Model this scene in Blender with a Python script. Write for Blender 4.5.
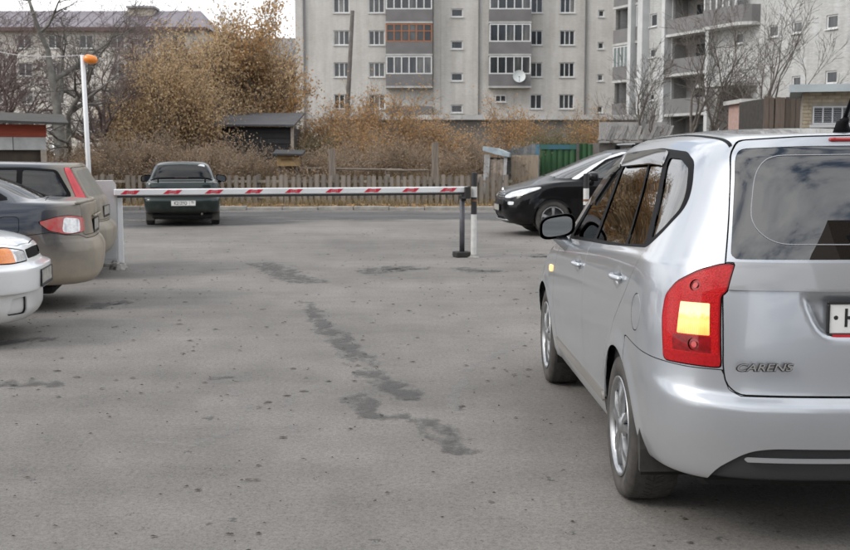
import bpy, math, random
import numpy as np
from mathutils import Vector, Matrix

for o in list(bpy.data.objects):
    bpy.data.objects.remove(o, do_unlink=True)
scene = bpy.context.scene
COL = scene.collection
R = math.radians
rng = random.Random(11)

# ------------------------------------------------------------------ camera
FPX, CAM_H, HORIZON = 1160.0, 1.57, 154.0          # focal length and horizon in photo pixels (850 x 550)
PITCH = math.atan((275.0 - HORIZON) / FPX)
cam_data = bpy.data.cameras.new('camera')
cam = bpy.data.objects.new('camera', cam_data)
COL.objects.link(cam)
cam.location = (0, 0, CAM_H)
cam.rotation_euler = (math.pi / 2 - PITCH, 0, 0)
cam_data.sensor_width = 36.0
cam_data.lens = 36.0 * FPX / 850.0
cam_data.clip_start = 0.05
cam_data.clip_end = 3000
cam_data.dof.use_dof = True
cam_data.dof.focus_distance = 6.5
cam_data.dof.aperture_fstop = 8.0
scene.camera = cam

# ------------------------------------------------------------------ sky, sun, exposure
SUN_EL, SUN_AZ = R(38), R(246)                     # from the left and behind, spread by cloud
world = bpy.data.worlds.new('World')
scene.world = world
world.use_nodes = True
wt = world.node_tree
wt.nodes.clear()
w_out = wt.nodes.new('ShaderNodeOutputWorld')
w_bg = wt.nodes.new('ShaderNodeBackground')
sky = wt.nodes.new('ShaderNodeTexSky')
sky.sky_type = 'NISHITA'
sky.sun_disc = False
sky.sun_elevation = SUN_EL
sky.sun_rotation = SUN_AZ
sky.dust_density = 4.0
w_tc = wt.nodes.new('ShaderNodeTexCoord')
w_map = wt.nodes.new('ShaderNodeMapping')
w_map.inputs['Location'].default_value = (0.35, 0.10, 0.2)
w_map.inputs['Scale'].default_value = (1.0, 1.0, 2.6)
w_n = wt.nodes.new('ShaderNodeTexNoise')
w_n.inputs['Scale'].default_value = 3.2
w_n.inputs['Detail'].default_value = 7
w_n.inputs['Roughness'].default_value = 0.55
w_r = wt.nodes.new('ShaderNodeValToRGB')            # broken grey stratus over the whole sky
w_r.color_ramp.elements[0].position = 0.37
w_r.color_ramp.elements[0].color = (2.2, 2.9, 4.1, 1)
w_r.color_ramp.elements[1].position = 0.62
w_r.color_ramp.elements[1].color = (13.2, 13.2, 13.2, 1)
_e = w_r.color_ramp.elements.new(0.46)
_e.color = (9.6, 9.8, 10.2, 1)
w_mix = wt.nodes.new('ShaderNodeMix')
w_mix.data_type = 'RGBA'
w_mix.inputs['Factor'].default_value = 0.90
wt.links.new(w_tc.outputs['Generated'], w_map.inputs['Vector'])
wt.links.new(w_map.outputs['Vector'], w_n.inputs['Vector'])
wt.links.new(w_n.outputs['Fac'], w_r.inputs['Fac'])
wt.links.new(sky.outputs['Color'], w_mix.inputs['A'])
wt.links.new(w_r.outputs['Color'], w_mix.inputs['B'])
wt.links.new(w_mix.outputs['Result'], w_bg.inputs['Color'])
w_bg.inputs['Strength'].default_value = 0.097
wt.links.new(w_bg.outputs['Background'], w_out.inputs['Surface'])

sun_d = bpy.data.lights.new('sun', 'SUN')
sun_d.energy = 0.95
sun_d.angle = R(20)
sun_d.color = (1.0, 0.96, 0.90)
sun = bpy.data.objects.new('sun', sun_d)
COL.objects.link(sun)
_sd = Vector((math.sin(SUN_AZ) * math.cos(SUN_EL), math.cos(SUN_AZ) * math.cos(SUN_EL), math.sin(SUN_EL)))
sun.rotation_euler = _sd.to_track_quat('Z', 'Y').to_euler()
sun.location = (0, -5, 40)

vs = scene.view_settings
vs.view_transform = 'Standard'
vs.look = 'None'
vs.gamma = 1.0
vs.use_curve_mapping = False
vs.exposure = 0.58
scene.render.film_transparent = False
try:
    scene.cycles.use_denoising = True
    scene.cycles.denoiser = 'OPENIMAGEDENOISE'
    scene.cycles.max_bounces = 8
    scene.cycles.transparent_max_bounces = 24
    scene.cycles.caustics_reflective = False
    scene.cycles.caustics_refractive = False
except Exception:
    pass

# ------------------------------------------------------------------ pixel helpers (a pixel gives a direction; depth comes from what it touches)
def ray(px, py):
    cx, cy = (px - 425.0) / FPX, -(py - 275.0) / FPX
    c, s = math.cos(PITCH), math.sin(PITCH)
    return Vector((cx, c + cy * s, -s + cy * c))
def at(px, py, Y):
    d = ray(px, py)
    t = Y / d.y
    return Vector((d.x * t, Y, CAM_H + d.z * t))
def gp(px, py, z=0.0):
    d = ray(px, py)
    t = (z - CAM_H) / d.z
    return Vector((d.x * t, d.y * t, z))

# ------------------------------------------------------------------ materials
_M = {}
def ramp_node(nt, stops, interp='LINEAR'):
    r = nt.nodes.new('ShaderNodeValToRGB')
    els = r.color_ramp.elements
    while len(els) < len(stops):
        els.new(0.5)
    for e, (p, c) in zip(els, stops):
        e.position = p
        e.color = (*c, 1) if len(c) == 3 else c
    r.color_ramp.interpolation = interp
    return r
def noise(nt, vec, scale, detail=4, rough=0.55):
    n = nt.nodes.new('ShaderNodeTexNoise')
    n.inputs['Scale'].default_value = scale
    n.inputs['Detail'].default_value = detail
    n.inputs['Roughness'].default_value = rough
    if vec is not None:
        nt.links.new(vec, n.inputs['Vector'])
    return n
def mixc(nt, fac, a, b, mode='MIX'):
    m = nt.nodes.new('ShaderNodeMix')
    m.data_type = 'RGBA'
    m.blend_type = mode
    for sock, v in (('Factor', fac), ('A', a), ('B', b)):
        if isinstance(v, (int, float)):
            m.inputs[sock].default_value = v
        elif isinstance(v, tuple):
            m.inputs[sock].default_value = (*v, 1) if len(v) == 3 else v
        else:
            nt.links.new(v, m.inputs[sock])
    return m.outputs['Result']
def math_node(nt, op, a, b=0.0, c=None, clamp=False):
    m = nt.nodes.new('ShaderNodeMath')
    m.operation = op
    m.use_clamp = clamp
    for i, v in enumerate((a, b) if c is None else (a, b, c)):
        if isinstance(v, (int, float)):
            m.inputs[i].default_value = v
        else:
            nt.links.new(v, m.inputs[i])
    return m.outputs[0]
def new_mat(name):
    m = bpy.data.materials.new(name)
    m.use_nodes = True
    nt = m.node_tree
    return m, nt, nt.nodes['Principled BSDF']
def mat(name, col, rough=0.6, metal=0.0, var=0.0, scale=6.0, col2=None, bump=0.0, bscale=40.0, coat=0.0, spec=0.5,
        stretch=None, emit=None, per_object=0.0):
    if name in _M:
        return _M[name]
    m, nt, b = new_mat(name)
    b.inputs['Roughness'].default_value = rough
    b.inputs['Metallic'].default_value = metal
    b.inputs['Specular IOR Level'].default_value = spec
    b.inputs['Coat Weight'].default_value = coat
    b.inputs['Coat Roughness'].default_value = 0.04
    tc = nt.nodes.new('ShaderNodeTexCoord')
    vec = tc.outputs['Object']
    if stretch:
        mp = nt.nodes.new('ShaderNodeMapping')
        mp.inputs['Scale'].default_value = stretch
        nt.links.new(vec, mp.inputs['Vector'])
        vec = mp.outputs['Vector']
    c_out = None
    if var > 0 or col2:
        n = noise(nt, vec, scale, 5)
        c2 = col2 if col2 else tuple(max(0, c * (1 - var)) for c in col)
        r = ramp_node(nt, [(0.36, c2), (0.64, col)])
        nt.links.new(n.outputs['Fac'], r.inputs['Fac'])
        c_out = r.outputs['Color']
    if per_object > 0:
        oi = nt.nodes.new('ShaderNodeObjectInfo')
        v = math_node(nt, 'MULTIPLY_ADD', oi.outputs['Random'], 2 * per_object, 1 - per_object)
        h = nt.nodes.new('ShaderNodeHueSaturation')
        nt.links.new(v, h.inputs['Value'])
        if c_out is not None:
            nt.links.new(c_out, h.inputs['Color'])
        else:
            h.inputs['Color'].default_value = (*col, 1)
        c_out = h.outputs['Color']
    if c_out is not None:
        nt.links.new(c_out, b.inputs['Base Color'])
    else:
        b.inputs['Base Color'].default_value = (*col, 1)
    if bump > 0:
        n2 = noise(nt, vec, bscale, 4)
        bp = nt.nodes.new('ShaderNodeBump')
        bp.inputs['Strength'].default_value = bump
        bp.inputs['Distance'].default_value = 0.02
        nt.links.new(n2.outputs['Fac'], bp.inputs['Height'])
        nt.links.new(bp.outputs['Normal'], b.inputs['Normal'])
    if emit:
        b.inputs['Emission Color'].default_value = (*emit[0], 1)
        b.inputs['Emission Strength'].default_value = emit[1]
    _M[name] = m
    return m
def glass_mat(name, tint, refl=1.0, rough=0.0, ior=1.6):
    if name in _M:
        return _M[name]
    m = bpy.data.materials.new(name)
    m.use_nodes = True
    nt = m.node_tree
    nt.nodes.clear()
    out = nt.nodes.new('ShaderNodeOutputMaterial')
    tr = nt.nodes.new('ShaderNodeBsdfTransparent')
    tr.inputs['Color'].default_value = (*tint, 1)
    gl = nt.nodes.new('ShaderNodeBsdfGlossy')
    gl.inputs['Roughness'].default_value = rough
    gl.inputs['Color'].default_value = (refl, refl, refl, 1)
    fr = nt.nodes.new('ShaderNodeFresnel')
    fr.inputs['IOR'].default_value = ior
    f2 = math_node(nt, 'MULTIPLY_ADD', fr.outputs['Fac'], 1.0, 0.05, clamp=True)
    mx = nt.nodes.new('ShaderNodeMixShader')
    nt.links.new(f2, mx.inputs['Fac'])
    nt.links.new(tr.outputs[0], mx.inputs[1])
    nt.links.new(gl.outputs[0], mx.inputs[2])
    nt.links.new(mx.outputs[0], out.inputs['Surface'])
    _M[name] = m
    return m
def paint(name, col, metal=0.55, rough=0.34, coat=1.0, spec=0.5, dirt=None, dirt_h=0.55, dirt_amt=0.7, rear_dirt=None):
    """car paint under a clear coat; dirt is road film with its own uneven edge, thickest low on the body"""
    if name in _M:
        return _M[name]
    m, nt, b = new_mat(name)
    b.inputs['Metallic'].default_value = metal
    b.inputs['Roughness'].default_value = rough
    b.inputs['Coat Weight'].default_value = coat
    b.inputs['Specular IOR Level'].default_value = spec
    b.inputs['Coat Roughness'].default_value = 0.05
    b.inputs['Base Color'].default_value = (*col, 1)
    if dirt:
        tc = nt.nodes.new('ShaderNodeTexCoord')
        sp = nt.nodes.new('ShaderNodeSeparateXYZ')
        nt.links.new(tc.outputs['Object'], sp.inputs[0])
        n = noise(nt, tc.outputs['Object'], 3.5, 6, 0.6)
        h = math_node(nt, 'MULTIPLY_ADD', n.outputs['Fac'], 0.5, sp.outputs['Z'])
        fac = math_node(nt, 'MULTIPLY_ADD', h, -1.0 / 0.5, (dirt_h + 0.5) / 0.5, clamp=True)
        if rear_dirt is not None:
            g = math_node(nt, 'MULTIPLY_ADD', sp.outputs['X'], -1.0 / 0.45, (rear_dirt + 0.45) / 0.45, clamp=True)
            n3 = noise(nt, tc.outputs['Object'], 2.2, 4, 0.6)
            g = math_node(nt, 'MULTIPLY', g, math_node(nt, 'MULTIPLY_ADD', n3.outputs['Fac'], 1.4, 0.25, clamp=True))
            fac = math_node(nt, 'MAXIMUM', fac, g)
        fac = math_node(nt, 'MULTIPLY', fac, dirt_amt)
        cc = mixc(nt, fac, col, dirt)
        nt.links.new(cc, b.inputs['Base Color'])
        nt.links.new(math_node(nt, 'MULTIPLY_ADD', fac, -metal, metal), b.inputs['Metallic'])
        nt.links.new(math_node(nt, 'MULTIPLY_ADD', fac, 0.8 - rough, rough), b.inputs['Roughness'])
        nt.links.new(math_node(nt, 'MULTIPLY_ADD', fac, -coat, coat), b.inputs['Coat Weight'])
    _M[name] = m
    return m

# ------------------------------------------------------------------ object helpers
def link(o, parent=None):
    COL.objects.link(o)
    if parent is not None:
        o.parent = parent
    return o
def tag(o, label=None, cat=None, group=None, kind=None):
    if label: o['label'] = label
    if cat: o['category'] = cat
    if group: o['group'] = group
    if kind: o['kind'] = kind
    return o
def empty(name, loc=(0, 0, 0), rz=0.0, parent=None):
    o = bpy.data.objects.new(name, None)
    o.empty_display_size = 0.2
    link(o, parent)
    o.location = loc
    o.rotation_euler = (0, 0, rz)
    return o
def mesh_obj(name, verts, faces, m, parent=None, smooth=False, loc=None):
    me = bpy.data.meshes.new(name)
    me.from_pydata([tuple(v) for v in verts], [], [tuple(f) for f in faces])
    if m is not None:
        me.materials.append(m)
    if smooth:
        me.polygons.foreach_set('use_smooth', [True] * len(me.polygons))
    me.update()
    o = bpy.data.objects.new(name, me)
    link(o, parent)
    if loc is not None:
        o.location = loc
    return o
def copy_obj(src, parent=None, loc=None, rz=None, scale=None):
    c = src.copy()
    COL.objects.link(c)
    c.parent = parent
    if loc is not None: c.location = loc
    if rz is not None: c.rotation_euler = (c.rotation_euler[0], c.rotation_euler[1], rz)
    if scale is not None: c.scale = scale
    return c

class MB:
    """collects simple solids into one mesh"""
    def __init__(self):
        self.v, self.f = [], []
    def add(self, vs_, fs_):
        n = len(self.v)
        self.v += [tuple(v) for v in vs_]
        self.f += [tuple(i + n for i in f) for f in fs_]
        return self
    def box(self, x0, x1, y0, y1, z0, z1, bev=0.0):
        if bev <= 0:
            v = [(x, y, z) for z in (z0, z1) for y in (y0, y1) for x in (x0, x1)]
            f = [(0, 2, 3, 1), (4, 5, 7, 6), (0, 1, 5, 4), (2, 6, 7, 3), (0, 4, 6, 2), (1, 3, 7, 5)]
            return self.add(v, f)
        b = min(bev, (x1 - x0) * .49, (y1 - y0) * .49, (z1 - z0) * .49)
        rings = []
        for (i, z) in ((b, z0), (0, z0 + b), (0, z1 - b), (b, z1)):
            X0, X1, Y0, Y1 = x0 + i, x1 - i, y0 + i, y1 - i
            rings.append([(X0 + b, Y0, z), (X1 - b, Y0, z), (X1, Y0 + b, z), (X1, Y1 - b, z),
                          (X1 - b, Y1, z), (X0 + b, Y1, z), (X0, Y1 - b, z), (X0, Y0 + b, z)])
        v = [p for r_ in rings for p in r_]
        f = [tuple(range(7, -1, -1)), tuple(range(24, 32))]
        for k in range(3):
            for i in range(8):
                j = (i + 1) % 8
                f.append((k * 8 + i, k * 8 + j, k * 8 + 8 + j, k * 8 + 8 + i))
        return self.add(v, f)
    def tube(self, p0, p1, r0, r1=None, n=8, caps=True):
        return self.chain([p0, p1], [r0, r0 if r1 is None else r1], n, caps)
    def chain(self, pts, rad, n=8, caps=True):
        pts = [Vector(p) for p in pts]
        base = len(self.v)
        prev = None
        for i, p in enumerate(pts):
            d = (pts[min(i + 1, len(pts) - 1)] - pts[max(i - 1, 0)])
            d = d.normalized() if d.length > 1e-9 else Vector((0, 0, 1))
            if prev is None:
                a = d.orthogonal().normalized()
            else:
                a = (prev - d * prev.dot(d))
                a = a.normalized() if a.length > 1e-6 else d.orthogonal().normalized()
            prev = a
            b = d.cross(a)
            for k in range(n):
                t = 2 * math.pi * k / n
                self.v.append(tuple(p + (a * math.cos(t) + b * math.sin(t)) * rad[i]))
        for i in range(len(pts) - 1):
            for k in range(n):
                k2 = (k + 1) % n
                self.f.append((base + i * n + k, base + i * n + k2, base + (i + 1) * n + k2, base + (i + 1) * n + k))
        if caps:
            self.f.append(tuple(base + k for k in range(n - 1, -1, -1)))
            self.f.append(tuple(base + (len(pts) - 1) * n + k for k in range(n)))
        return self
    def lathe(self, prof, n=32, axis='y', center=(0, 0, 0), closed=False):
        """prof: (radius, along) pairs turned round an axis"""
        base = len(self.v)
        for (r_, a) in prof:
            for k in range(n):
                t = 2 * math.pi * k / n
                c, s = r_ * math.cos(t), r_ * math.sin(t)
                p = (c, a, s) if axis == 'y' else (c, s, a)
                self.v.append((p[0] + center[0], p[1] + center[1], p[2] + center[2]))
        m = len(prof)
        for i in range(m if closed else m - 1):
            j = (i + 1) % m
            for k in range(n):
                k2 = (k + 1) % n
                self.f.append((base + i * n + k, base + i * n + k2, base + j * n + k2, base + j * n + k))
        return self
    def prism(self, poly, a0, a1, axis='y'):
        """poly in the two other axes, extruded from a0 to a1"""
        n = len(poly)
        def P(p, a):
            return {'y': (p[0], a, p[1]), 'x': (a, p[0], p[1]), 'z': (p[0], p[1], a)}[axis]
        v = [P(p, a0) for p in poly] + [P(p, a1) for p in poly]
        f = [tuple(range(n)), tuple(range(2 * n - 1, n - 1, -1))]
        for i in range(n):
            j = (i + 1) % n
            f.append((i, n + i, n + j, j))
        return self.add(v, f)
    def build(self, name, m, parent=None, smooth=False, loc=None):
        return mesh_obj(name, self.v, self.f, m, parent, smooth, loc)
def xform(verts, mtx):
    return [tuple(mtx @ Vector(v)) for v in verts]
def text_mesh(body, size, depth, m, name, parent, mtx, sx=1.0, shear=0.0, weight=0.0):
    cu = bpy.data.curves.new(name, 'FONT')
    cu.body = body
    cu.size = size
    cu.extrude = depth
    cu.shear = shear
    cu.offset = weight
    cu.align_x = 'CENTER'
    cu.align_y = 'CENTER'
    cu.resolution_u = 3
    t = bpy.data.objects.new(name, cu)
    COL.objects.link(t)
    dg = bpy.context.evaluated_depsgraph_get()
    me = bpy.data.meshes.new_from_object(t.evaluated_get(dg))
    bpy.data.objects.remove(t, do_unlink=True)
    me.materials.clear()
    me.materials.append(m)
    me.transform(mtx @ Matrix.Diagonal((sx, 1, 1, 1)))
    o = bpy.data.objects.new(name, me)
    return link(o, parent)
# ------------------------------------------------------------------ ground, kerb, stains
def asphalt_mat(name, light, dark, specks=True, bias=0.0):
    m, nt, b = new_mat(name)
    tc = nt.nodes.new('ShaderNodeTexCoord')
    v = tc.outputs['Object']
    n1 = noise(nt, v, .28, 6, .65)
    n2 = noise(nt, v, 2.3, 6, .65)
    n3 = noise(nt, v, 95, 4, .8)
    mp = nt.nodes.new('ShaderNodeMapping')
    mp.inputs['Scale'].default_value = (.25, 2.2, 1)
    mp.inputs['Rotation'].default_value = (0, 0, R(8))
    nt.links.new(v, mp.inputs['Vector'])
    n4 = noise(nt, mp.outputs['Vector'], 1.2, 5, .6)
    f = math_node(nt, 'MULTIPLY_ADD', n1.outputs['Fac'], .75, bias - .10)
    f = math_node(nt, 'MULTIPLY_ADD', n2.outputs['Fac'], .25, f)
    f = math_node(nt, 'MULTIPLY_ADD', n4.outputs['Fac'], .14, math_node(nt, 'ADD', f, .08))
    r = ramp_node(nt, [(.42, dark), (.66, light)])
    nt.links.new(f, r.inputs['Fac'])
    n5 = noise(nt, v, 38, 5, .75)
    gm_ = math_node(nt, 'MULTIPLY_ADD', n5.outputs['Fac'], .45, math_node(nt, 'MULTIPLY', n3.outputs['Fac'], .55))
    g = ramp_node(nt, [(.36, (.42, .41, .40)), (.50, (1.0, 1.0, 1.0)), (.64, (1.50, 1.48, 1.45))])
    nt.links.new(gm_, g.inputs['Fac'])
    col = mixc(nt, .85, r.outputs['Color'], g.outputs['Color'], 'MULTIPLY')
    if specks:                                            # tar spots and damp flecks
        for (sc, th, amt, st) in ((2.8, .085, .6, 1.6), (5.5, .13, .6, 1.5), (12.0, .20, .55, 1.3), (1.3, .04, .55, 1.8)):
            mp2 = nt.nodes.new('ShaderNodeMapping')
            mp2.inputs['Scale'].default_value = (1.0, 1.0 / st * 1.2, 1)
            mp2.inputs['Location'].default_value = (sc, sc * 2, 0)
            nt.links.new(v, mp2.inputs['Vector'])
            wob = noise(nt, mp2.outputs['Vector'], sc * 5, 3)
            vv = mixc(nt, .12, mp2.outputs['Vector'], wob.outputs['Color'])
            vo = nt.nodes.new('ShaderNodeTexVoronoi')
            vo.inputs['Scale'].default_value = sc
            vo.inputs['Randomness'].default_value = 1.0
            nt.links.new(vv, vo.inputs['Vector'])
            sepc = nt.nodes.new('ShaderNodeSeparateColor')
            nt.links.new(vo.outputs['Color'], sepc.inputs[0])
            size = math_node(nt, 'MULTIPLY', sepc.outputs[0], th)
            d = math_node(nt, 'SUBTRACT', vo.outputs['Distance'], size)
            k = math_node(nt, 'MULTIPLY_ADD', d, -40.0, .2, clamp=True)
            k = math_node(nt, 'MULTIPLY', k, math_node(nt, 'GREATER_THAN', sepc.outputs[1], .35))
            k = math_node(nt, 'MULTIPLY', k, amt)
            col = mixc(nt, k, col, (.045, .043, .042))
    nt.links.new(col, b.inputs['Base Color'])
    b.inputs['Roughness'].default_value = .88
    b.inputs['Specular IOR Level'].default_value = .3
    bp = nt.nodes.new('ShaderNodeBump')
    bp.inputs['Strength'].default_value = .35
    bp.inputs['Distance'].default_value = .006
    nt.links.new(n3.outputs['Fac'], bp.inputs['Height'])
    nt.links.new(bp.outputs['Normal'], b.inputs['Normal'])
    return m
def stain_mat(name, col, amt, scale=3.0, lo=-.10, hi=.40, stretch=(1, 1, 1), soft=.32):
    """patch whose edge is broken by noise; vertex attribute edge is 0 at the rim"""
    m = bpy.data.materials.new(name)
    m.use_nodes = True
    nt = m.node_tree
    nt.nodes.clear()
    out = nt.nodes.new('ShaderNodeOutputMaterial')
    tr = nt.nodes.new('ShaderNodeBsdfTransparent')
    pb = nt.nodes.new('ShaderNodeBsdfPrincipled')
    pb.inputs['Roughness'].default_value = .75
    tc = nt.nodes.new('ShaderNodeTexCoord')
    mp = nt.nodes.new('ShaderNodeMapping')
    mp.inputs['Scale'].default_value = stretch
    nt.links.new(tc.outputs['Object'], mp.inputs['Vector'])
    n3 = noise(nt, tc.outputs['Object'], 90, 3, .7)
    g = ramp_node(nt, [(.3, tuple(c*.7 for c in col)), (.7, tuple(c*1.25 for c in col))])
    nt.links.new(n3.outputs['Fac'], g.inputs['Fac'])
    nt.links.new(g.outputs['Color'], pb.inputs['Base Color'])
    at_ = nt.nodes.new('ShaderNodeAttribute')
    at_.attribute_name = 'edge'
    n = noise(nt, mp.outputs['Vector'], scale, 7, .68)
    f = math_node(nt, 'MULTIPLY_ADD', n.outputs['Fac'], 2.4, math_node(nt, 'MULTIPLY_ADD', at_.outputs['Fac'], hi, -1.2 + lo))
    k = math_node(nt, 'MULTIPLY', f, 1.0/soft, clamp=True)
    k = math_node(nt, 'MULTIPLY', k, amt)
    mx = nt.nodes.new('ShaderNodeMixShader')
    nt.links.new(k, mx.inputs['Fac'])
    nt.links.new(tr.outputs[0], mx.inputs[1])
    nt.links.new(pb.outputs[0], mx.inputs[2])
    nt.links.new(mx.outputs[0], out.inputs['Surface'])
    return m
def strip_sheet(name, pts, widths, m, z=.004, kind='structure', na=8):
    """a sheet along a ground path"""
    P = [Vector((p[0], p[1], 0)) for p in pts]
    # densify
    Q, W = [], []
    for i in range(len(P)-1):
        for k in range(10):
            t = k/10
            Q.append(P[i].lerp(P[i+1], t)); W.append(widths[i]*(1-t)+widths[i+1]*t)
    Q.append(P[-1]); W.append(widths[-1])
    verts, edge, faces = [], [], []
    n = len(Q)
    for i, q in enumerate(Q):
        d = (Q[min(i+1, n-1)] - Q[max(i-1, 0)]).normalized()
        s = Vector((-d.y, d.x, 0))
        te = min(1.0, min(i, n-1-i) / max(2.0, n*.12))
        for k in range(na+1):
            a = -1 + 2*k/na
            verts.append((q.x + s.x*a*W[i], q.y + s.y*a*W[i], z))
            edge.append((1-abs(a)**1.5)*te)
    for i in range(n-1):
        for k in range(na):
            j = i*(na+1)+k
            faces.append((j, j+1, j+na+2, j+na+1))
    o = mesh_obj(name, verts, faces, m)
    at_ = o.data.attributes.new('edge', 'FLOAT', 'POINT')
    at_.data.foreach_set('value', edge)
    return tag(o, kind=kind)
KERB_Y = 32.6
def ground():
    soil = mat('soil', (.17, .14, .105), .95, var=.5, scale=1.5, col2=(.10, .085, .06), bump=.5, bscale=12)
    mb = MB(); mb.add([(-900, -300, -.02), (900, -300, -.02), (900, 1500, -.02), (-900, 1500, -.02)], [(0, 1, 2, 3)])
    tag(mb.build('ground', soil), kind='structure')
    asp = asphalt_mat('worn_asphalt', (.218, .206, .192), (.132, .125, .117))
    mb = MB(); mb.add([(-60, -60, 0), (60, -60, 0), (60, KERB_Y, 0), (-60, KERB_Y, 0)], [(0, 1, 2, 3)])
    tag(mb.build('parking_lot', asp), kind='structure')
    # bank behind the kerb
    mb = MB()
    nx, ny = 120, 6
    for j in range(ny+1):
        for i in range(nx+1):
            x = -60 + i; y = KERB_Y + .14 + j*.7
            mb.v.append((x, y, .06 + .05*j/ny + .05*rng.random()*(j > 0)))
    mb.f = [(j*(nx+1)+i, j*(nx+1)+i+1, (j+1)*(nx+1)+i+1, (j+1)*(nx+1)+i) for j in range(ny) for i in range(nx)]
    tag(mb.build('verge', soil, smooth=True), kind='structure')
    conc = mat('kerb_concrete', (.36, .345, .32), .9, var=.4, scale=4, col2=(.24, .23, .21), bump=.3)
    kerb = empty('kerb', (0, KERB_Y, 0))
    tag(kerb, kind='structure')
    proto = None
    x = -22.0
    while x < 22:
        if proto is None:
            mb = MB(); mb.box(0, .985, 0, .14, -.02, .10, .015)
            proto = mb.build('kerb_stone', conc, kerb); proto.location = (x, 0, 0)
        else:
            c = copy_obj(proto, kerb, (x, rng.uniform(-.012, .012), rng.uniform(-.015, .015)))
            c.rotation_euler = (0, rng.uniform(-.006, .006), rng.uniform(-.01, .01))
        x += 1.0
    # newer dark strip of asphalt along the far side
    dk = stain_mat('dark_asphalt', (.10, .10, .102), .85, 1.3, -.12, .85, (.30, .9, 1), .7)
    a, b = gp(236, 216), gp(500, 217)
    strip_sheet('asphalt_patch', [(-12, 29.6), (-4, 29.8), (0, 29.6), (5, 29.0), (14, 28.8)], [2.7, 2.6, 2.6, 2.5, 2.5], dk, .004)
    strip_sheet('asphalt_patch', [(-9.5, 26.4), (-6.0, 26.2), (-2.6, 27.0)], [1.5, 1.7, .9], dk, .008)
    # damp trail down the middle; two of the sheets paint car shadows
    damp_shade = stain_mat('damp_shade_asphalt', (.085, .082, .080), .55, 7.0, -.20, .50, (1, .6, 1))
    def path(ps, ws, m=damp_shade, z=.006):
        g = [gp(*p) for p in ps]
        strip_sheet('damp_shade_patch', [(q.x, q.y) for q in g], ws, m, z)
    path([(258, 262), (275, 268), (297, 280), (325, 284)], [.22, .36, .42, .25])
    path([(305, 300), (322, 325), (345, 345), (368, 372)], [.12, .15, .18, .16])
    path([(366, 368), (388, 385), (410, 404)], [.13, .20, .18])
    path([(418, 418), (440, 432), (472, 462)], [.12, .15, .10])
    path([(350, 393), (378, 418), (412, 416)], [.12, .16, .12])
    path([(362, 275), (395, 268), (428, 270)], [.25, .50, .30])
    path([(455, 267), (480, 272), (508, 271)], [.15, .3, .15])
    path([(535, 258), (548, 256), (560, 258)], [.3, .5, .3])
    path([(-20, 387), (25, 384), (70, 384)], [.15, .22, .10])
    path([(-10, 345), (30, 341), (62, 340)], [.2, .22, .12])  # shadow under the white hatchback's nose, painted as a dark sheet
    path([(85, 310), (115, 303), (140, 303)], [.2, .30, .15])  # saloon's shadow by its rear bumper, painted as a dark sheet
    path([(205, 378), (222, 378), (236, 377)], [.05, .09, .04])
    # pale scrubbed tyre arcs
    pale = stain_mat('scuffed_asphalt', (.30, .29, .28), .18, 9, -.1, .4)
    for (ps, w) in (([(456, 425), (455, 395), (468, 370), (500, 352), (530, 345)], .07), ([(300, 440), (285, 420), (290, 400), (330, 382)], .05),
                    ([(120, 440), (190, 447), (238, 430), (248, 405), (225, 385)], .05), ([(110, 268), (150, 272), (200, 269)], .35)):
        g = [gp(*p) for p in ps]
        strip_sheet('tyre_scuff', [(q.x, q.y) for q in g], [w]*len(g), pale, .005)
    # litter: leaf scraps and grit lying about
    mb = MB()
    r2 = random.Random(5)
    for k in range(1500):
        y = 2.5 + 22*r2.random()**1.3
        x = r2.uniform(-.42, .36)*(y+2)
        s = r2.uniform(.0025, .009)*(1 + 1.0*r2.random()**3)
        if y < 7: s *= .65
        a = r2.random()*6.28
        n = 6
        pts = [(x + s*(.5+1.2*r2.random())*math.cos(a+6.283*i/n)*1.9, y + s*(.6+.6*r2.random())*math.sin(a+6.283*i/n), .005+.004*r2.random()) for i in range(n)]
        mb.add(pts + [(x, y, .012)], [(i, (i+1) % n, n) for i in range(n)])
    tag(mb.build('leaf_litter', mat('litter_brown', (.085, .065, .048), .9, var=.6, scale=.7, col2=(.04, .035, .03))), 'dark leaf scraps and grit scattered over the asphalt', 'litter', kind='stuff')

def blades(name, label, spots, n, hmin, hmax, m, seed, spread=.25):
    r2 = np.random.default_rng(seed)
    V, F = [], []
    c = np.array(spots)[r2.integers(0, len(spots), n)]
    base = c + np.stack([r2.normal(0, spread, n), r2.normal(0, spread*.6, n), np.zeros(n)], 1)
    h = r2.uniform(hmin, hmax, n)
    a = r2.uniform(0, 6.283, n)
    w = r2.uniform(.004, .012, n)
    lean = r2.normal(0, .35, (n, 2))
    side = np.stack([np.cos(a)*w, np.sin(a)*w, np.zeros(n)], 1)
    mid = base + np.stack([lean[:, 0]*h*.3, lean[:, 1]*h*.3, h*.6], 1)
    tip = base + np.stack([lean[:, 0]*h, lean[:, 1]*h, h*.95], 1)
    V = np.concatenate([base-side, base+side, mid-side*.7, mid+side*.7, tip])
    i = np.arange(n)
    F = [tuple(q) for q in np.stack([i, i+n, i+3*n, i+2*n], 1)] + [tuple(q) for q in np.stack([i+2*n, i+3*n, i+4*n], 1)]
    o = mesh_obj(name, V, F, m)
    return tag(o, label, 'grass', kind='stuff')
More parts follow.
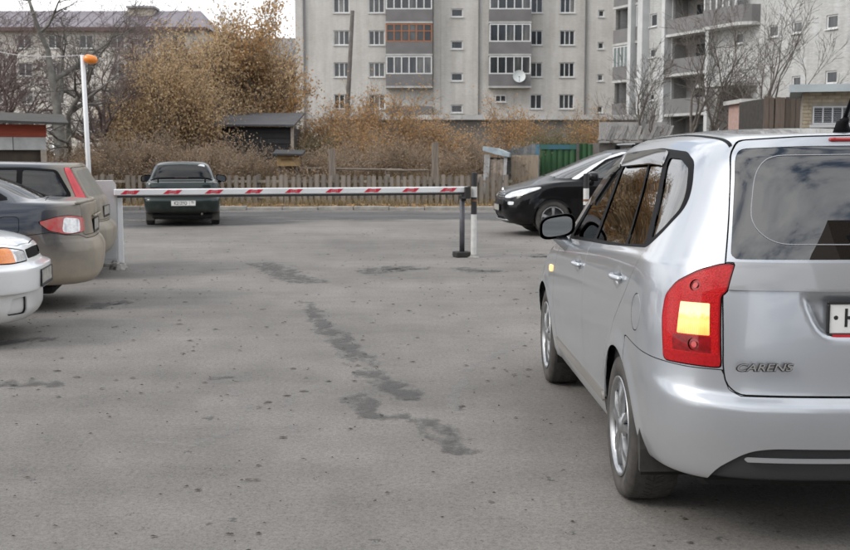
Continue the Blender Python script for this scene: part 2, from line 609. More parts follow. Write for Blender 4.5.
# ------------------------------------------------------------------ buildings
def hit(px, py, o, d):
    """pixel ray meets the vertical plane through o along d: (distance along d, height)"""
    r_ = ray(px, py)
    n = Vector((d[1], -d[0], 0))
    t = (Vector((o[0], o[1], 0)) - Vector((0, 0, CAM_H))).dot(n) / r_.dot(n)
    p = Vector((0, 0, CAM_H)) + r_*t
    return (p.x-o[0])*d[0] + (p.y-o[1])*d[1], p.z
def holed_wall(rects, x0, x1, z0, z1, depth):
    """front skin (y = 0) with openings and their reveals"""
    mb = MB()
    xs = sorted({x0, x1, *[v for r_ in rects for v in r_[:2]]})
    zs = sorted({z0, z1, *[v for r_ in rects for v in r_[2:4]]})
    for i in range(len(xs)-1):
        for j in range(len(zs)-1):
            cx, cz = (xs[i]+xs[i+1])/2, (zs[j]+zs[j+1])/2
            if any(r_[0] < cx < r_[1] and r_[2] < cz < r_[3] for r_ in rects):
                continue
            mb.add([(xs[i], 0, zs[j]), (xs[i+1], 0, zs[j]), (xs[i+1], 0, zs[j+1]), (xs[i], 0, zs[j+1])], [(0, 1, 2, 3)])
    for (a, b, c, d) in rects:
        for q in ([(a, 0, c), (a, depth, c), (b, depth, c), (b, 0, c)], [(a, 0, d), (b, 0, d), (b, depth, d), (a, depth, d)],
                  [(a, 0, c), (a, 0, d), (a, depth, d), (a, depth, c)], [(b, 0, c), (b, depth, c), (b, depth, d), (b, 0, d)]):
            mb.add(q, [(0, 1, 2, 3)])
    return mb
def brick_wall_mat(name, col, mortar, sx=.25, sz=.075, var=.25):
    m, nt, b = new_mat(name)
    tc = nt.nodes.new('ShaderNodeTexCoord')
    mp = nt.nodes.new('ShaderNodeMapping')
    mp.inputs['Rotation'].default_value = (R(90), 0, 0)
    nt.links.new(tc.outputs['Object'], mp.inputs['Vector'])
    br = nt.nodes.new('ShaderNodeTexBrick')
    br.inputs['Scale'].default_value = 1.0
    br.inputs['Brick Width'].default_value = sx
    br.inputs['Row Height'].default_value = sz
    br.inputs['Mortar Size'].default_value = .008
    br.inputs['Color1'].default_value = (*col, 1)
    br.inputs['Color2'].default_value = (*[c*(1-var*.4) for c in col], 1)
    br.inputs['Mortar'].default_value = (*mortar, 1)
    nt.links.new(mp.outputs['Vector'], br.inputs['Vector'])
    n = noise(nt, tc.outputs['Object'], .35, 6, .65)
    r = ramp_node(nt, [(.3, (.80, .79, .77)), (.7, (1.06, 1.06, 1.06))])
    nt.links.new(n.outputs['Fac'], r.inputs['Fac'])
    mp3 = nt.nodes.new('ShaderNodeMapping'); mp3.inputs['Scale'].default_value = (2.2, 2.2, .12)
    nt.links.new(tc.outputs['Object'], mp3.inputs['Vector'])
    n2 = noise(nt, mp3.outputs['Vector'], 1.0, 5, .6)
    r2 = ramp_node(nt, [(.35, (.86, .85, .83)), (.6, (1, 1, 1))])
    nt.links.new(n2.outputs['Fac'], r2.inputs['Fac'])
    c = mixc(nt, 1.0, br.outputs['Color'], r.outputs['Color'], 'MULTIPLY')
    c = mixc(nt, .8, c, r2.outputs['Color'], 'MULTIPLY')
    nt.links.new(c, b.inputs['Base Color'])
    b.inputs['Roughness'].default_value = .9
    return m
def pane_mat():
    if 'far_pane' in _M: return _M['far_pane']
    m, nt, b = new_mat('far_pane')
    oi = nt.nodes.new('ShaderNodeObjectInfo')
    r = ramp_node(nt, [(0, (.025, .03, .035)), (.45, (.06, .065, .07)), (.75, (.16, .16, .155)), (1, (.36, .35, .33))])
    tc = nt.nodes.new('ShaderNodeTexCoord')
    mp = nt.nodes.new('ShaderNodeMapping'); mp.inputs['Scale'].default_value = (1, 1, .15)
    nt.links.new(tc.outputs['Object'], mp.inputs['Vector'])
    n = noise(nt, mp.outputs['Vector'], 2.6, 4)
    f = math_node(nt, 'MULTIPLY_ADD', n.outputs['Fac'], 1.1, math_node(nt, 'MULTIPLY_ADD', oi.outputs['Random'], .7, -.55), clamp=True)
    nt.links.new(f, r.inputs['Fac'])
    nt.links.new(r.outputs['Color'], b.inputs['Base Color'])
    b.inputs['Roughness'].default_value = .06
    b.inputs['Specular IOR Level'].default_value = .6
    _M['far_pane'] = m
    return m
def window(par, x0, x1, z0, z1, y, n, fm, ft=.07, sill=True, tr=None, pane_split=True, name='window'):
    """frame with n lights and its panes; y is the plane of the frame"""
    mb = MB()
    mb.box(x0, x1, y-.04, y+.04, z0, z0+ft); mb.box(x0, x1, y-.04, y+.04, z1-ft, z1)
    xs = np.linspace(x0, x1-ft, n+1)
    for x in xs:
        mb.box(x, x+ft, y-.045, y+.045, z0+ft, z1-ft)
    if tr:
        mb.box(x0+ft, x1-ft, y-.035, y+.035, tr-.03, tr+.03)
    w = mb.build(name, fm, par)
    for k in range(n):
        p = MB(); p.add([(xs[k]+ft, y+.01, z0+ft), (xs[k+1], y+.01, z0+ft), (xs[k+1], y+.01, z1-ft), (xs[k]+ft, y+.01, z1-ft)], [(0, 1, 2, 3)])
        p.build('pane', pane_mat(), w)
    if sill:
        s = MB(); s.box(x0-.06, x1+.06, y-.24, y-.05, z0-.07, z0-.015); s.build('sill', fm, w)
    return w
def buildings():
    white = mat('frame_white', (.72, .73, .73), .5, var=.12, scale=1)
    par_m = mat('parapet_grey', (.20, .195, .195), .85, var=.18, scale=.8)
    slab_m = mat('slab_white', (.52, .52, .51), .85, var=.25, scale=1.2)
    orange = mat('frame_orange', (.40, .16, .07), .6, var=.2)
    silicate = brick_wall_mat('silicate_brick', (.64, .625, .60), (.56, .55, .53))
    silicate2 = brick_wall_mat('white_brick', (.58, .59, .59), (.46, .47, .48), var=.5)
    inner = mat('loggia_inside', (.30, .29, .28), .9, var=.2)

    # ---- nine-storey block across the back
    D = 105.0
    root = empty('apartment_block', (0, D, 0))
    tag(root, 'pale grey brick apartment block with glazed balconies across the back', 'building')
    def X(px): return at(px, 100, D).x
    def Z(py): return at(425, py, D).z
    FL = 2.82
    z_row = Z(77.0)                                       # sill of the lowest full row
    rects, wins = [], []
    for k in range(-2, 4):
        z0 = z_row + FL*k
        for (a, b, n) in ((334, 350, 3), (369, 385, 3), (530, 542, 2), (559, 574, 3)):
            if k == -2: continue
            rects.append((X(a), X(b), z0, z0+1.30)); wins.append((X(a), X(b), z0, z0+1.30, n))
        zs = Z(81.0) + FL*k
        for (a, b) in ((450.8, 462.8),):
            if k == -2: continue
            rects.append((X(a), X(b), zs, zs+.74)); wins.append((X(a), X(b), zs, zs+.74, 1))
        rects.append((X(597), X(603), zs, zs+.62)); wins.append((X(597), X(603), zs, zs+.62, 1))
    mb = holed_wall(rects, X(296), X(640), -.1, 26, .22)
    mb.add([(X(296), 0, -.1), (X(296), 0, 26), (X(296), 13, 26), (X(296), 13, -.1)], [(0, 1, 2, 3)])
    mb.add([(X(640), 0, -.1), (X(640), 13, -.1), (X(640), 13, 26), (X(640), 0, 26)], [(0, 1, 2, 3)])
    mb.add([(X(296), 0, 26), (X(640), 0, 26), (X(640), 13, 26), (X(296), 13, 26)], [(0, 1, 2, 3)])
    mb.build('wall', silicate, root)
    for (a, b, c, d, n) in wins:
        window(root, a, b, c, d, .14, n, white, .085 if n > 1 else .10)
    for (a, b) in ((433.5, 440), (478, 479), (584, 585.5), (304, 306)):   # pilasters and down pipes
        mb = MB(); mb.box(X(a), X(b), -.16, -.003, -.1, 26)
        mb.build('pilaster', silicate if b-a > 3 else par_m, root)
    for (a, b, names) in ((386, 432.5, 0), (488, 530, 1)):
        for k in range(-1, 4):
            zp = Z(86.5) + FL*k
            if k == -1 and names == 1:                    # open ground floor bay
                window(root, X(495), X(506), Z(102), Z(95), -.07, 2, white, .08)
                continue
            bal = MB(); bal.box(X(a), X(b), -.95, -.003, zp-.16, zp)
            bo = bal.build('balcony', slab_m, root)
            p = MB(); p.box(X(a)+.03, X(b)-.03, -.92, -.80, zp+.002, zp+1.05); p.box(X(a)+.03, X(a)+.13, -.80, -.003, zp+.002, zp+1.05); p.box(X(b)-.13, X(b)-.03, -.80, -.003, zp+.002, zp+1.05)
            p.build('parapet', par_m, bo)
            fm = orange if (names == 0 and k == 1) else white
            zt = zp + FL - .20
            if not (names == 0 and k == -1):
                window(bo, X(a)+.05, X(b)-.05, zp+1.052, zt, -.86, 6, fm, .11, sill=False, name='glazing') if False else None
                g = MB()
                xs = np.linspace(X(a)+.05, X(b)-.15, 7 if names == 0 else 6)
                g.box(X(a)+.05, X(b)-.05, -.93, -.80, zp+1.053, zp+1.15); g.box(X(a)+.05, X(b)-.05, -.93, -.80, zt-.10, zt)
                for x in xs: g.box(x, x+.10, -.925, -.805, zp+1.15, zt-.10)
                if fm is orange:
                    g.box(X(a)+.06, X(b)-.06, -.922, -.808, zp+1.95, zp+2.03)
                g.build('glazing_frame', fm, bo)
                for i in range(len(xs)-1):
                    q = MB(); q.add([(xs[i]+.10, -.86, zp+1.15), (xs[i+1], -.86, zp+1.15), (xs[i+1], -.86, zt-.10), (xs[i]+.10, -.86, zt-.10)], [(0, 1, 2, 3)])
                    q.build('pane', pane_mat(), bo)
    # satellite dish
    dish = empty('satellite_dish', (X(518), D-1.10, Z(77)))
    tag(dish, 'round white satellite dish fixed to a balcony of the pale block', 'satellite dish')
    mb = MB(); mb.lathe([(0, .10), (.25, .075), (.45, .02), (.56, -.05)], 24)
    mb.v = xform(mb.v, Matrix.Rotation(R(-14), 4, 'X')); mb.build('reflector', mat('dish_white', (.62, .66, .66), .5, var=.1), dish, smooth=True)
    mb = MB(); mb.tube((0, -.05, -.5), (0, -.55, -.05), .02, n=6); mb.tube((0, .05, 0), (0, .30, -.3), .03, n=6); mb.build('arm', par_m, dish)

    # ---- wing turning towards the camera on the right
    o, e = Vector((15.1, 91.2, 0)), Vector((30.0, 56.0, 0))
    d = (e-o).normalized()
    root = empty('apartment_wing', (o.x, o.y, 0), math.atan2(d.y, d.x))
    tag(root, 'white brick apartment wing with open loggias behind the bare trees', 'building')
    def H(px, py): return hit(px, py, o, d)
    L = (e-o).length
    rects, wins = [], []
    for (px, py, wp, hp) in ((739, 38, 8, 11), (773, 31, 10, 12), (797, 27, 10, 12), (832, 21.5, 12, 14), (796, 82, 9, 12), (831, 77, 12, 13), (652, 53, 6, 9), (651.5, 97, 5, 7), (653.5, 20, 7, 13)):
        s0, z0 = H(px-wp/2, py+hp/2); s1, z1 = H(px+wp/2, py-hp/2)
        z0 = H(px, py+hp/2)[1]; z1 = H(px, py-hp/2)[1]
        rects.append((s0, s1, z0, z1)); wins.append((s0, s1, z0, z1))
    loggias = []
    zb = H(670, 75)[1]                                    # a slab level
    for (a, b, nm) in ((615, 633.5, 'A'), (637.5, 643, 'B'), (672, 711, 'C')):
        s0, s1 = H(a, 60)[0], H(b, 60)[0]
        for k in range(-2, 4):
            z0 = zb + FL*k
            if z0 < .3: continue
            loggias.append((s0, s1, z0, nm, k))
            rects.append((s0, s1, z0+.02, z0+FL-.22))
    mb = holed_wall(rects, 0, L, -.1, 26, .20)
    mb.add([(0, 0, -.1), (0, 0, 26), (0, 12, 26), (0, 12, -.1)], [(0, 1, 2, 3)])
    mb.add([(0, 0, 26), (L, 0, 26), (L, 12, 26), (0, 12, 26)], [(0, 1, 2, 3)])
    mb.add([(L, 0, -.1), (L, 12, -.1), (L, 12, 26), (L, 0, 26)], [(0, 1, 2, 3)])
    mb.build('wall', silicate2, root)
    for (a, b, c, dd) in wins:
        window(root, a, b, c, dd, .12, 1, white, .09)
    for (s0, s1, z0, nm, k) in loggias:
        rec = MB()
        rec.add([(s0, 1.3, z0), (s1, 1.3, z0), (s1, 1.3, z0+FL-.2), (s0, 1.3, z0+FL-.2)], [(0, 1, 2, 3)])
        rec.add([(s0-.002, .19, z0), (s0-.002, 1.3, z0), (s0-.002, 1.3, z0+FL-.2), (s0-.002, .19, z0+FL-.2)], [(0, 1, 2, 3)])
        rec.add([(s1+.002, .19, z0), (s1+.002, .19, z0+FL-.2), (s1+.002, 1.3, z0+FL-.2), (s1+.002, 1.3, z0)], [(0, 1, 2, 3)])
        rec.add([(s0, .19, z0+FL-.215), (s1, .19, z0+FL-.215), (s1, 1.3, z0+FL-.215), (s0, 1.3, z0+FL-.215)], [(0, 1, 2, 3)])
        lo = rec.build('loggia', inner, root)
        sl = MB(); sl.box(s0-.05, s1+.05, -.55 if nm == 'C' else -.25, 1.29, z0-.18, z0); sl.build('slab', slab_m, lo)
        pp = MB(); pp.box(s0, s1, -.50 if nm == 'C' else -.20, -.38 if nm == 'C' else -.08, z0+.002, z0+1.05); pp.build('parapet', par_m, lo)
        dw = MB(); dw.box(s0+(s1-s0)*.25, s0+(s1-s0)*.62, 1.24, 1.298, z0+.05, z0+2.1); dw.build('door', pane_mat(), lo)
        if (nm == 'A' and k % 2 == 0) or (nm == 'B' and k % 2 == 1):
            g = MB(); n = 5 if nm == 'A' else 3
            xs = np.linspace(s0, s1-.09, n+1)
            for x in xs: g.box(x, x+.09, -.19, -.09, z0+1.052, z0+FL-.22)
            g.box(s0, s1, -.185, -.095, z0+FL-.32, z0+FL-.225)
            g.build('glazing_frame', white, lo)
            for i in range(n):
                q = MB(); q.add([(xs[i]+.09, -.14, z0+1.05), (xs[i+1], -.14, z0+1.05), (xs[i+1], -.14, z0+FL-.3), (xs[i]+.09, -.14, z0+FL-.3)], [(0, 1, 2, 3)])
                q.build('pane', mat('pale_pane', (.22, .27, .27), .08, var=.3, scale=1.5), lo)
    for px in (635.5, 645.5, 669.5, 714):
        s0, s1 = H(px-1.6, 60)[0], H(px+(3.2 if px == 645.5 else 1.6), 60)[0]
        mb = MB(); mb.box(s0, s1, -.62, -.003, -.1, 26); mb.build('pilaster', mat('pilaster_white', (.60, .61, .61), .85, var=.2, scale=.6), root)
    # projecting balcony with rounded corner, and a porch canopy below it
    s0, s1 = H(717, 20)[0], H(761, 20)[0]
    z0 = H(740, 24.5)[1]
    outline = [(s0, 0), (s0, -1.25), (s1-1.1, -1.25), (s1-.5, -1.05), (s1-.15, -.6), (s1, 0)]
    mb = MB(); mb.prism(outline, z0-.2, z0, 'z'); bo = mb.build('balcony', slab_m, root)
    mb = MB(); mb.prism([(x + (.06 if x == s0 else -.05), y*.95) for x, y in outline], z0+.002, z0+1.1, 'z'); mb.build('parapet', par_m, bo)
    g = MB()
    for x in np.linspace(s0+.1, s1-1.2, 6): g.box(x, x+.1, -1.17, -1.05, z0+1.1, z0+2.5)
    g.box(s0+.1, s1-1.1, -1.17, -1.05, z0+2.5, z0+2.6); g.build('glazing_frame', white, bo)
    g = MB(); g.add([(s0+.1, -1.10, z0+1.1), (s1-1.1, -1.10, z0+1.1), (s1-1.1, -1.10, z0+2.5), (s0+.1, -1.10, z0+2.5)], [(0, 1, 2, 3)]); g.build('pane', pane_mat(), bo)
    zc = H(740, 83)[1]
    mb = MB(); mb.box(s0+.3, s1-.2, -1.9, -.003, zc-.25, zc); mb.build('canopy', slab_m, root)
    mb = MB(); mb.box(s0+.6, s1-.8, -.06, -.004, 0, zc-.4); mb.build('door', mat('entrance_dark', (.10, .09, .085), .7, var=.3), root)

    # ---- five-storey block far left with a metal roof
    D2 = 118.0
    def X2(px): return at(px, 100, D2).x
    def Z2(py): return at(425, py, D2).z
    root = empty('five_storey_block', (0, D2, 0))
    tag(root, 'five-storey block with purple-grey metal roof behind the left trees', 'building')
    ze = Z2(28.0)
    xa, xb = X2(-120), X2(203)
    rects = []
    for k in range(5):
        z0 = ze - 1.9 - 2.75*k
        x = xa + 1.6
        while x < xb - 2:
            rects.append((x, x+1.45, z0-.1, z0+1.25)); x += 3.1
    mb = holed_wall(rects, xa, xb, -.1, ze, .2)
    mb.add([(xb, 0, -.1), (xb, 12, -.1), (xb, 12, ze), (xb, 0, ze)], [(0, 1, 2, 3)])
    mb.build('wall', mat('pale_panel', (.64, .61, .56), .9, var=.25, scale=.6, col2=(.52, .49, .45)), root)
    for r_ in rects:
        if r_[2] > 1.2: window(root, *r_, .12, 2, white, .09)
    rf = MB()
    zr = Z2(9.5)
    rf.add([(xa-.6, -.7, ze+.02), (xb+.6, -.7, ze+.02), (xb+.6, 12.7, ze+.02), (xa-.6, 12.7, ze+.02), (xa+3, 6, zr+.6), (xb-1.2, 6, zr+.6)],
           [(0, 1, 5, 4), (1, 2, 5), (2, 3, 4, 5), (3, 0, 4)])
    ro = rf.build('roof', mat('purple_metal', (.20, .175, .20), .5, .2, var=.25, scale=.5), root)
    x = xa
    sm = None
    while x < xb - 2:                                     # standing seams
        if sm is None:
            a_, b_ = Vector((0, -.7, ze+.02)), Vector((0, 6, zr+.6))
            mb = MB(); mb.tube(a_ + Vector((0, -.02, .03)), b_ + Vector((0, 0, .03)), .035, n=4)
            sm = mb.build('seam', _M['purple_metal'], ro); sm.location.x = x
        else:
            c = copy_obj(sm, ro); c.location.x = x
        x += 1.25
    mb = MB(); mb.box(xa-.6, xb+.6, -.82, -.705, ze-.35, ze+.03); mb.build('eaves', mat('eaves_brown', (.13, .085, .08), .7, var=.2), root)
    mb = MB(); mb.box(X2(120), X2(146), 4.0, 6.2, zr-.6, Z2(3.0)); ch = mb.build('chimney', mat('vent_cream', (.50, .46, .38), .9, var=.2), root)
    mb = MB(); mb.box(X2(119), X2(147.5), 3.7, 6.5, Z2(2.98), Z2(.8)); mb.build('chimney_cap', mat('cap_grey', (.33, .33, .34), .7), ch)

    # ---- far pale house with balconies seen through the gap in the leaves
    D3 = 140.0
    root = empty('distant_block', (0, D3, 0))
    tag(root, 'distant pale block with white balconies glimpsed through the gap in the leaves', 'building')
    def X3(px): return at(px, 100, D3).x
    def Z3(py): return at(425, py, D3).z
    mb = MB(); mb.box(X3(205), X3(330), 0, 10, -.1, Z3(38)); mb.build('wall', mat('far_white', (.50, .51, .53), .9, var=.2, scale=.4), root)
    for k, py in enumerate((70, 93, 116)):
        bm_ = MB(); bm_.box(X3(262), X3(301), -1.0, -.003, Z3(py+6), Z3(py)); b_ = bm_.build('balcony', mat('far_balcony', (.60, .62, .65), .8), root)
        p = MB(); p.box(X3(264), X3(299), -.5, -.4, Z3(py)+.003, Z3(py-9)); p.build('glazing', mat('far_glazing', (.28, .20, .17) if k == 0 else (.10, .12, .13), .3, var=.3, scale=1), b_)

    # ---- long low garages in front of the block
    D4 = 78.0
    root = empty('garage_row', (0, D4, 0))
    tag(root, 'long low garage row with white fascia behind the shrubs', 'garage')
    def X4(px): return at(px, 100, D4).x
    zt = at(425, 115, D4).z
    mb = MB(); mb.box(X4(330), X4(640), 0, 6, -.1, zt-.32); mb.build('wall', mat('garage_wall', (.20, .185, .17), .9, var=.35, scale=.5), root)
    mb = MB(); mb.box(X4(328), X4(642), -.35, 6.3, zt-.318, zt); mb.build('fascia', slab_m, root)
    x = X4(345)
    while x < X4(630):
        mb = MB(); mb.box(x, x+2.3, -.05, -.004, 0, 2.3); mb.build('garage_door', mat('garage_door', (.12, .105, .095), .8, var=.3, scale=1, per_object=.3), root)
        x += 3.2

    # ---- yellow brick hut at the right edge
    org = Vector((8.05, 25.0, 0))
    root = empty('brick_hut', org, R(-17))
    tag(root, 'yellow brick hut with pale metal roof edge and barred window, top right', 'hut')
    mort = mat('mortar', (.30, .275, .235), .95, var=.2)
    bm = mat('yellow_brick', (.40, .34, .25), .9, var=.25, scale=9, bump=.2, bscale=60, per_object=.18)
    Wd, Hh = 3.4, 2.90
    wx0, wx1, wz0, wz1 = .22, 1.02, 2.20, 2.58
    mb = holed_wall([(wx0, wx1, wz0, wz1)], .01, Wd, 0, Hh, .15)
    mb.box(.01, Wd, .16, 3.2, 0, Hh)
    mb.build('wall', mort, root)
    proto, rest = None, MB()
    rows = int(Hh/.076)
    for j in range(rows):
        z = .004 + j*.076
        x = .01 + (-.13 if j % 2 else 0)
        while x < Wd:
            a, b = max(x, .01), min(x+.25, Wd)
            x += .26
            if b-a < .05: continue
            if b > wx0-.02 and a < wx1+.02 and z+.068 > wz0-.06 and z < wz1+.02:
                if a < wx0-.06: b = wx0-.02
                elif b > wx1+.06: a = wx1+.02
                else: continue
            if z < 1.75 or a > 2.4 or b-a < .249:
                rest.box(a, b, -.012, .006, z, z+.066)
            elif proto is None:
                p = MB(); p.box(0, .25, -.012, .006, 0, .066, .003)
                proto = p.build('brick', bm, root); proto.location = (a, 0, z)
            else:
                copy_obj(proto, root, (a, rng.uniform(-.003, .003), z))
    ro = rest.build('brickwork', bm, root); ro['kind'] = 'stuff'
    mb = MB(); mb.box(-.25, Wd+.3, -.30, 3.4, Hh+.002, Hh+.10); mb.box(-.28, Wd+.33, -.33, -.302, Hh-.03, Hh+.13); mb.build('roof', mat('zinc_blue', (.42, .47, .49), .45, .3, var=.2, scale=2), root)
    w = window(root, wx0, wx1, wz0, wz1, .04, 4, mat('grille_frame', (.45, .46, .48), .5), .03)
    mb = MB()
    for z in np.linspace(wz0+.05, wz1-.05, 8): mb.tube((wx0+.03, .0, z), (wx1-.03, .0, z), .008, n=5)
    mb.build('bars', mat('bar_grey', (.28, .29, .31), .5, .4), w)

    # ---- plank shed beside it, pink hut behind, board roof, red and white shed, black shed
    def plank_box(name, label, cat, x0, x1, y, depth, z1, pm, nplank, roof=None, tilt=0.0, back=True, rz=0.0, zj=.04):
        root = empty(name, (x0, y, 0), rz)
        tag(root, label, cat)
        if back:
            mb = MB(); mb.box(.02, x1-x0-.02, .04, depth, 0, z1-.06); mb.build('wall', mat('shed_dark', (.05, .045, .04), .9, var=.3), root)
        w = (x1-x0)/nplank
        pr = None
        for k in range(nplank):
            if pr is None:
                mb = MB(); mb.box(0, w*.95, -.015, .012, 0, z1, .004); pr = mb.build('plank', pm, root)
            else:
                pr2 = copy_obj(pr, root, (k*w, rng.uniform(-.006, .006), rng.uniform(-zj, .0)))
                pr2.rotation_euler = (0, rng.uniform(-.01, .01), 0)
        return root
    old = mat('old_plank', (.19, .155, .125), .9, var=.45, scale=2.5, stretch=(6, 6, .5), bump=.3, per_object=.3)
    plank_box('plank_shed', 'tall brown plank shed beside the brick hut', 'shed', at(764, 100, 31).x, at(812, 100, 31).x, 31, 2.5, at(425, 96, 31).z, mat('brown_plank', (.135, .105, .085), .9, var=.5, scale=2, stretch=(6, 6, .5), bump=.3, per_object=.3), 9)
    p0 = at(744, 103, 40); p1 = at(764, 103, 40)
    root = empty('pink_hut', (p0.x, 40, 0)); tag(root, 'small pink plastered hut with dark doorway and white roof', 'hut')
    Wp = p1.x-p0.x
    mb = holed_wall([(.10, .42, .05, p0.z-.25)], 0, Wp, 0, p0.z, .12); mb.box(0, Wp, .13, 2, 0, p0.z); mb.build('wall', mat('pink_plaster', (.48, .33, .29), .9, var=.2), root)
    mb = MB(); mb.box(.10, .42, .08, .12, .05, p0.z-.25); mb.build('door', mat('hut_door', (.06, .055, .05), .8), root)
    mb = MB(); mb.box(-.15, Wp+.15, -.2, 2.2, p0.z+.002, p0.z+.14); mb.build('roof', slab_m, root)
    # weathered board roof
    q0 = at(597, 141, 34); q1 = at(668, 141, 34)
    root = empty('board_roof_shed', (q0.x, 34, 0)); tag(root, 'low shed with slanting weathered roof boards behind the crossover', 'shed')
    Wq = q1.x-q0.x
    mb = MB(); mb.box(.1, Wq-.1, .2, 2.8, 0, q0.z-.05); mb.build('wall', mat('shed_grey', (.13, .12, .11), .9, var=.3), root)
    zt_ = at(640, 128, 36).z
    nb = 17
    bp_ = None
    for k in range(nb):
        if bp_ is None:
            mb = MB(); mb.box(0, Wq/nb*.86, 0, 2.35, 0, .03); bp_ = mb.build('roof_board', mat('grey_board', (.155, .145, .135), .9, var=.45, scale=2.5, stretch=(6, 1, 1), per_object=.4), root)
            bp_.location = (0, 0, q0.z); bp_.rotation_euler = (math.atan2(zt_-q0.z, 2.0), 0, R(-14))
        else:
            c = copy_obj(bp_, root, (k*Wq/nb, rng.uniform(-.06, .06), q0.z+rng.uniform(-.02, .03)))
            c.rotation_euler = (bp_.rotation_euler[0]+rng.uniform(-.02, .02), 0, R(-14)+rng.uniform(-.05, .05))
    # shed with red fascia
    Y = 29.0
    root = empty('red_fascia_shed', (at(45, 130, Y).x, Y, 0), R(19)); tag(root, 'shed with orange-red fascia and white panelled front, far left', 'shed')
    zf0, zf1, zw0 = at(20, 137, Y).z, at(20, 124.5, Y).z, at(20, 150, Y).z
    Lx = -7.0
    mb = MB(); mb.box(Lx, 0, .10, 3, 0, zf1); mb.build('wall', mat('shed_inside', (.07, .055, .04), .9, var=.3), root)
    mb = MB(); mb.box(Lx, .03, .0, .08, zf0, zf1, .01); mb.build('fascia', mat('red_board', (.42, .085, .045), .75, var=.35, scale=2, stretch=(.6, 1, 4)), root)
    pm = None
    for k in range(9):
        x = -.78*(k+1)+.03
        if pm is None:
            mb = MB(); mb.box(0, .765, -.01, .06, zw0, zf0-.004, .006); pm = mb.build('panel', mat('white_panel', (.50, .50, .49), .8, var=.25, scale=3), root); pm.location.x = x
        else:
            copy_obj(pm, root, (x, rng.uniform(-.008, .008), 0))
    for x in (-.05, -3.4):
        mb = MB(); mb.box(x-.07, x+.07, -.02, .10, 0, zw0); mb.build('post', mat('post_pale', (.42, .36, .30), .85, var=.3), root)
    mb = MB(); mb.add([(Lx, -.45, zf1+.20), (.55, -.45, zf1-.02), (.55, 3.2, zf1+.30), (Lx, 3.2, zf1+.5), (Lx, -.45, zf1+.26), (.55, -.45, zf1+.04), (.55, 3.2, zf1+.36), (Lx, 3.2, zf1+.56)],
                      [(0, 1, 2, 3), (7, 6, 5, 4), (0, 4, 5, 1), (1, 5, 6, 2), (2, 6, 7, 3), (3, 7, 4, 0)])
    mb.build('roof', mat('felt_roof', (.065, .062, .057), .9, var=.3, scale=3), root)
    # black tarred shed
    Y = 41.0
    a, b = at(222, 125, Y), at(291, 125, Y)
    root = empty('black_shed', (a.x, Y, 0)); tag(root, 'black board shed with low roof half hidden by brown bushes', 'shed')
    Wb, zt = b.x-a.x, at(290, 127, Y).z
    mb = MB(); mb.box(0, Wb, .05, 3, 0, zt-.02); mb.build('wall', mat('shed_dark', (.05, .045, .04), .9, var=.3), root)
    bd = mat('tarred_board', (.030, .030, .032), .8, var=.3, scale=3, per_object=.35)
    pr = None
    nb = 13
    for k in range(nb):
        z = k*zt/nb
        if pr is None:
            mb = MB(); mb.prism([(-.012, 0), (.045, 0), (.045, zt/nb*1.0), (.012, zt/nb*1.0)], 0, Wb, 'x'); pr = mb.build('board', bd, root)
        else:
            copy_obj(pr, root, (0, 0, z))
    mb = MB(); mb.box(Wb-.01, Wb+.09, -.05, .06, 0, zt+.05); mb.build('corner_post', mat('post_pale', (.42, .36, .30), .85, var=.3), root)
    mb = MB(); mb.add([(-.3, -.3, zt+.02), (Wb+.15, -.3, zt+.02), (Wb+.15, 3.3, zt+.55), (-.3, 3.3, zt+.55), (-.3, -.3, zt+.08), (Wb+.15, -.3, zt+.08), (Wb+.15, 3.3, zt+.61), (-.3, 3.3, zt+.61)],
                      [(3, 2, 1, 0), (4, 5, 6, 7), (0, 1, 5, 4), (1, 2, 6, 5), (2, 3, 7, 6), (3, 0, 4, 7)])
    mb.build('roof', mat('grey_felt', (.085, .085, .09), .8, var=.25, scale=2), root)
    # little yellow coop on a stand
    Y = 34.9
    a, b = at(277, 158, Y), at(299, 158, Y)
    root = empty('wooden_coop', (a.x, Y, 0)); tag(root, 'small yellow wooden coop with dark roof and slit opening', 'coop')
    W2 = b.x-a.x; z0, z1 = at(280, 166, Y).z, at(280, 155, Y).z
    zm = z0+(z1-z0)*.42
    mb = holed_wall([(W2*.18, W2*.82, zm, zm+(z1-z0)*.24)], 0, W2, z0, z1, .05); mb.box(0, W2, .06, .6, z0, z1)
    mb.build('box', mat('yellow_wood', (.40, .27, .13), .85, var=.35, scale=5), root)
    mb = MB(); mb.add([(-.12, -.15, z1+.0), (W2+.12, -.15, z1-.02), (W2+.12, .7, z1+.10), (-.12, .7, z1+.12), (-.12, -.15, z1+.05), (W2+.12, -.15, z1+.03), (W2+.12, .7, z1+.15), (-.12, .7, z1+.17)],
                      [(3, 2, 1, 0), (4, 5, 6, 7), (0, 1, 5, 4), (1, 2, 6, 5), (2, 3, 7, 6), (3, 0, 4, 7)]); mb.build('roof', bd, root)
    for x in (.06, W2-.06):
        mb = MB(); mb.box(x-.04, x+.04, .1, .18, 0, z0); mb.build('leg', old, root)

    # ---- blocks behind the camera, mirrored in the silver car's glass
    for (nm, lab, loc, rz, W, H_, fl) in (('tower_block', 'dark tall block behind the camera, mirrored in the silver car rear window', (13, -22, 0), R(180), 24, 25, 8),
                                          ('rear_block', 'brown long block behind the camera, mirrored in the silver car door mirror', (-8, -38, 0), R(180), 46, 15, 5)):
        root = empty(nm, loc, 0); tag(root, lab, 'building')
        s_ = 1 if nm == 'tower_block' else -1
        mb = MB(); mb.box(min(0, s_*W), max(0, s_*W), -12, 0, 0, H_); mb.build('wall', mat('house_brown', (.20, .165, .14), .9, var=.3), root)
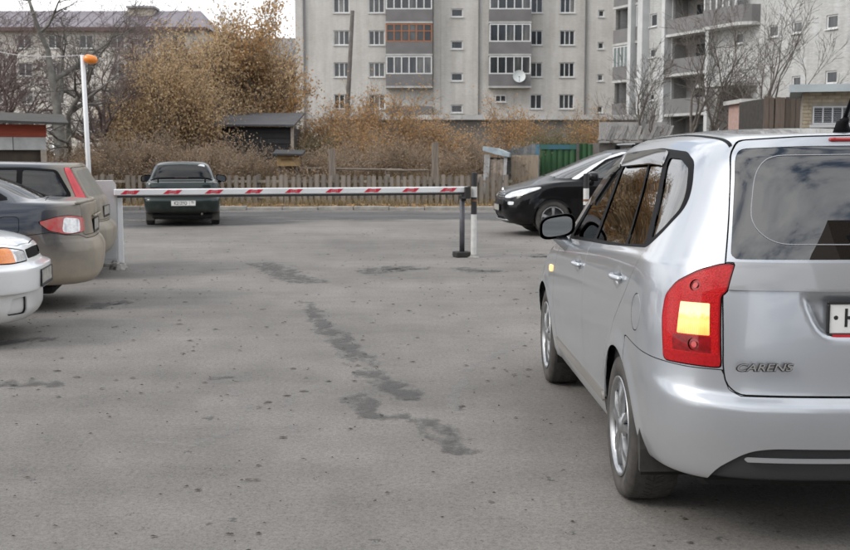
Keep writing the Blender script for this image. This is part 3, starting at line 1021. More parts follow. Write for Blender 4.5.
        for k in range(fl):
            for j in range(int(W/3.4)):
                x = s_*(1.4 + j*3.4)
                mb = MB(); mb.box(min(x, x+s_*1.7), max(x, x+s_*1.7), .003, .06, 1.2+2.8*k, 2.6+2.8*k); mb.build('window', pane_mat(), root)
# ------------------------------------------------------------------ car kit: a smooth shell lofted through level outlines, then cut into panels
class TM:
    def __init__(s, V, N, U, F):
        s.V, s.N, s.U, s.F = V, N, U, F
    def compact(s):
        used, inv = np.unique(s.F, return_inverse=True)
        return TM(s.V[used], s.N[used], s.U[used], inv.reshape(-1, 3)), used
def lin_fn(pts):
    xs = np.array([p[0] for p in pts], float)
    zs = np.array([p[1] for p in pts], float)
    if len(xs) == 1:
        return lambda x: np.full_like(x, zs[0])
    P = zs[:, None, None]
    def fn(x):
        # monotone cubic through the points
        h = np.diff(xs); dl = np.diff(zs) / h
        m = np.zeros_like(zs); m[0] = dl[0]; m[-1] = dl[-1]
        for i in range(1, len(zs) - 1):
            if dl[i - 1] * dl[i] > 0:
                w1, w2 = 2 * h[i] + h[i - 1], h[i] + 2 * h[i - 1]
                m[i] = (w1 + w2) / (w1 / dl[i - 1] + w2 / dl[i])
        x = np.clip(x, xs[0], xs[-1])
        k = np.clip(np.searchsorted(xs, x) - 1, 0, len(xs) - 2)
        t = (x - xs[k]) / h[k]
        return ((2 * t**3 - 3 * t**2 + 1) * zs[k] + (t**3 - 2 * t**2 + t) * h[k] * m[k]
                + (-2 * t**3 + 3 * t**2) * zs[k + 1] + (t**3 - t**2) * h[k] * m[k + 1])
    return fn
def quarter(L, w, n, N):
    th = np.linspace(0, math.pi / 2, 600)
    X = -L * np.cos(th) ** (2.0 / n)
    Y = w * np.sin(th) ** (2.0 / n)
    s = np.concatenate([[0], np.cumsum(np.hypot(np.diff(X), np.diff(Y)))])
    q = np.linspace(0, s[-1], N)
    return np.interp(q, s, X), np.interp(q, s, Y)
def shell(levels, nr, ns, nf, sub, uref):
    """levels: dicts xr xf w z=[(x,z)..] Lr nr Lf nf; returns TM of the whole closed skin"""
    P = []
    for lv in levels:
        Lr, Lf, w = lv.get('Lr', 0.9), lv.get('Lf', 0.9), lv['w']
        X0, Y0 = quarter(Lr, w, lv.get('nr', 4.5), nr)
        X0 = X0 + lv['xr'] + Lr
        X2, Y2 = quarter(Lf, w, lv.get('nf', 4.0), nf)
        X2, Y2 = (-X2 + lv['xf'] - Lf)[::-1], Y2[::-1]
        X1 = np.linspace(X0[-1], X2[0], ns + 2)[1:-1]
        x = np.concatenate([X0, X1, X2])
        y = np.concatenate([Y0, np.full(ns, w), Y2])
        if 'wx' in lv:                                   # plan taper
            y = y * lin_fn(lv['wx'])(x)
        z = lin_fn(lv['z'])(x)
        if 'zy' in lv:                                   # crown across the width
            z = z - lv['zy'] * (y / max(lv['w'], 1e-3)) ** 2
        P.append(np.stack([x, y, z], 1))
    P = np.array(P)
    Kn, T, _ = P.shape
    ref = P[uref]
    u = np.concatenate([[0], np.cumsum(np.linalg.norm(np.diff(ref[:, :2], axis=0), axis=1))])
    h = (np.linalg.norm(np.diff(P, axis=0), axis=2) + 1e-4)[..., None]
    dl = np.diff(P, axis=0) / h
    m = np.zeros_like(P)
    m[0], m[-1] = dl[0], dl[-1]
    h0, h1, d0, d1 = h[:-1], h[1:], dl[:-1], dl[1:]
    w1, w2 = 2 * h1 + h0, h1 + 2 * h0
    ok = d0 * d1 > 1e-12
    with np.errstate(divide='ignore', invalid='ignore'):
        hm = (w1 + w2) / (w1 / d0 + w2 / d1)
    m[1:-1] = np.where(ok, hm, 0)
    rows = []
    for k in range(Kn - 1):
        n = sub[k] if isinstance(sub, (list, tuple)) else sub
        for i in range(n):
            t = i / n
            rows.append((2*t**3 - 3*t**2 + 1) * P[k] + (t**3 - 2*t**2 + t) * h[k] * m[k]
                        + (-2*t**3 + 3*t**2) * P[k+1] + (t**3 - t**2) * h[k] * m[k+1])
    rows.append(P[-1])
    G = np.array(rows)                                    # (rows, T, 3) left half
    Rr = G[:, 1:-1][:, ::-1].copy()
    Rr[..., 1] *= -1
    A = np.concatenate([G, Rr], 1)
    uu = np.concatenate([u, -u[1:-1][::-1]])
    nR, nT, _ = A.shape
    idx = np.arange(nR * nT).reshape(nR, nT)
    a = idx[:-1]; b = np.roll(idx, -1, 1)[:-1]; c = np.roll(idx, -1, 1)[1:]; d = idx[1:]
    F = np.concatenate([np.stack([a, d, c], -1).reshape(-1, 3), np.stack([a, c, b], -1).reshape(-1, 3)])
    V = A.reshape(-1, 3)
    fn = np.cross(V[F[:, 1]] - V[F[:, 0]], V[F[:, 2]] - V[F[:, 0]])
    keep = np.linalg.norm(fn, axis=1) > 1e-10
    F, fn = F[keep], fn[keep]
    N = np.zeros_like(V)
    for k in range(3):
        np.add.at(N, F[:, k], fn)
    flat = np.abs(V[:, 1]) < 1e-3
    N[flat, 1] = 0
    N /= np.linalg.norm(N, axis=1, keepdims=True) + 1e-12
    # make sure normals look outwards
    top = np.argmax(V[:, 2])
    if N[top, 2] < 0:
        N = -N
        F = F[:, ::-1]
    return TM(V, N, np.tile(uu, nR), F)
def clip(tm, f):
    """split along f = 0 -> (inside f<0, outside f>0)"""
    f = np.where(np.abs(f) < 1e-7, 1e-7, f)
    s = f[tm.F] < 0
    cnt = s.sum(1)
    Fin, Fout = [tm.F[cnt == 3]], [tm.F[cnt == 0]]
    V, N, U = [tm.V], [tm.N], [tm.U]
    mixed = (cnt == 1) | (cnt == 2)
    if mixed.any():
        Fm, sm, cm = tm.F[mixed], s[mixed], cnt[mixed]
        lone_in = cm == 1
        lone = np.where(lone_in, np.argmax(sm, 1), np.argmin(sm, 1))
        r_ = np.arange(len(Fm))
        a, b, c = Fm[r_, lone], Fm[r_, (lone + 1) % 3], Fm[r_, (lone + 2) % 3]
        E = np.sort(np.concatenate([np.stack([a, b], 1), np.stack([a, c], 1)]), 1)
        ue, inv = np.unique(E, axis=0, return_inverse=True)
        inv = inv.reshape(-1)
        t = f[ue[:, 0]] / (f[ue[:, 0]] - f[ue[:, 1]])
        def L(A):
            tt = t if A.ndim == 1 else t[:, None]
            return A[ue[:, 0]] * (1 - tt) + A[ue[:, 1]] * tt
        nv = L(tm.N)
        nv /= np.linalg.norm(nv, axis=1, keepdims=True) + 1e-12
        V.append(L(tm.V)); N.append(nv); U.append(L(tm.U))
        p, q = inv[:len(Fm)] + len(tm.V), inv[len(Fm):] + len(tm.V)
        t1 = np.stack([a, p, q], 1)
        t2 = np.concatenate([np.stack([p, b, c], 1), np.stack([p, c, q], 1)])
        l2 = np.concatenate([lone_in, lone_in])
        Fin += [t1[lone_in], t2[~l2]]
        Fout += [t1[~lone_in], t2[l2]]
    V, N, U = np.concatenate(V), np.concatenate(N), np.concatenate(U)
    A = TM(V, N, U, np.concatenate(Fin)); B = TM(V, N, U, np.concatenate(Fout))
    nz = len(tm.V)
    res = []
    for X in (A, B):
        if len(X.F) == 0:
            res.append(TM(np.zeros((0, 3)), np.zeros((0, 3)), np.zeros(0), np.zeros((0, 3), int)))
            continue
        Y, used = X.compact()
        z = used >= nz
        e = np.concatenate([Y.F[:, [0, 1]], Y.F[:, [1, 2]], Y.F[:, [2, 0]]])
        Y.rim = e[z[e].all(1)]
        res.append(Y)
    return res[0], res[1]
def finer(tm):
    """split every triangle in four"""
    E = np.sort(np.concatenate([tm.F[:, [0, 1]], tm.F[:, [1, 2]], tm.F[:, [2, 0]]]), 1)
    ue, inv = np.unique(E, axis=0, return_inverse=True)
    inv = inv.reshape(-1) + len(tm.V)
    n = len(tm.F)
    a, b, c = inv[:n], inv[n:2*n], inv[2*n:]
    mid = lambda A: (A[ue[:, 0]] + A[ue[:, 1]]) / 2
    N = np.concatenate([tm.N, mid(tm.N)]); N /= np.linalg.norm(N, axis=1, keepdims=True) + 1e-12
    F = np.concatenate([np.stack([tm.F[:, 0], a, c], 1), np.stack([a, tm.F[:, 1], b], 1), np.stack([c, b, tm.F[:, 2]], 1), np.stack([a, b, c], 1)])
    t = TM(np.concatenate([tm.V, mid(tm.V)]), N, np.concatenate([tm.U, mid(tm.U)]), F)
    if hasattr(tm, 'rim'):
        t.rim = tm.rim
    return t
def chaikin(poly, r=0.03, it=3):
    P = [np.array(p, float) for p in poly]
    out = []
    n = len(P)
    for i in range(n):
        a, b, c = P[i - 1], P[i], P[(i + 1) % n]
        la, lc = np.linalg.norm(a - b), np.linalg.norm(c - b)
        ra, rc = min(r, la * .45), min(r, lc * .45)
        p0, p1 = b + (a - b) * ra / la, b + (c - b) * rc / lc
        for t in np.linspace(0, 1, 5):
            out.append((1 - t)**2 * p0 + 2 * t * (1 - t) * b + t * t * p1)
    return np.array(out)
def sdf(X, Y, poly):
    poly = np.asarray(poly, float)
    d = np.full(X.shape, 1e9)
    ins = np.zeros(X.shape, bool)
    for i in range(len(poly)):
        a, b = poly[i - 1], poly[i]
        ex, ey = b - a
        wx, wy = X - a[0], Y - a[1]
        t = np.clip((wx * ex + wy * ey) / (ex * ex + ey * ey + 1e-12), 0, 1)
        d = np.minimum(d, (wx - ex * t) ** 2 + (wy - ey * t) ** 2)
        c = ((a[1] > Y) != (b[1] > Y))
        with np.errstate(divide='ignore', invalid='ignore'):
            xi = a[0] + (Y - a[1]) * ex / (ey if abs(ey) > 1e-12 else 1e-12)
        ins ^= c & (X < xi)
    return np.sqrt(d) * np.where(ins, -1, 1)
def side_f(tm, poly, ymin=0.4):
    return np.maximum(sdf(tm.V[:, 0], tm.V[:, 2], poly), ymin - np.abs(tm.V[:, 1]))
def end_f(tm, poly, xlim, rear=True):
    """poly in (|y|, z), on the rear (x < xlim) or the front (x > xlim)"""
    k = (tm.V[:, 0] - xlim) if rear else (xlim - tm.V[:, 0])
    return np.maximum(sdf(np.abs(tm.V[:, 1]), tm.V[:, 2], poly), k)
def wrap_f(tm, poly, xlim, rear=True):
    k = (tm.V[:, 0] - xlim) if rear else (xlim - tm.V[:, 0])
    return np.maximum(sdf(np.abs(tm.U), tm.V[:, 2], poly), k)
def top_f(tm, poly, zmin):
    return np.maximum(sdf(tm.V[:, 0], np.abs(tm.V[:, 1]), poly), zmin - tm.V[:, 2])
def tm_obj(name, tm, m, parent, off=0.0, lip=0.0, smooth=True, centre=False):
    V = tm.V + tm.N * off
    F = tm.F
    N = tm.N
    if lip and hasattr(tm, 'rim') and len(tm.rim):
        e = tm.rim
        vid = np.unique(e)
        mp = {int(i): len(V) + k for k, i in enumerate(vid)}
        V2 = V[vid] - tm.N[vid] * lip
        fl = []
        for a, b in e:
            fl.append((b, a, mp[int(a)])); fl.append((b, mp[int(a)], mp[int(b)]))
        V = np.concatenate([V, V2]); N = np.concatenate([N, N[vid]])
        F = np.concatenate([F, np.array(fl, int)])
    me = bpy.data.meshes.new(name)
    me.vertices.add(len(V)); me.vertices.foreach_set('co', V.astype(np.float32).ravel())
    me.loops.add(len(F) * 3); me.loops.foreach_set('vertex_index', F.astype(np.int32).ravel())
    me.polygons.add(len(F)); me.polygons.foreach_set('loop_start', np.arange(0, len(F) * 3, 3, dtype=np.int32))
    me.update(calc_edges=True)
    me.polygons.foreach_set('use_smooth', [True] * len(F))
    if smooth:
        me.normals_split_custom_set_from_vertices([tuple(n) for n in N])
    me.materials.append(m)
    o = bpy.data.objects.new(name, me)
    return link(o, parent)
def halves(tm):
    """left and right copy of a mirrored cut"""
    l, r_ = [], []
    c = tm.V[tm.F].mean(1)[:, 1]
    out = []
    for sel in (c > 0, c <= 0):
        if sel.any():
            t, used = TM(tm.V, tm.N, tm.U, tm.F[sel]).compact()
            if hasattr(tm, 'rim') and len(tm.rim):
                inv = np.full(len(tm.V), -1); inv[used] = np.arange(len(used))
                e = inv[tm.rim]
                t.rim = e[(e >= 0).all(1)]
            out.append(t)
    return out

def seam(body, f, w=0.0028):
    """cut the panel inside f<0 out of body with a shut line between: panel, body, gap"""
    inner, rest = clip(body, f + w)
    # the field has to be evaluated on the new vertices, so callers pass a function
    return inner, rest
def cut_panel(body, fn, w=0.0028):
    inner, rest = clip(body, fn(body) + w)
    gap, rest = clip(rest, fn(rest) - w)
    return inner, rest, gap

def wheel(parent, loc, side, Rw, Rr, width, rim_mat, style='spokes', nsp=5, dirty=True):
    """wheel > tyre, rim, spokes; side +1 when the outer face looks to +y"""
    dark = mat('brake_dark', (0.03, 0.03, 0.032), 0.6, var=.3)
    s = side
    mb = MB()
    mb.lathe([(0.02, s*-.02), (Rr*.62, s*-.02), (Rr*.62, s*-.05), (Rr*.93, s*-.05), (Rr*.93, s*-width*.9)], 32)
    w = mb.build('wheel', dark, parent, loc=loc)
    tw = width / 2
    prof = [(Rr*.985, -tw*.78), (Rr*1.03, -tw*.98), ((Rr+Rw)/2, -tw*1.06), (Rw*.955, -tw*.97), (Rw*.985, -tw*.80), (Rw*.998, -tw*.5), (Rw, 0),
            (Rw*.998, tw*.5), (Rw*.985, tw*.80), (Rw*.955, tw*.97), ((Rr+Rw)/2, tw*1.06), (Rr*1.03, tw*.98), (Rr*.985, tw*.78)]
    mt = MB()
    mt.lathe([(r_, a*1.0 - s*tw) for r_, a in prof], 56)
    tyre = mt.build('tyre', tyre_mat(), w, smooth=True)
    # tread grooves as raised blocks round the circumference
    tb = MB()
    nb = 64
    for k in range(nb):
        t0, t1 = 2*math.pi*k/nb, 2*math.pi*(k+.72)/nb
        for (a0, a1) in ((-.78, -.42), (-.34, -.03), (.05, .36), (.44, .80)):
            sk = .5 * 2*math.pi/nb * (1 if a0 < 0 else -1)
            vv = []
            for rr in (Rw*.99, Rw*1.007 - (0.004 if abs(a0) > .4 else 0)):
                for (tt, aa) in ((t0, a0), (t1, a0), (t1+sk, a1), (t0+sk, a1)):
                    vv.append((rr*math.cos(tt), aa*tw - s*tw, rr*math.sin(tt)))
            tb.add(vv, [(4, 5, 6, 7), (0, 1, 5, 4), (1, 2, 6, 5), (2, 3, 7, 6), (3, 0, 4, 7)])
    tb.build('tread', tyre_mat(), w)
    mr = MB()
    mr.lathe([(Rr*.93, s*-width*.55), (Rr*.95, s*-.02), (Rr*1.02, s*-.004), (Rr*1.015, s*.004), (Rr*.965, s*.002), (Rr*.93, s*-.02)], 48)
    mr.lathe([(0.0, s*.004), (Rr*.14, s*.004), (Rr*.17, s*-.004), (Rr*.30, s*-.008), (Rr*.33, s*-.03)], 32)
    rim = mr.build('rim', rim_mat, w, smooth=True)
    sp = MB()
    tot = nsp * 2 if style == 'twin' else nsp
    for k in range(tot):
        if style == 'twin':
            base = 2*math.pi*(k//2)/nsp + math.pi/2
            a_in, a_out = base + (.11 if k % 2 else -.11), base + (.24 if k % 2 else -.24)
            wi, wo = Rr*.085, Rr*.10
        else:
            a_in = a_out = 2*math.pi*k/tot + math.pi/2
            wi, wo = Rr*.13, Rr*(.19 if nsp <= 6 else .12)
        pts = []
        for (rr, aa, hw, yy) in ((Rr*.20, a_in, wi, .0), (Rr*.6, (a_in+a_out)/2, (wi+wo)*.44, .004), (Rr*.955, a_out, wo, -.008)):
            c = Vector((rr*math.cos(aa), 0, rr*math.sin(aa)))
            tdir = Vector((-math.sin(aa), 0, math.cos(aa)))
            for q, dy in ((-1, -.03), (-.72, 0), (.72, 0), (1, -.03)):
                pp = c + tdir * hw * q
                pts.append((pp.x, s * (yy + dy - .004), pp.z))
        sp.add(pts, [(i*4+j, i*4+j+1, i*4+4+j+1, i*4+4+j) for i in range(2) for j in range(3)])
    sp.build('spokes', rim_mat, w)
    return w
def tyre_mat():
    return mat('tyre_rubber', (0.045, 0.042, 0.040), 0.85, var=.5, scale=9, col2=(0.085, 0.078, 0.07), bump=.15, bscale=60)
def plate(parent, mtx, text_l, name='number_plate', frame=True, w=.52, h=.112, text=True):
    white = mat('plate_white', (.78, .78, .76), .45, var=.08, scale=12)
    black = mat('plate_black', (.015, .015, .016), .5)
    mb = MB(); mb.box(-w/2, w/2, -h/2, h/2, 0, .003, .002)
    mb.v = xform(mb.v, mtx)
    p = mb.build(name, white if text or frame == 'clean' else mat('plate_dusty', (.40, .385, .35), .7, var=.35, scale=14), parent)
    if frame:
        fr = MB()
        fr.box(-w/2-.012, w/2+.012, h/2, h/2+.012, -.004, .008, .003)
        fr.box(-w/2-.012, w/2+.012, -h/2-.026, -h/2, -.004, .008, .003)
        fr.box(-w/2-.012, -w/2, -h/2, h/2, -.004, .008, .003)
        fr.box(w/2, w/2+.012, -h/2, h/2, -.004, .008, .003)
        fr.v = xform(fr.v, mtx)
        fr.build('plate_frame', black, p)
    if text:
        bd = MB()                                   # black border line and region divider
        for (x0, x1, y0, y1) in ((-w/2+.006, w/2-.006, h/2-.008, h/2-.005), (-w/2+.006, w/2-.006, -h/2+.005, -h/2+.008),
                                 (-w/2+.006, -w/2+.009, -h/2+.008, h/2-.008), (w/2-.009, w/2-.006, -h/2+.008, h/2-.008), (w*.245, w*.252, -h/2+.008, h/2-.008)):
            bd.box(x0, x1, y0, y1, .0031, .0036)
        bd.v = xform(bd.v, mtx)
        bd.build('plate_border', black, p)
        big, reg = text_l
        text_mesh(big, .098, .0006, black, 'plate_number', p, mtx @ Matrix.Translation((-w*.115, 0, .0036)), sx=.80, weight=.002)
        text_mesh(reg, .062, .0006, black, 'plate_region', p, mtx @ Matrix.Translation((w*.37, h*.14, .0036)), sx=.9, weight=.0015)
    return p
# ------------------------------------------------------------------ silver people carrier in the right foreground
def renormal(tm):
    fn = np.cross(tm.V[tm.F[:, 1]] - tm.V[tm.F[:, 0]], tm.V[tm.F[:, 2]] - tm.V[tm.F[:, 0]])
    N = np.zeros_like(tm.V)
    for k in range(3):
        np.add.at(N, tm.F[:, k], fn)
    N[np.abs(tm.V[:, 1]) < 1e-4, 1] = 0
    N /= np.linalg.norm(N, axis=1, keepdims=True) + 1e-12
    tm.N = N
def press(tm, f, depth, width):
    """push the skin in (depth > 0) where f < 0, with a rounded wall of the given width"""
    t = np.clip(-f / width, 0, 1)
    t = t * t * (3 - 2 * t)
    tm.V = tm.V - tm.N * (depth * t)[:, None]
def flare(tm, cx, cz, Ra, amt, width):
    r_ = np.hypot(tm.V[:, 0] - cx, tm.V[:, 2] - cz) - Ra
    t = np.clip(1 - np.abs(r_) / width, 0, 1)
    t = t * t * (3 - 2 * t) * (np.abs(tm.V[:, 1]) > .5)
    tm.V[:, 1] += np.sign(tm.V[:, 1]) * amt * t
def wheel_tub(parent, cx, cz, Ra, y0, y1):
    dark = mat('wheel_well', (.018, .017, .016), .9, var=.3)
    for s in (1, -1):
        mb = MB()
        n = 24
        for i in range(n + 1):
            t = math.pi * (-.12 + 1.24 * i / n)
            for y in (y0, y1):
                mb.v.append((cx + Ra * math.cos(t), s * y, cz + Ra * math.sin(t)))
        mb.f += [(2*i, 2*i+1, 2*i+3, 2*i+2) for i in range(n)]
        mb.v.append((cx, s * y0, cz))
        c = len(mb.v) - 1
        mb.f += [(2*i, 2*i+2, c) for i in range(n)]
        mb.build('wheel_arch_liner', dark, parent)
def rounded(name, x0, x1, y0, y1, z0, z1, r_, m, parent, loc=None):
    """soft box: a superellipsoid-like block"""
    mb = MB()
    nu, nv = 20, 12
    cx, cy, cz = (x0+x1)/2, (y0+y1)/2, (z0+z1)/2
    a, b, c = (x1-x0)/2, (y1-y0)/2, (z1-z0)/2
    e = r_
    pw = lambda v: math.copysign(abs(v) ** e, v)
    for i in range(nv + 1):
        ph = -math.pi/2 + math.pi * i / nv
        for k in range(nu):
            th = 2*math.pi*k/nu
            mb.v.append((cx + a*pw(math.cos(ph))*pw(math.cos(th)), cy + b*pw(math.cos(ph))*pw(math.sin(th)), cz + c*pw(math.sin(ph))))
    for i in range(nv):
        for k in range(nu):
            k2 = (k+1) % nu
            mb.f.append((i*nu+k, i*nu+k2, (i+1)*nu+k2, (i+1)*nu+k))
    return mb.build(name, m, parent, smooth=True, loc=loc)
def seats(parent, rows, m, zc=0.0):
    for (x, ys) in rows:
        for y in ys:
            s = rounded('seat', x-.02, x+.50, y-.25, y+.25, .32+zc, .56+zc, .35, m, parent)
            rounded('backrest', x-.16, x+.02, y-.24, y+.24, .50+zc, 1.12+zc, .4, m, s)
            rounded('headrest', x-.17, x-.05, y-.13, y+.13, 1.14+zc, 1.33+zc, .5, m, s)
def trim_black():
    return mat('trim_black', (.008, .008, .009), .6, spec=.08)
def lens_red():
    if 'lens_red' in _M: return _M['lens_red']
    m, nt, b = new_mat('lens_red')
    tc = nt.nodes.new('ShaderNodeTexCoord')
    v = nt.nodes.new('ShaderNodeTexVoronoi')
    v.inputs['Scale'].default_value = 170
    nt.links.new(tc.outputs['Object'], v.inputs['Vector'])
    r = ramp_node(nt, [(.05, (.66, .010, .012)), (.45, (.50, .006, .008)), (.8, (.36, .004, .006))])
    nt.links.new(v.outputs['Distance'], r.inputs['Fac'])
    nt.links.new(r.outputs['Color'], b.inputs['Base Color'])
    b.inputs['Roughness'].default_value = .3
    b.inputs['Specular IOR Level'].default_value = .2
    b.inputs['Coat Weight'].default_value = .5
    b.inputs['Coat Roughness'].default_value = .02
    bp = nt.nodes.new('ShaderNodeBump')
    bp.inputs['Strength'].default_value = .12
    bp.inputs['Distance'].default_value = .01
    nt.links.new(v.outputs['Distance'], bp.inputs['Height'])
    nt.links.new(bp.outputs['Normal'], b.inputs['Normal'])
    _M['lens_red'] = m
    return m

def lit_lens():
    """switched-on lamp: pale and hot towards the bulb at the top, amber below, ribbed"""
    m, nt, b = new_mat('indicator_lit')
    tc = nt.nodes.new('ShaderNodeTexCoord')
    sp = nt.nodes.new('ShaderNodeSeparateXYZ')
    nt.links.new(tc.outputs['Object'], sp.inputs[0])
    n = noise(nt, tc.outputs['Object'], 45, 3, .6)
    z = math_node(nt, 'MULTIPLY_ADD', n.outputs['Fac'], .05, sp.outputs['Z'])
    f = math_node(nt, 'MULTIPLY_ADD', z, 1/.125, -.892/.125, clamp=True)
    r = ramp_node(nt, [(0, (.88, .36, .05)), (.28, (.98, .62, .12)), (.42, (1.0, .80, .22)), (.56, (.98, .58, .12)), (.72, (1.0, .86, .55)), (1, (1.0, .80, .45))])
    nt.links.new(f, r.inputs['Fac'])
    wv = nt.nodes.new('ShaderNodeTexWave')
    wv.bands_direction = 'Y'
    wv.inputs['Scale'].default_value = 48
    nt.links.new(tc.outputs['Object'], wv.inputs['Vector'])
    st = math_node(nt, 'MULTIPLY_ADD', wv.outputs['Fac'], .14, .62)
    nt.links.new(r.outputs['Color'], b.inputs['Emission Color'])
    nt.links.new(st, b.inputs['Emission Strength'])
    b.inputs['Base Color'].default_value = (.55, .30, .10, 1)
    b.inputs['Roughness'].default_value = .2
    b.inputs['Coat Weight'].default_value = 1
    return m
def build_mpv():
    car = empty('people_carrier', (MPV_X, MPV_Y, 0), math.pi / 2 + MPV_YAW)
    tag(car, 'silver people carrier with lit rear lamp, seen from behind on the right', 'car')
    P = paint('silver_paint', (.475, .50, .535), .62, .33, dirt=(.27, .245, .215), dirt_h=.40, dirt_amt=.62)
    blk, gap_m = trim_black(), mat('panel_gap_dark', (.01, .01, .01), .8)
    chrome = mat('chrome', (.75, .76, .78), .12, 1.0)
    badge_m = mat('badge_chrome', (.80, .81, .83), .10, 1.0)
    lv = [
        dict(z=[(0, .30)], xr=-.62, xf=3.2, w=.60),
        dict(z=[(-.9, .305), (-.5, .30), (.35, .24), (2.3, .24), (3.0, .22), (3.6, .22)], xr=-.890, xf=3.50, w=.835, Lr=.7, nr=4, Lf=.9, nf=3.2),
        dict(z=[(-.9, .42), (-.5, .40), (.35, .335), (2.3, .335), (3.6, .35)], xr=-.918, xf=3.58, w=.875, Lr=.7, nr=4, Lf=.9, nf=3.2),
        dict(z=[(-.9, .592), (-.4, .60), (3.6, .52)], xr=-.938, xf=3.61, w=.900, Lr=.7, nr=4, Lf=.9, nf=3.2),
        dict(z=[(-.9, .612), (-.4, .66), (3.6, .57)], xr=-.931, xf=3.61, w=.904, Lr=.7, nr=4, Lf=.9, nf=3.2),
        dict(z=[(-.9, .648), (-.4, .72), (3.6, .60)], xr=-.893, xf=3.60, w=.907, Lr=.68, nr=4, Lf=.9, nf=3.2),
        dict(z=[(-.9, .82), (-.3, .86), (3.6, .70)], xr=-.886, xf=3.57, w=.905, Lr=.7, nr=3.9, Lf=.95, nf=3.0),
        dict(z=[(-.9, 1.02), (-.3, 1.0), (2.2, .93), (3.45, .80)], xr=-.868, xf=3.42, w=.895, Lr=.7, nr=3.8, Lf=1.0, nf=2.8),
        dict(z=[(-.9, 1.13), (-.3, 1.12), (1.9, 1.01), (2.6, .96), (3.1, .90)], xr=-.845, xf=3.08, w=.872, Lr=.66, nr=3.8, Lf=.8, nf=2.8),
        dict(z=[(-.9, 1.17), (-.3, 1.16), (1.9, 1.045), (2.6, 1.03)], xr=-.833, xf=2.62, w=.850, Lr=.64, nr=3.8, Lf=.55, nf=2.6),
        dict(z=[(-.8, 1.37), (-.3, 1.37), (2.2, 1.30)], xr=-.755, xf=2.20, w=.755, Lr=.60, nr=3.8, Lf=.55, nf=2.5),
        dict(z=[(-.7, 1.555), (.3, 1.575), (1.0, 1.56), (1.8, 1.49)], xr=-.665, xf=1.80, w=.668, Lr=.55, nr=4, Lf=.55, nf=2.5),
        dict(z=[(-.62, 1.605), (.3, 1.635), (1.0, 1.625), (1.65, 1.55)], xr=-.632, xf=1.66, w=.610, Lr=.5, nr=4, Lf=.5, nf=2.6),
        dict(z=[(-.62, 1.640), (.3, 1.675), (1.0, 1.668), (1.55, 1.59)], xr=-.620, xf=1.56, w=.47, Lr=.4, nr=4, Lf=.45, nf=2.6),
        dict(z=[(-.61, 1.652), (.4, 1.690), (1.0, 1.685), (1.5, 1.61)], xr=-.612, xf=1.52, w=.22, Lr=.2, nr=4, Lf=.3, nf=2.6),
        dict(z=[(-.61, 1.655), (.4, 1.694), (1.0, 1.689), (1.5, 1.615)], xr=-.612, xf=1.52, w=.0005, Lr=.2, nr=4, Lf=.3, nf=2.6),
    ]
    tm = shell(lv, 74, 58, 46, [3, 9, 18, 5, 5, 10, 10, 8, 6, 10, 10, 7, 6, 4, 2], 6)
    # pressings in the skin
    rec = chaikin([(-.3, 1.043), (.375, 1.043), (.335, .93), (.29, .865), (-.3, .855)], .05)
    press(tm, end_f(tm, rec, -.5), .032, .035)
    ins = chaikin([(-.3, .447), (.48, .450), (.57, .433), (.68, .35), (.72, .22), (-.3, .22)], .05)
    gz = [(-.3, 1.052), (.80, 1.052), (.80, 1.150), (-.3, 1.150)]
    for (hx, hz) in ((1.28, .955), (.10, 1.005)):         # hand bowls behind the door handles
        r_ = np.hypot((tm.V[:, 0]-hx)/.075, (tm.V[:, 2]-hz)/.042) - 1
        r_ = np.where(np.abs(tm.V[:, 1]) > .5, r_, 1)
        press(tm, r_, .020, .8)
    RA = .372
    for cx in (0.0, 2.70):
        flare(tm, cx, .328, RA, .014, .085)
    renormal(tm)
    # wheel openings
    body = tm
    rim_tubs = []
    for cx in (0.0, 2.70):
        f = np.maximum(np.hypot(body.V[:, 0]-cx, body.V[:, 2]-.328) - RA, .45 - np.abs(body.V[:, 1]))
        _, body = clip(body, f)
        rim_tubs.append(body)
    # keep the under-floor out of the painted skin
    under, body = clip(body, body.V[:, 2] - .252 - .045*np.clip((-.3-body.V[:, 0])/.3, 0, 1))
    gaps = []
    # tail lamps
    U0 = np.interp(.672, tm.V[(tm.U >= 0) & (tm.U < 1.4)][:, 1], tm.U[(tm.U >= 0) & (tm.U < 1.4)]) if False else .69
    lamp = chaikin([(.648, 1.152), (.652, 1.040), (.674, 1.028), (.668, .750), (.922, .758), (.934, .93), (.924, 1.010), (.875, 1.070), (.785, 1.122), (.71, 1.146)], .018)
    lamp_t, body, g = cut_panel(body, lambda t: wrap_f(t, lamp, -.45)); gaps.append(g)
    # tailgate
    tg = chaikin([(-.3, 1.652), (.30, 1.640), (.53, 1.625), (.572, 1.57), (.607, 1.34), (.638, 1.165), (.655, 1.03), (.655, .76), (.645, .69), (.60, .650), (-.3, .645)], .025)
    gate, body, g = cut_panel(body, lambda t: end_f(t, tg, -.5)); gaps.append(g)
    rg = chaikin([(-.3, 1.170), (.622, 1.166), (.594, 1.34), (.560, 1.555), (.535, 1.592), (.30, 1.602), (-.3, 1.608)], .03)
    rglass, gate = clip(gate, end_f(gate, rg, -.4))
    garn, gate = clip(gate, end_f(gate, [(-.3, 1.0495), (.9, 1.0495), (.9, 1.153), (-.3, 1.153)], -.6))
    # rear bumper
    bp_ = [(-.2, .642), (.60, .646), (.645, .67), (.664, .743), (.80, .745), (.922, .752), (1.15, .762), (1.45, .78), (1.45, .1), (-.2, .1)]
    bump, body, g = cut_panel(body, lambda t: wrap_f(t, bp_, .1), .0018); gaps.append(g)
    insert, bump = clip(bump, end_f(bump, ins, -.5))
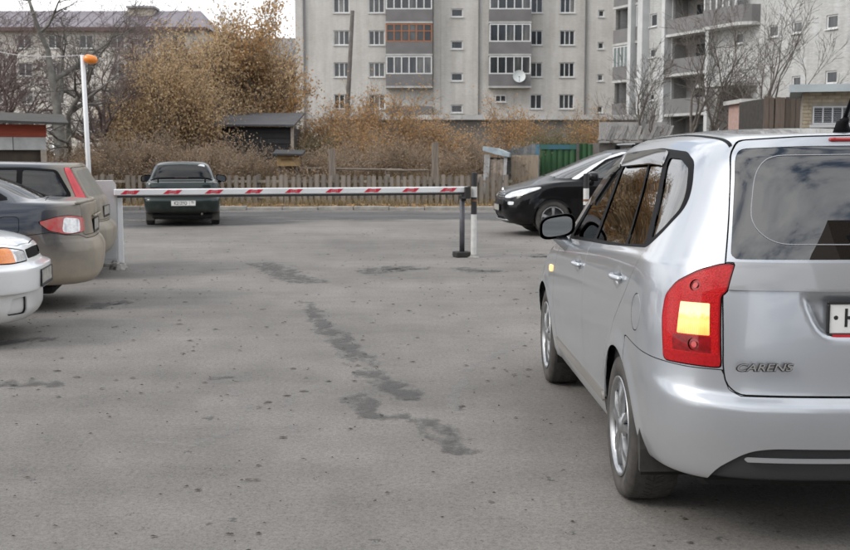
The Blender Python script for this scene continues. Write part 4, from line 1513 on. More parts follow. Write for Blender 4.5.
    # side windows band, then panes
    band_p = chaikin([(1.99, 1.048), (1.60, 1.345), (1.27, 1.525), (1.02, 1.580), (.30, 1.598), (-.22, 1.580), (-.40, 1.540), (-.485, 1.44), (-.515, 1.345), (-.42, 1.245), (-.29, 1.172), (.6, 1.115)], .05)
    band, body = clip(body, side_f(body, band_p, .45))
    panes = [('window_pane', chaikin([(1.86, 1.072), (1.565, 1.325), (1.25, 1.492), (1.10, 1.530), (1.10, 1.108)], .015)),
             ('window_pane', chaikin([(1.025, 1.112), (1.025, 1.545), (.43, 1.560), (.165, 1.152)], .012)),
             ('window_pane', chaikin([(.135, 1.155), (.395, 1.560), (.12, 1.556), (-.225, 1.182)], .012)),
             ('window_pane', chaikin([(-.295, 1.206), (.035, 1.553), (-.20, 1.548), (-.375, 1.510), (-.452, 1.42), (-.478, 1.345), (-.405, 1.268)], .03))]
    glasses = []
    for nm, pp in panes:
        pn, band = clip(band, side_f(band, pp, .4))
        glasses.append((nm, pn))
    # doors
    fd = chaikin([(1.06, 1.10), (1.06, .60), (1.04, .345), (2.18, .345), (2.28, .52), (2.26, .80), (2.10, 1.06), (1.9, 1.12)], .06)
    rd = chaikin([(1.055, 1.15), (1.055, .60), (1.035, .345), (.46, .345), (.40, .42), (.28, .62), (.12, .80), (-.10, .95), (-.27, 1.12), (-.29, 1.20)], .06)
    d1, body, g1 = cut_panel(body, lambda t: side_f(t, fd, .5), .002); gaps.append(g1)
    d2, body, g2 = cut_panel(body, lambda t: side_f(t, rd, .5), .002); gaps.append(g2)
    # fuel lid
    lid, body, g3 = cut_panel(body, lambda t: np.maximum(np.hypot(t.V[:, 0]+.36, t.V[:, 2]-.905) - .078, .3 - t.V[:, 1]), .0022); gaps.append(g3)
    # windscreen, headlamps (front, mostly hidden from here)
    ws = chaikin([(-.3, 1.06), (.70, 1.09), (.52, 1.50), (.40, 1.535), (-.3, 1.545)], .04)
    wsg, body = clip(body, end_f(body, ws, 1.45, rear=False))
    hl = chaikin([(.42, .62), (.80, .66), (.86, .80), (.62, .76)], .04)
    hlt, body = clip(body, end_f(body, hl, 2.9, rear=False))
    bo = tm_obj('body', body, P, car, lip=.012)
    for k, cx in enumerate((0.0, 2.70)):
        wheel_tub(car, cx, .328, RA - .004, .52, .862)
    for t in halves(d1):
        do = tm_obj('door', t, P, car, lip=.010)
    for t in halves(d2):
        tm_obj('door', t, P, car, lip=.010)
    tm_obj('fuel_lid', lid, P, car, lip=.006)
    tgo = tm_obj('tailgate', gate, P, car, lip=.010)
    tm_obj('tailgate_garnish', garn, paint('silver_garnish', (.33, .335, .345), .5, .42), tgo, off=.013, lip=.022)
    dark_glass = glass_mat('privacy_glass', (.030, .036, .046), ior=1.75)
    clear_glass = glass_mat('car_glass', (.42, .45, .46))
    rgo = tm_obj('rear_window', rglass, dark_glass, tgo, off=-.002)
    # defogger frame line printed on the glass
    line = chaikin([(-.3, 1.225), (.46, 1.225), (.54, 1.30), (.50, 1.50), (.44, 1.565), (-.3, 1.575)], .06)
    l1, _ = clip(rglass, end_f(rglass, line, -.4) - .0016)
    _, l1 = clip(l1, end_f(l1, line, -.4) + .0016)
    tm_obj('window_line', l1, mat('glass_line', (.30, .31, .33), .5), rgo, off=.0005)
    tm_obj('panel_gap', TM(*merge_tm(gaps)), gap_m, car, off=-.012)
    bo2 = tm_obj('bumper', bump, P, car, lip=.010)
    tm_obj('bumper_insert', insert, mat('bumper_plastic', (.035, .036, .038), .6, bump=.1, bscale=200), bo2, off=-.014)
    fo = tm_obj('window_frame', band, blk, car, off=.001) if False else [tm_obj('window_frame', h, blk, car, off=.001) for h in halves(band)]
    for i, (nm, t) in enumerate(glasses):
        for h in halves(t):
            tm_obj(nm, h, clear_glass if i == 0 else glass_mat('rear_glass', (.20, .215, .22)), car, off=-.004)
    tm_obj('windscreen', wsg, clear_glass, car, off=-.002)
    for t in halves(hlt):
        tm_obj('headlight', t, mat('headlamp_glass', (.7, .72, .74), .08, .3, coat=1), car, off=.002)
    # lining seen through the glass
    _, lin_src = clip(TM(tm.V, tm.N, tm.U, tm.F), side_f(tm, band_p, .45))
    _, lin_src = clip(lin_src, end_f(lin_src, rg, -.4))
    _, lin_src = clip(lin_src, end_f(lin_src, ws, 1.45, rear=False))
    _, lin_src = clip(lin_src, .62 - lin_src.V[:, 2]) if False else (None, lin_src)
    lin_src = clip(lin_src, .55 - lin_src.V[:, 2])[0]
    tm_obj('interior_lining', lin_src, mat('lining_grey', (.05, .05, .052), .9), car, off=-.045)
    # tail lamp segments: reflector red above, lit amber block, dark red, red base
    lit = [(.735, .885), (.86, .892), (.866, 1.012), (.738, 1.012)]
    lit = chaikin([(.712, .872), (.848, .872), (.838, .995), (.716, .995)], .003)
    for k, t in enumerate(halves(lamp_t)):
        lo = None
        t = finer(finer(t))
        on, off_ = clip(t, wrap_f(t, lit, -.3))
        dk, off_ = clip(off_, wrap_f(off_, [(.706, .803), (.87, .806), (.87, .867), (.706, .867)], -.3))
        bs, off_ = clip(off_, wrap_f(off_, [(.60, .72), (1.1, .72), (1.1, .800), (.60, .800)], -.3))
        ring = []
        for (uc, zc, rr, src) in ((.785, 1.062, .022, 0), (.775, .834, .024, 1)):
            a_ = off_ if src == 0 else dk
            c_, a_ = clip(a_, np.hypot(np.abs(a_.U)-uc, a_.V[:, 2]-zc) - rr)
            i_, c_ = clip(c_, np.hypot(np.abs(c_.U)-uc, c_.V[:, 2]-zc) - rr*.55)
            ring.append((c_, i_))
            if src == 0: off_ = a_
            else: dk = a_
        bd, off_ = clip(off_, -wrap_f(off_, lamp, -.45) - .009)
        lo = tm_obj('tail_light', off_, lens_red(), car, off=.004)
        bd.rim = t.rim[np.zeros(len(t.rim), bool)] if hasattr(t, 'rim') else bd.rim
        for c_, i_ in ring:
            ro_ = tm_obj('reflector_bowl', c_, mat('bowl_red', (.30, .004, .007), .12, .4, coat=1), lo, off=-.004, lip=-.008)
            tm_obj('bulb', i_, mat('bulb_pink', (.60, .035, .035), .2, coat=1), lo, off=.001)
        tm_obj('lens_border', bd, mat('lens_edge_red', (.30, .004, .008), .25, coat=.6, spec=.2), lo, off=.0045)
        tm_obj('indicator_lens', on, lit_lens() if k == 0 else mat('indicator_off', (.72, .55, .42), .2, coat=1), lo, off=.004)
        tm_obj('reverse_lens', dk, mat('lens_dark_red', (.34, .006, .010), .25, spec=.2, coat=.6, var=.55, scale=30), lo, off=.004)
        tm_obj('reflector', bs, mat('lens_base_red', (.46, .006, .010), .3, coat=.5, spec=.2, var=.3, scale=90), lo, off=.004)
    for s in (1, -1):
        # door handles: a bar with a lock barrel
        for (hx, hz, yy) in ((1.28, .955, .9), (.10, 1.005, .895)):
            src = tm.V[(np.abs(tm.V[:, 0]-hx) < .10) & (np.abs(tm.V[:, 2]-hz) < .04) & (tm.V[:, 1] > .5)]
            ys = src[:, 1].max() + .006
            mb = MB()
            pts = [(hx-.105+.21*i/10, s*(ys + .022*math.sin(math.pi*min(1, max(0, (i-.6)/8.8)))), hz + .004*math.sin(math.pi*i/10)) for i in range(11)]
            mb.chain(pts, [.010] + [.0125]*9 + [.010], 10)
            mb.lathe([(.0, ys+.004), (.016, ys+.003), (.018, ys-.02)], 16, center=(hx-.085, 0, hz-.004)) if s > 0 else None
            ho = mb.build('door_handle', P, car, smooth=True)
        # mirrors
        mirror(car, (1.86, s*.852, 1.062), s, P, scale=.90)
        # wind deflectors over the door windows
        for (pp) in ([(1.62, 1.325), (1.28, 1.515), (1.09, 1.560), (1.09, 1.500), (1.25, 1.455), (1.57, 1.265)],
                     [(1.05, 1.567), (.30, 1.585), (.10, 1.580), (.055, 1.515), (.30, 1.520), (1.03, 1.500)]):
            t, _ = clip(TM(tm.V, tm.N, tm.U, tm.F), np.maximum(side_f(tm, chaikin(pp, .02), .4), -s*tm.V[:, 1]))
            tm_obj('wind_deflector', t, glass_mat('smoked_acrylic', (.10, .10, .10), .9, .03), car, off=.016, lip=.012)
        # sill strip
        t, _ = clip(TM(tm.V, tm.N, tm.U, tm.F), np.maximum(side_f(tm, chaikin([(.44, .345), (2.22, .345), (2.25, .395), (.46, .395)], .015), .4), -s*tm.V[:, 1]))
        tm_obj('sill_strip', t, paint('sill_paint', (.33, .31, .285), .3, .45), car, off=.012, lip=.012)
        # mudflaps
        mb = MB()
        mb.prism([(-.365, .44), (-.385, .33), (-.41, .235), (-.435, .232), (-.435, .33), (-.40, .44)], s*.66, s*.885, 'y')
        mb.build('mudflap', mat('mudflap_rubber', (.022, .021, .02), .8, var=.4, scale=10, col2=(.05, .045, .04)), car)
    # wheels
    alloy = mat('alloy_silver', (.46, .47, .48), .32, .9, var=.2, scale=20)
    for cx in (0.0, 2.70):
        for s in (1, -1):
            wheel(car, (cx, s*.893, .328), s, .330, .226, .215, alloy, 'twin', 5)
    # floor pan, seats
    mb = MB(); mb.box(-.66, 3.2, -.70, .70, .23, .31, .03)
    mb.build('floor_pan', mat('underbody', (.015, .015, .015), .9), car)
    fab = mat('seat_fabric', (.16, .17, .18), .9, var=.2)
    seats(car, [(1.18, (.37, -.37)), (.22, (.38, 0, -.38))], fab, .06)
    rounded('dashboard', 1.75, 2.35, -.72, .72, .70, 1.06, .4, mat('dash', (.03, .03, .03), .7), car)
    # number plate in its recess, badge, handle line, high brake lamp, aerial
    xp = -.862
    mtx = Matrix(((0, 0, -1, xp), (-1, 0, 0, 0), (0, 1, 0, .945), (0, 0, 0, 1)))
    pl = plate(car, mtx, None, frame='clean', text=False)
    text_mesh('H', .098, .0006, mat('plate_black', (.015, .015, .016), .5), 'plate_number', pl, mtx @ Matrix.Translation((-.178, 0, .0036)), sx=.80, weight=.002)
    rs = MB(); rs.box(-.25, .25, -.077, -.060, .008, .0092); rs.v = xform(rs.v, mtx)
    rs.build('frame_strip', mat('frame_red', (.55, .02, .03), .4), pl)
    dt = MB(); dt.lathe([(.0, .0038), (.0085, .0038), (.0085, .003)], 16, 'z', center=(-.236, .004, 0)); dt.v = xform(dt.v, mtx)
    dt.build('plate_bolt', mat('bolt_dark', (.02, .02, .02), .4), pl)
    bm = Matrix(((0, 0, -1, -.8985), (-1, 0, 0, .52), (0, 1, 0, .762), (0, 0, 0, 1))) @ Matrix.Rotation(0, 4, 'Z')
    bo_ = text_mesh('CARENS', .040, .003, mat('badge_shade', (.03, .03, .032), .5), 'badge', car, bm, sx=1.45, shear=.25, weight=.0022)  # dark backing letters paint a shadow line round the chrome ones
    text_mesh('CARENS', .040, .002, badge_m, 'badge_face', bo_, Matrix.Translation((-.0042, -.0006, .0012)) @ bm, sx=1.45, shear=.25, weight=.0002)
    mb = MB(); mb.box(-.632, -.600, -.20, .20, 1.618, 1.636, .006)
    mb.build('brake_light', mat('brake_lens', (.35, .01, .012), .25, coat=1), car)
    mb = MB()
    mb.chain([(-.46, .085, 1.652), (-.46, .085, 1.695), (-.50, .085, 1.712)], [.040, .026, .012], 10)
    mb.chain([(-.47, .085, 1.70), (-.66, .085, 1.92)], [.010, .0035], 8)
    mb.build('aerial', blk, car, smooth=True)
    # bright strip across the bumper insert
    t, _ = clip(TM(tm.V, tm.N, tm.U, tm.F), end_f(tm, chaikin([(-.3, .394), (.585, .394), (.572, .412), (-.3, .412)], .005), -.5))
    tm_obj('bumper_strip', t, P, bo2, off=.010, lip=.010)
    for s in (1, -1):                                     # black ditch strip along the roof edge
        t, _ = clip(TM(tm.V, tm.N, tm.U, tm.F), np.maximum(np.maximum(.552 - s*tm.V[:, 1], 1.50 - tm.V[:, 2]), np.maximum(tm.V[:, 0] - 1.25, -.52 - tm.V[:, 0])))
        t, _ = clip(t, s*t.V[:, 1] - .566)
        tm_obj('roof_strip', t, blk, car, off=.002)
    # front wing repeater
    rounded('side_repeater', 2.36, 2.43, .895, .915, .80, .845, .5, mat('repeater_lit', (.9, .45, .1), .3, emit=((1.0, .62, .25), 1.0)), car)
    return car
def merge_tm(ts):
    V, N, U, F, n = [], [], [], [], 0
    for t in ts:
        V.append(t.V); N.append(t.N); U.append(t.U); F.append(t.F + n); n += len(t.V)
    return np.concatenate(V), np.concatenate(N), np.concatenate(U), np.concatenate(F)
def mirror(car, loc, s, P, face=-1, shell_mat=None, scale=1.0):
    """door mirror: housing open to the rear, glass in it, foot on the door"""
    x, y, z = loc
    mb = MB()
    n = 24
    rings = [(-.075, 1.0), (-.07, 1.03), (-.02, 1.02), (.045, .85), (.085, .45), (.095, .05)]
    for (dx, k) in rings:
        for i in range(n):
            t = 2*math.pi*i/n
            ca, sa = math.cos(t), math.sin(t)
            yy = math.copysign(abs(ca)**.62, ca) * .118 * k
            zz = math.copysign(abs(sa)**.62, sa) * .078 * k
            mb.v.append((x + dx*scale, y + s*(.105 + yy)*scale, z + (.078 + zz - .02*(yy/.118))*scale))
    for r_ in range(len(rings)-1):
        for i in range(n):
            j = (i+1) % n
            q = (r_*n+i, r_*n+j, (r_+1)*n+j, (r_+1)*n+i)
            mb.f.append(q if s > 0 else q[::-1])
    h = mb.build('door_mirror', shell_mat or trim_black(), car, smooth=True)
    g = MB()
    for i in range(n):
        t = 2*math.pi*i/n
        ca, sa = math.cos(t), math.sin(t)
        yy = math.copysign(abs(ca)**.62, ca) * .100
        zz = math.copysign(abs(sa)**.62, sa) * .063
        g.v.append((x + (-.066 + .10*yy)*scale, y + s*(.105 + yy)*scale, z + (.078 + zz - .02*(yy/.118))*scale))
    g.v = [(v_[0] + .018*(v_[2]-z-.078*scale), v_[1], v_[2]) for v_ in g.v]
    g.f.append(tuple(range(n)))
    g.build('mirror_glass', mat('mirror_silver', (.45, .49, .53), .02, 1.0), h)
    ft = MB()
    ft.chain([(x+.03, y - s*.06, z-.09), (x+.01, y + s*.02, z-.045), (x, y + s*.09, z+.01)], [.055, .042, .034], 10)
    ft.build('mirror_foot', P, h, smooth=True)
    return h
# ------------------------------------------------------------------ the other parked cars
def build_car(name, label, loc, rz, sp):
    car = empty(name, loc, rz)
    tag(car, label, 'car')
    P, blk = sp['paint'], trim_black()
    tm = shell(sp['levels'], *sp.get('n', (40, 40, 40)), sp.get('sub', 5), sp.get('uref', 5))
    for (kind, poly, lim, depth, wd) in sp.get('press', []):
        f = {'rear': lambda: end_f(tm, poly, lim), 'front': lambda: end_f(tm, poly, lim, False), 'side': lambda: side_f(tm, poly, lim)}[kind]()
        press(tm, f, depth, wd)
    RA, Rw = sp['arch'], sp['Rw']
    for cx in sp['axles']:
        flare(tm, cx, Rw, RA, sp.get('flare', .012), .08)
    renormal(tm)
    full = TM(tm.V, tm.N, tm.U, tm.F)
    body = tm
    for cx in sp['axles']:
        _, body = clip(body, np.maximum(np.hypot(body.V[:, 0]-cx, body.V[:, 2]-Rw) - RA, .42 - np.abs(body.V[:, 1])))
    gaps, parts = [], []
    def field(kind, poly, lim):
        return {'wrap_r': lambda t: wrap_f(t, poly, lim), 'wrap_f': lambda t: wrap_f(t, poly, lim, False), 'rear': lambda t: end_f(t, poly, lim),
                'front': lambda t: end_f(t, poly, lim, False), 'side': lambda t: side_f(t, poly, lim), 'top': lambda t: top_f(t, poly, lim)}[kind]
    lin = full
    for (nm, kind, poly, lim, m, off, opts) in sp['parts']:
        fn = field(kind, poly, lim)
        if opts.get('overlay'):                          # sits on the skin
            t, _ = clip(full, fn(full))
        elif opts.get('gap', True):
            t, body, g = cut_panel(body, fn, opts.get('w', .003))
            gaps.append(g)
        else:
            t, body = clip(body, fn(body))
        if opts.get('hole'):
            _, lin = clip(lin, fn(lin))
        subs = []
        for (snm, skind, spoly, slim, smat, soff) in opts.get('subs', []):
            st, t = clip(t, field(skind, spoly, slim)(t))
            subs.append((snm, st, smat, soff))
        pieces = halves(t) if opts.get('split', True) else [t]
        sub_p = [halves(st) if opts.get('split', True) else [st] for _, st, _, _ in subs]
        for k, h in enumerate(pieces):
            o = tm_obj(nm, h, m, car, off=off, lip=opts.get('lip', .008))
            for (snm, _, smat, soff), hv in zip(subs, sub_p):
                if k < len(hv):
                    tm_obj(snm, hv[k], smat, o, off=soff)
    tm_obj('body', body, P, car, lip=.012)
    if gaps:
        go = tm_obj('panel_gap', TM(*merge_tm(gaps)), mat('panel_gap_dark', (.01, .01, .01), .8), car, off=-.010)
        go['kind'] = 'stuff'
    lz = sp.get('lining_z', .55)
    tm_obj('interior_lining', clip(lin, lz - lin.V[:, 2])[0], mat('lining_grey', (.06, .06, .062), .9), car, off=-.045)
    for cx in sp['axles']:
        wheel_tub(car, cx, Rw, RA - .004, sp['yw'] - .34, sp['yw'] - .03)
        for s in (1, -1):
            wheel(car, (cx, s*sp['yw'], Rw), s, Rw, sp['Rr'], sp.get('tw', .195), sp['rim'], sp.get('spoke', 'plain'), sp.get('nsp', 5))
    x0, x1 = sp['axles'][0] - .6, sp['axles'][1] + .5
    mb = MB(); mb.box(x0, x1, -.66, .66, .17, .27, .03)
    mb.build('floor_pan', mat('underbody', (.015, .015, .015), .9), car)
    seats(car, sp['seats'], mat('seat_dark', (.07, .07, .075), .9, var=.2), sp.get('seat_z', -.02))
    for (hx, hz, hy) in sp.get('handles', []):
        for s in (1, -1):
            mb = MB()
            mb.chain([(hx-.09+.18*i/8, s*(hy + .02*math.sin(math.pi*i/8)), hz) for i in range(9)], [.009]+[.012]*7+[.009], 8)
            mb.build('door_handle', sp.get('handle_mat', P), car, smooth=True)
    if 'mirror' in sp:
        mx, my, mz, mm = sp['mirror']
        for s in (1, -1):
            mirror(car, (mx, s*my, mz), s, P, shell_mat=mm, scale=sp.get('mscale', .95))
    return car, full

def cars():
    blk = trim_black()
    glass = glass_mat('car_glass', (.42, .45, .46))
    tint = glass_mat('tinted_glass', (.07, .085, .105), .55)
    chrome = mat('chrome', (.75, .76, .78), .12, 1.0)
    alloy = mat('alloy_silver', (.46, .47, .48), .32, .9, var=.2, scale=20)
    hub = mat('wheel_cover', (.30, .30, .31), .45, .5, var=.3)
    clear = mat('clear_lens', (.72, .73, .74), .10, .35, coat=1, var=.25, scale=40)
    red = mat('tail_red', (.50, .012, .020), .18, coat=1, var=.25, scale=40)
    amber = mat('amber_lens', (.95, .27, .02), .22, coat=1, var=.2, scale=60)
    dusty = (.36, .315, .25)

    # ---- dark grey saloon, dusty at the back
    Pg = paint('grey_paint', (.030, .036, .050), .3, .30, .8, .3, dirt=dusty, dirt_h=.60, dirt_amt=.92, rear_dirt=-.98)
    lv = [dict(z=[(0, .27)], xr=-.65, xf=3.1, w=.55),
          dict(z=[(-1, .27), (-.5, .27), (.4, .21), (2.2, .21), (3.4, .20)], xr=-.93, xf=3.40, w=.80, Lr=.75, nr=3.4, nf=3),
          dict(z=[(-1, .36), (.4, .31), (3.4, .33)], xr=-1.00, xf=3.48, w=.85, Lr=.75, nr=3.4, nf=3),
          dict(z=[(-1, .60), (.4, .56), (3.5, .50)], xr=-1.03, xf=3.51, w=.875, Lr=.75, nr=3.3, nf=3),
          dict(z=[(-1, .69), (.4, .70), (3.5, .58)], xr=-1.00, xf=3.50, w=.878, Lr=.75, nr=3.3, nf=3),
          dict(z=[(-1, .73), (.4, .74), (3.5, .62)], xr=-.965, xf=3.48, w=.878, Lr=.72, nr=3.3, nf=3),
          dict(z=[(-1, .92), (.4, .88), (3.5, .70)], xr=-.955, xf=3.42, w=.868, Lr=.72, nr=3.2, nf=2.8),
          dict(z=[(-1, 1.075), (-.3, 1.03), (1.8, .95), (3.3, .78)], xr=-.945, xf=3.25, w=.840, Lr=.72, nr=3.2, nf=2.6),
          dict(z=[(-1, 1.095), (-.4, 1.075), (1.8, .985), (2.9, .90)], xr=-.87, xf=2.9, w=.815, Lr=.66, nr=3.2, nf=2.6),
          dict(z=[(-.6, 1.125), (.1, 1.085), (1.8, 1.0), (2.3, 1.0)], xr=-.50, xf=2.30, w=.795, Lr=.45, nr=3, Lf=.5, nf=2.5),
          dict(z=[(-.3, 1.28), (1.9, 1.24)], xr=-.12, xf=1.85, w=.70, Lr=.45, nr=3, Lf=.5, nf=2.5),
          dict(z=[(.1, 1.40), (1.5, 1.395)], xr=.22, xf=1.48, w=.60, Lr=.45, nr=3, Lf=.5, nf=2.5),
          dict(z=[(.2, 1.445), (1.4, 1.435)], xr=.34, xf=1.34, w=.48, Lr=.4, nr=3, Lf=.45, nf=2.5),
          dict(z=[(.2, 1.462), (1.4, 1.452)], xr=.40, xf=1.28, w=.22, Lr=.3, nr=3, Lf=.3, nf=2.5),
          dict(z=[(.2, 1.465), (1.4, 1.455)], xr=.40, xf=1.28, w=.0005, Lr=.3, nr=3, Lf=.3, nf=2.5)]
    dusty_red = mat('dusty_red', (.55, .045, .05), .45, coat=.5, var=.35, scale=14, col2=(.42, .16, .14))
    parts = [
        ('tail_light', 'wrap_r', chaikin([(.60, .795), (.60, .935), (.80, .965), (.93, .955), (1.13, .905), (1.02, .815), (.85, .775)], .025), -.2, dusty_red, .006,
            dict(lip=.02, subs=[('reverse_lens', 'wrap_r', chaikin([(.68, .800), (.68, .925), (.87, .945), (.90, .80), (.80, .785)], .03), -.2, clear, .007)])),
        ('rear_window', 'rear', chaikin([(-.3, 1.135), (.62, 1.120), (.50, 1.36), (-.3, 1.40)], .04), .35, tint, -.002, dict(split=False, hole=True, gap=False)),
        ('windscreen', 'front', chaikin([(-.3, 1.03), (.66, 1.04), (.50, 1.35), (-.3, 1.40)], .04), 1.2, glass, -.002, dict(split=False, hole=True, gap=False)),
        ('boot_lid', 'top', chaikin([(-1.2, -.3), (-1.2, .60), (-.90, .61), (-.52, .60), (-.46, -.3)], .03), .76, Pg, 0, dict(split=False)),
        ('bumper', 'wrap_r', [(-.3, .725), (.58, .725), (.70, .765), (.86, .77), (1.02, .80), (1.42, .755), (1.5, .745), (1.5, .1), (-.3, .1)], .05, Pg, 0, dict(split=False)),
        ('window_frame', 'side', chaikin([(1.95, 1.02), (1.40, 1.34), (1.15, 1.40), (.60, 1.41), (.30, 1.385), (-.02, 1.24), (-.22, 1.12), (.5, 1.075)], .05), .4, blk, .001,
            dict(gap=False, hole=True, subs=[('window_pane', 'side', chaikin([(1.80, 1.045), (1.38, 1.31), (1.14, 1.375), (1.06, 1.375), (1.06, 1.075)], .02), .4, glass, -.004),
                                             ('window_pane', 'side', chaikin([(.99, 1.08), (.99, 1.378), (.60, 1.385), (.32, 1.36), (.05, 1.22), (-.04, 1.12)], .03), .4, tint, -.004)])),
        ('door', 'side', chaikin([(1.02, 1.10), (1.02, .28), (2.0, .28), (2.08, .50), (2.06, .80), (1.9, 1.04)], .05), .5, Pg, 0, {}),
        ('door', 'side', chaikin([(1.012, 1.12), (1.012, .28), (.42, .28), (.34, .45), (.20, .66), (-.05, .85), (-.12, 1.12)], .05), .5, Pg, 0, {}),
        ('fuel_lid', 'side', chaikin([(-.30, .80), (-.10, .80), (-.10, .96), (-.30, .96)], .04), .5, Pg, 0, {}),
        ('rear_reflector', 'wrap_r', chaikin([(.76, .40), (.92, .405), (.90, .435), (.77, .43)], .01), -.3, mat('dull_red', (.16, .03, .03), .5), .002, dict(gap=False)),
        ('headlight', 'wrap_f', chaikin([(4.55, .64), (4.95, .60), (4.95, .74), (4.5, .76)], .03), 2.8, clear, .002, {}),
    ]
    car, full = build_car('saloon_car', 'dark grey saloon with dusty beige rear bumper, parked beside the barrier', SALOON[0], SALOON[1], dict(
        paint=Pg, levels=lv, n=(56, 40, 34), sub=7, uref=5, arch=.345, Rw=.315, Rr=.205, yw=.862, axles=(0, 2.6), parts=parts, rim=alloy, seats=[(1.1, (.36, -.36)), (.25, (.36, -.36))],
        handles=[(1.15, .90, .885), (.20, .94, .88)], mirror=(1.75, .84, .99, Pg),
        press=[('rear', chaikin([(-.3, .91), (.34, .91), (.30, .77), (-.3, .77)], .03), -.5, .025, .03)]))
    mtx = Matrix(((0, 0, -1, -.957), (-1, 0, 0, 0), (0, 1, 0, .84), (0, 0, 0, 1)))
    plate(car, mtx, None, text=False)
    mb = MB(); mb.box(-.985, -.955, -.36, .36, .925, .955, .01)
    mb.build('plate_garnish', Pg, car)
    # spoiler lip on the boot
    mb = MB(); mb.chain([(-.925 + .10*abs(k/8.)**2.2, .70*k/8., 1.092 - .012*abs(k/8.)**2) for k in range(-8, 9)], [.012]+[.016]*15+[.012], 8)
    mb.build('boot_lip', Pg, car, smooth=True)

    # ---- dark estate with tall red pillar lamps, dusty back
    Pe = paint('estate_paint', (.012, .017, .030), .2, .28, .6, .2, dirt=(.34, .305, .25), dirt_h=.66, dirt_amt=.92, rear_dirt=-.60)
    lv = [dict(z=[(0, .27)], xr=-.60, xf=3.1, w=.55),
          dict(z=[(-1, .30), (.4, .22), (2.2, .22), (3.4, .20)], xr=-.86, xf=3.40, w=.80, Lr=.7, nr=3.6, nf=3),
          dict(z=[(-1, .40), (.4, .33), (3.4, .33)], xr=-.93, xf=3.48, w=.855, Lr=.7, nr=3.6, nf=3),
          dict(z=[(-1, .60), (.4, .56), (3.5, .50)], xr=-.96, xf=3.51, w=.878, Lr=.7, nr=3.6, nf=3),
          dict(z=[(-1, .66), (.4, .70), (3.5, .58)], xr=-.93, xf=3.50, w=.882, Lr=.7, nr=3.6, nf=3),
          dict(z=[(-1, .71), (.4, .76), (3.5, .62)], xr=-.875, xf=3.48, w=.882, Lr=.7, nr=3.6, nf=3),
          dict(z=[(-1, .90), (.4, .88), (3.5, .70)], xr=-.855, xf=3.40, w=.875, Lr=.7, nr=3.6, nf=2.8),
          dict(z=[(-1, 1.0), (1.8, .93), (3.2, .80)], xr=-.83, xf=3.2, w=.84, Lr=.68, nr=3.6, nf=2.6),
          dict(z=[(-1, 1.03), (1.8, .97), (2.4, .98)], xr=-.815, xf=2.3, w=.81, Lr=.66, nr=3.6, Lf=.5, nf=2.5),
          dict(z=[(-1, 1.24), (1.8, 1.22)], xr=-.69, xf=1.88, w=.715, Lr=.6, nr=3.8, Lf=.5, nf=2.5),
          dict(z=[(-1, 1.385), (.6, 1.405), (1.5, 1.385)], xr=-.60, xf=1.50, w=.62, Lr=.5, nr=3.8, Lf=.5, nf=2.5),
          dict(z=[(-1, 1.425), (.6, 1.455), (1.4, 1.43)], xr=-.575, xf=1.36, w=.52, Lr=.45, nr=3.8, Lf=.45, nf=2.5),
          dict(z=[(-1, 1.44), (.6, 1.475), (1.4, 1.45)], xr=-.57, xf=1.30, w=.25, Lr=.3, nr=3.8, Lf=.3, nf=2.5),
          dict(z=[(-1, 1.443), (.6, 1.478), (1.4, 1.453)], xr=-.57, xf=1.30, w=.0005, Lr=.3, nr=3.8, Lf=.3, nf=2.5)]
    parts = [
        ('tail_light', 'side', chaikin([(-.50, 1.40), (-.43, 1.40), (-.60, 1.02), (-.64, .86), (-.80, .86), (-.71, 1.02)], .02), .35, mat('estate_red', (.60, .02, .035), .25, coat=.6, var=.2, scale=20), .006, dict(lip=.02)),
        ('rear_window', 'rear', chaikin([(-.3, 1.04), (.60, 1.04), (.50, 1.36), (-.3, 1.385)], .05), -.3, mat('dusty_glass', (.20, .185, .155), .5, var=.2), -.002, dict(split=False, gap=False)),
        ('windscreen', 'front', chaikin([(-.3, 1.01), (.66, 1.02), (.50, 1.35), (-.3, 1.40)], .04), 1.2, glass, -.002, dict(split=False, hole=True, gap=False)),
        ('tailgate', 'rear', chaikin([(-.3, 1.42), (.53, 1.40), (.64, 1.03), (.64, .74), (-.3, .72)], .04), -.35, Pe, 0, dict(split=False)),
        ('bumper', 'wrap_r', [(-.3, .70), (.70, .72), (1.45, .745), (1.45, .1), (-.3, .1)], .05, Pe, 0, dict(split=False)),
        ('window_frame', 'side', chaikin([(1.95, .99), (1.42, 1.34), (1.15, 1.40), (.0, 1.405), (-.36, 1.375), (-.56, 1.04), (.5, 1.03)], .05), .4, blk, .001,
            dict(gap=False, hole=True, subs=[('window_pane', 'side', chaikin([(1.80, 1.02), (1.40, 1.31), (1.14, 1.375), (1.06, 1.375), (1.06, 1.045)], .02), .4, glass, -.004),
                                             ('window_pane', 'side', chaikin([(.99, 1.05), (.99, 1.38), (.12, 1.38), (.12, 1.05)], .02), .4, tint, -.004),
                                             ('window_pane', 'side', chaikin([(.05, 1.055), (.05, 1.38), (-.33, 1.355), (-.50, 1.06)], .03), .4, tint, -.004)])),
        ('door', 'side', chaikin([(1.02, 1.06), (1.02, .28), (2.0, .28), (2.08, .50), (2.06, .80), (1.9, 1.01)], .05), .5, Pe, 0, {}),
        ('door', 'side', chaikin([(1.012, 1.08), (1.012, .28), (.42, .28), (.34, .45), (.20, .66), (.08, .85), (.05, 1.08)], .05), .5, Pe, 0, {}),
        ('headlight', 'wrap_f', chaikin([(4.45, .64), (4.85, .60), (4.85, .74), (4.4, .76)], .03), 2.8, clear, .002, {}),
    ]
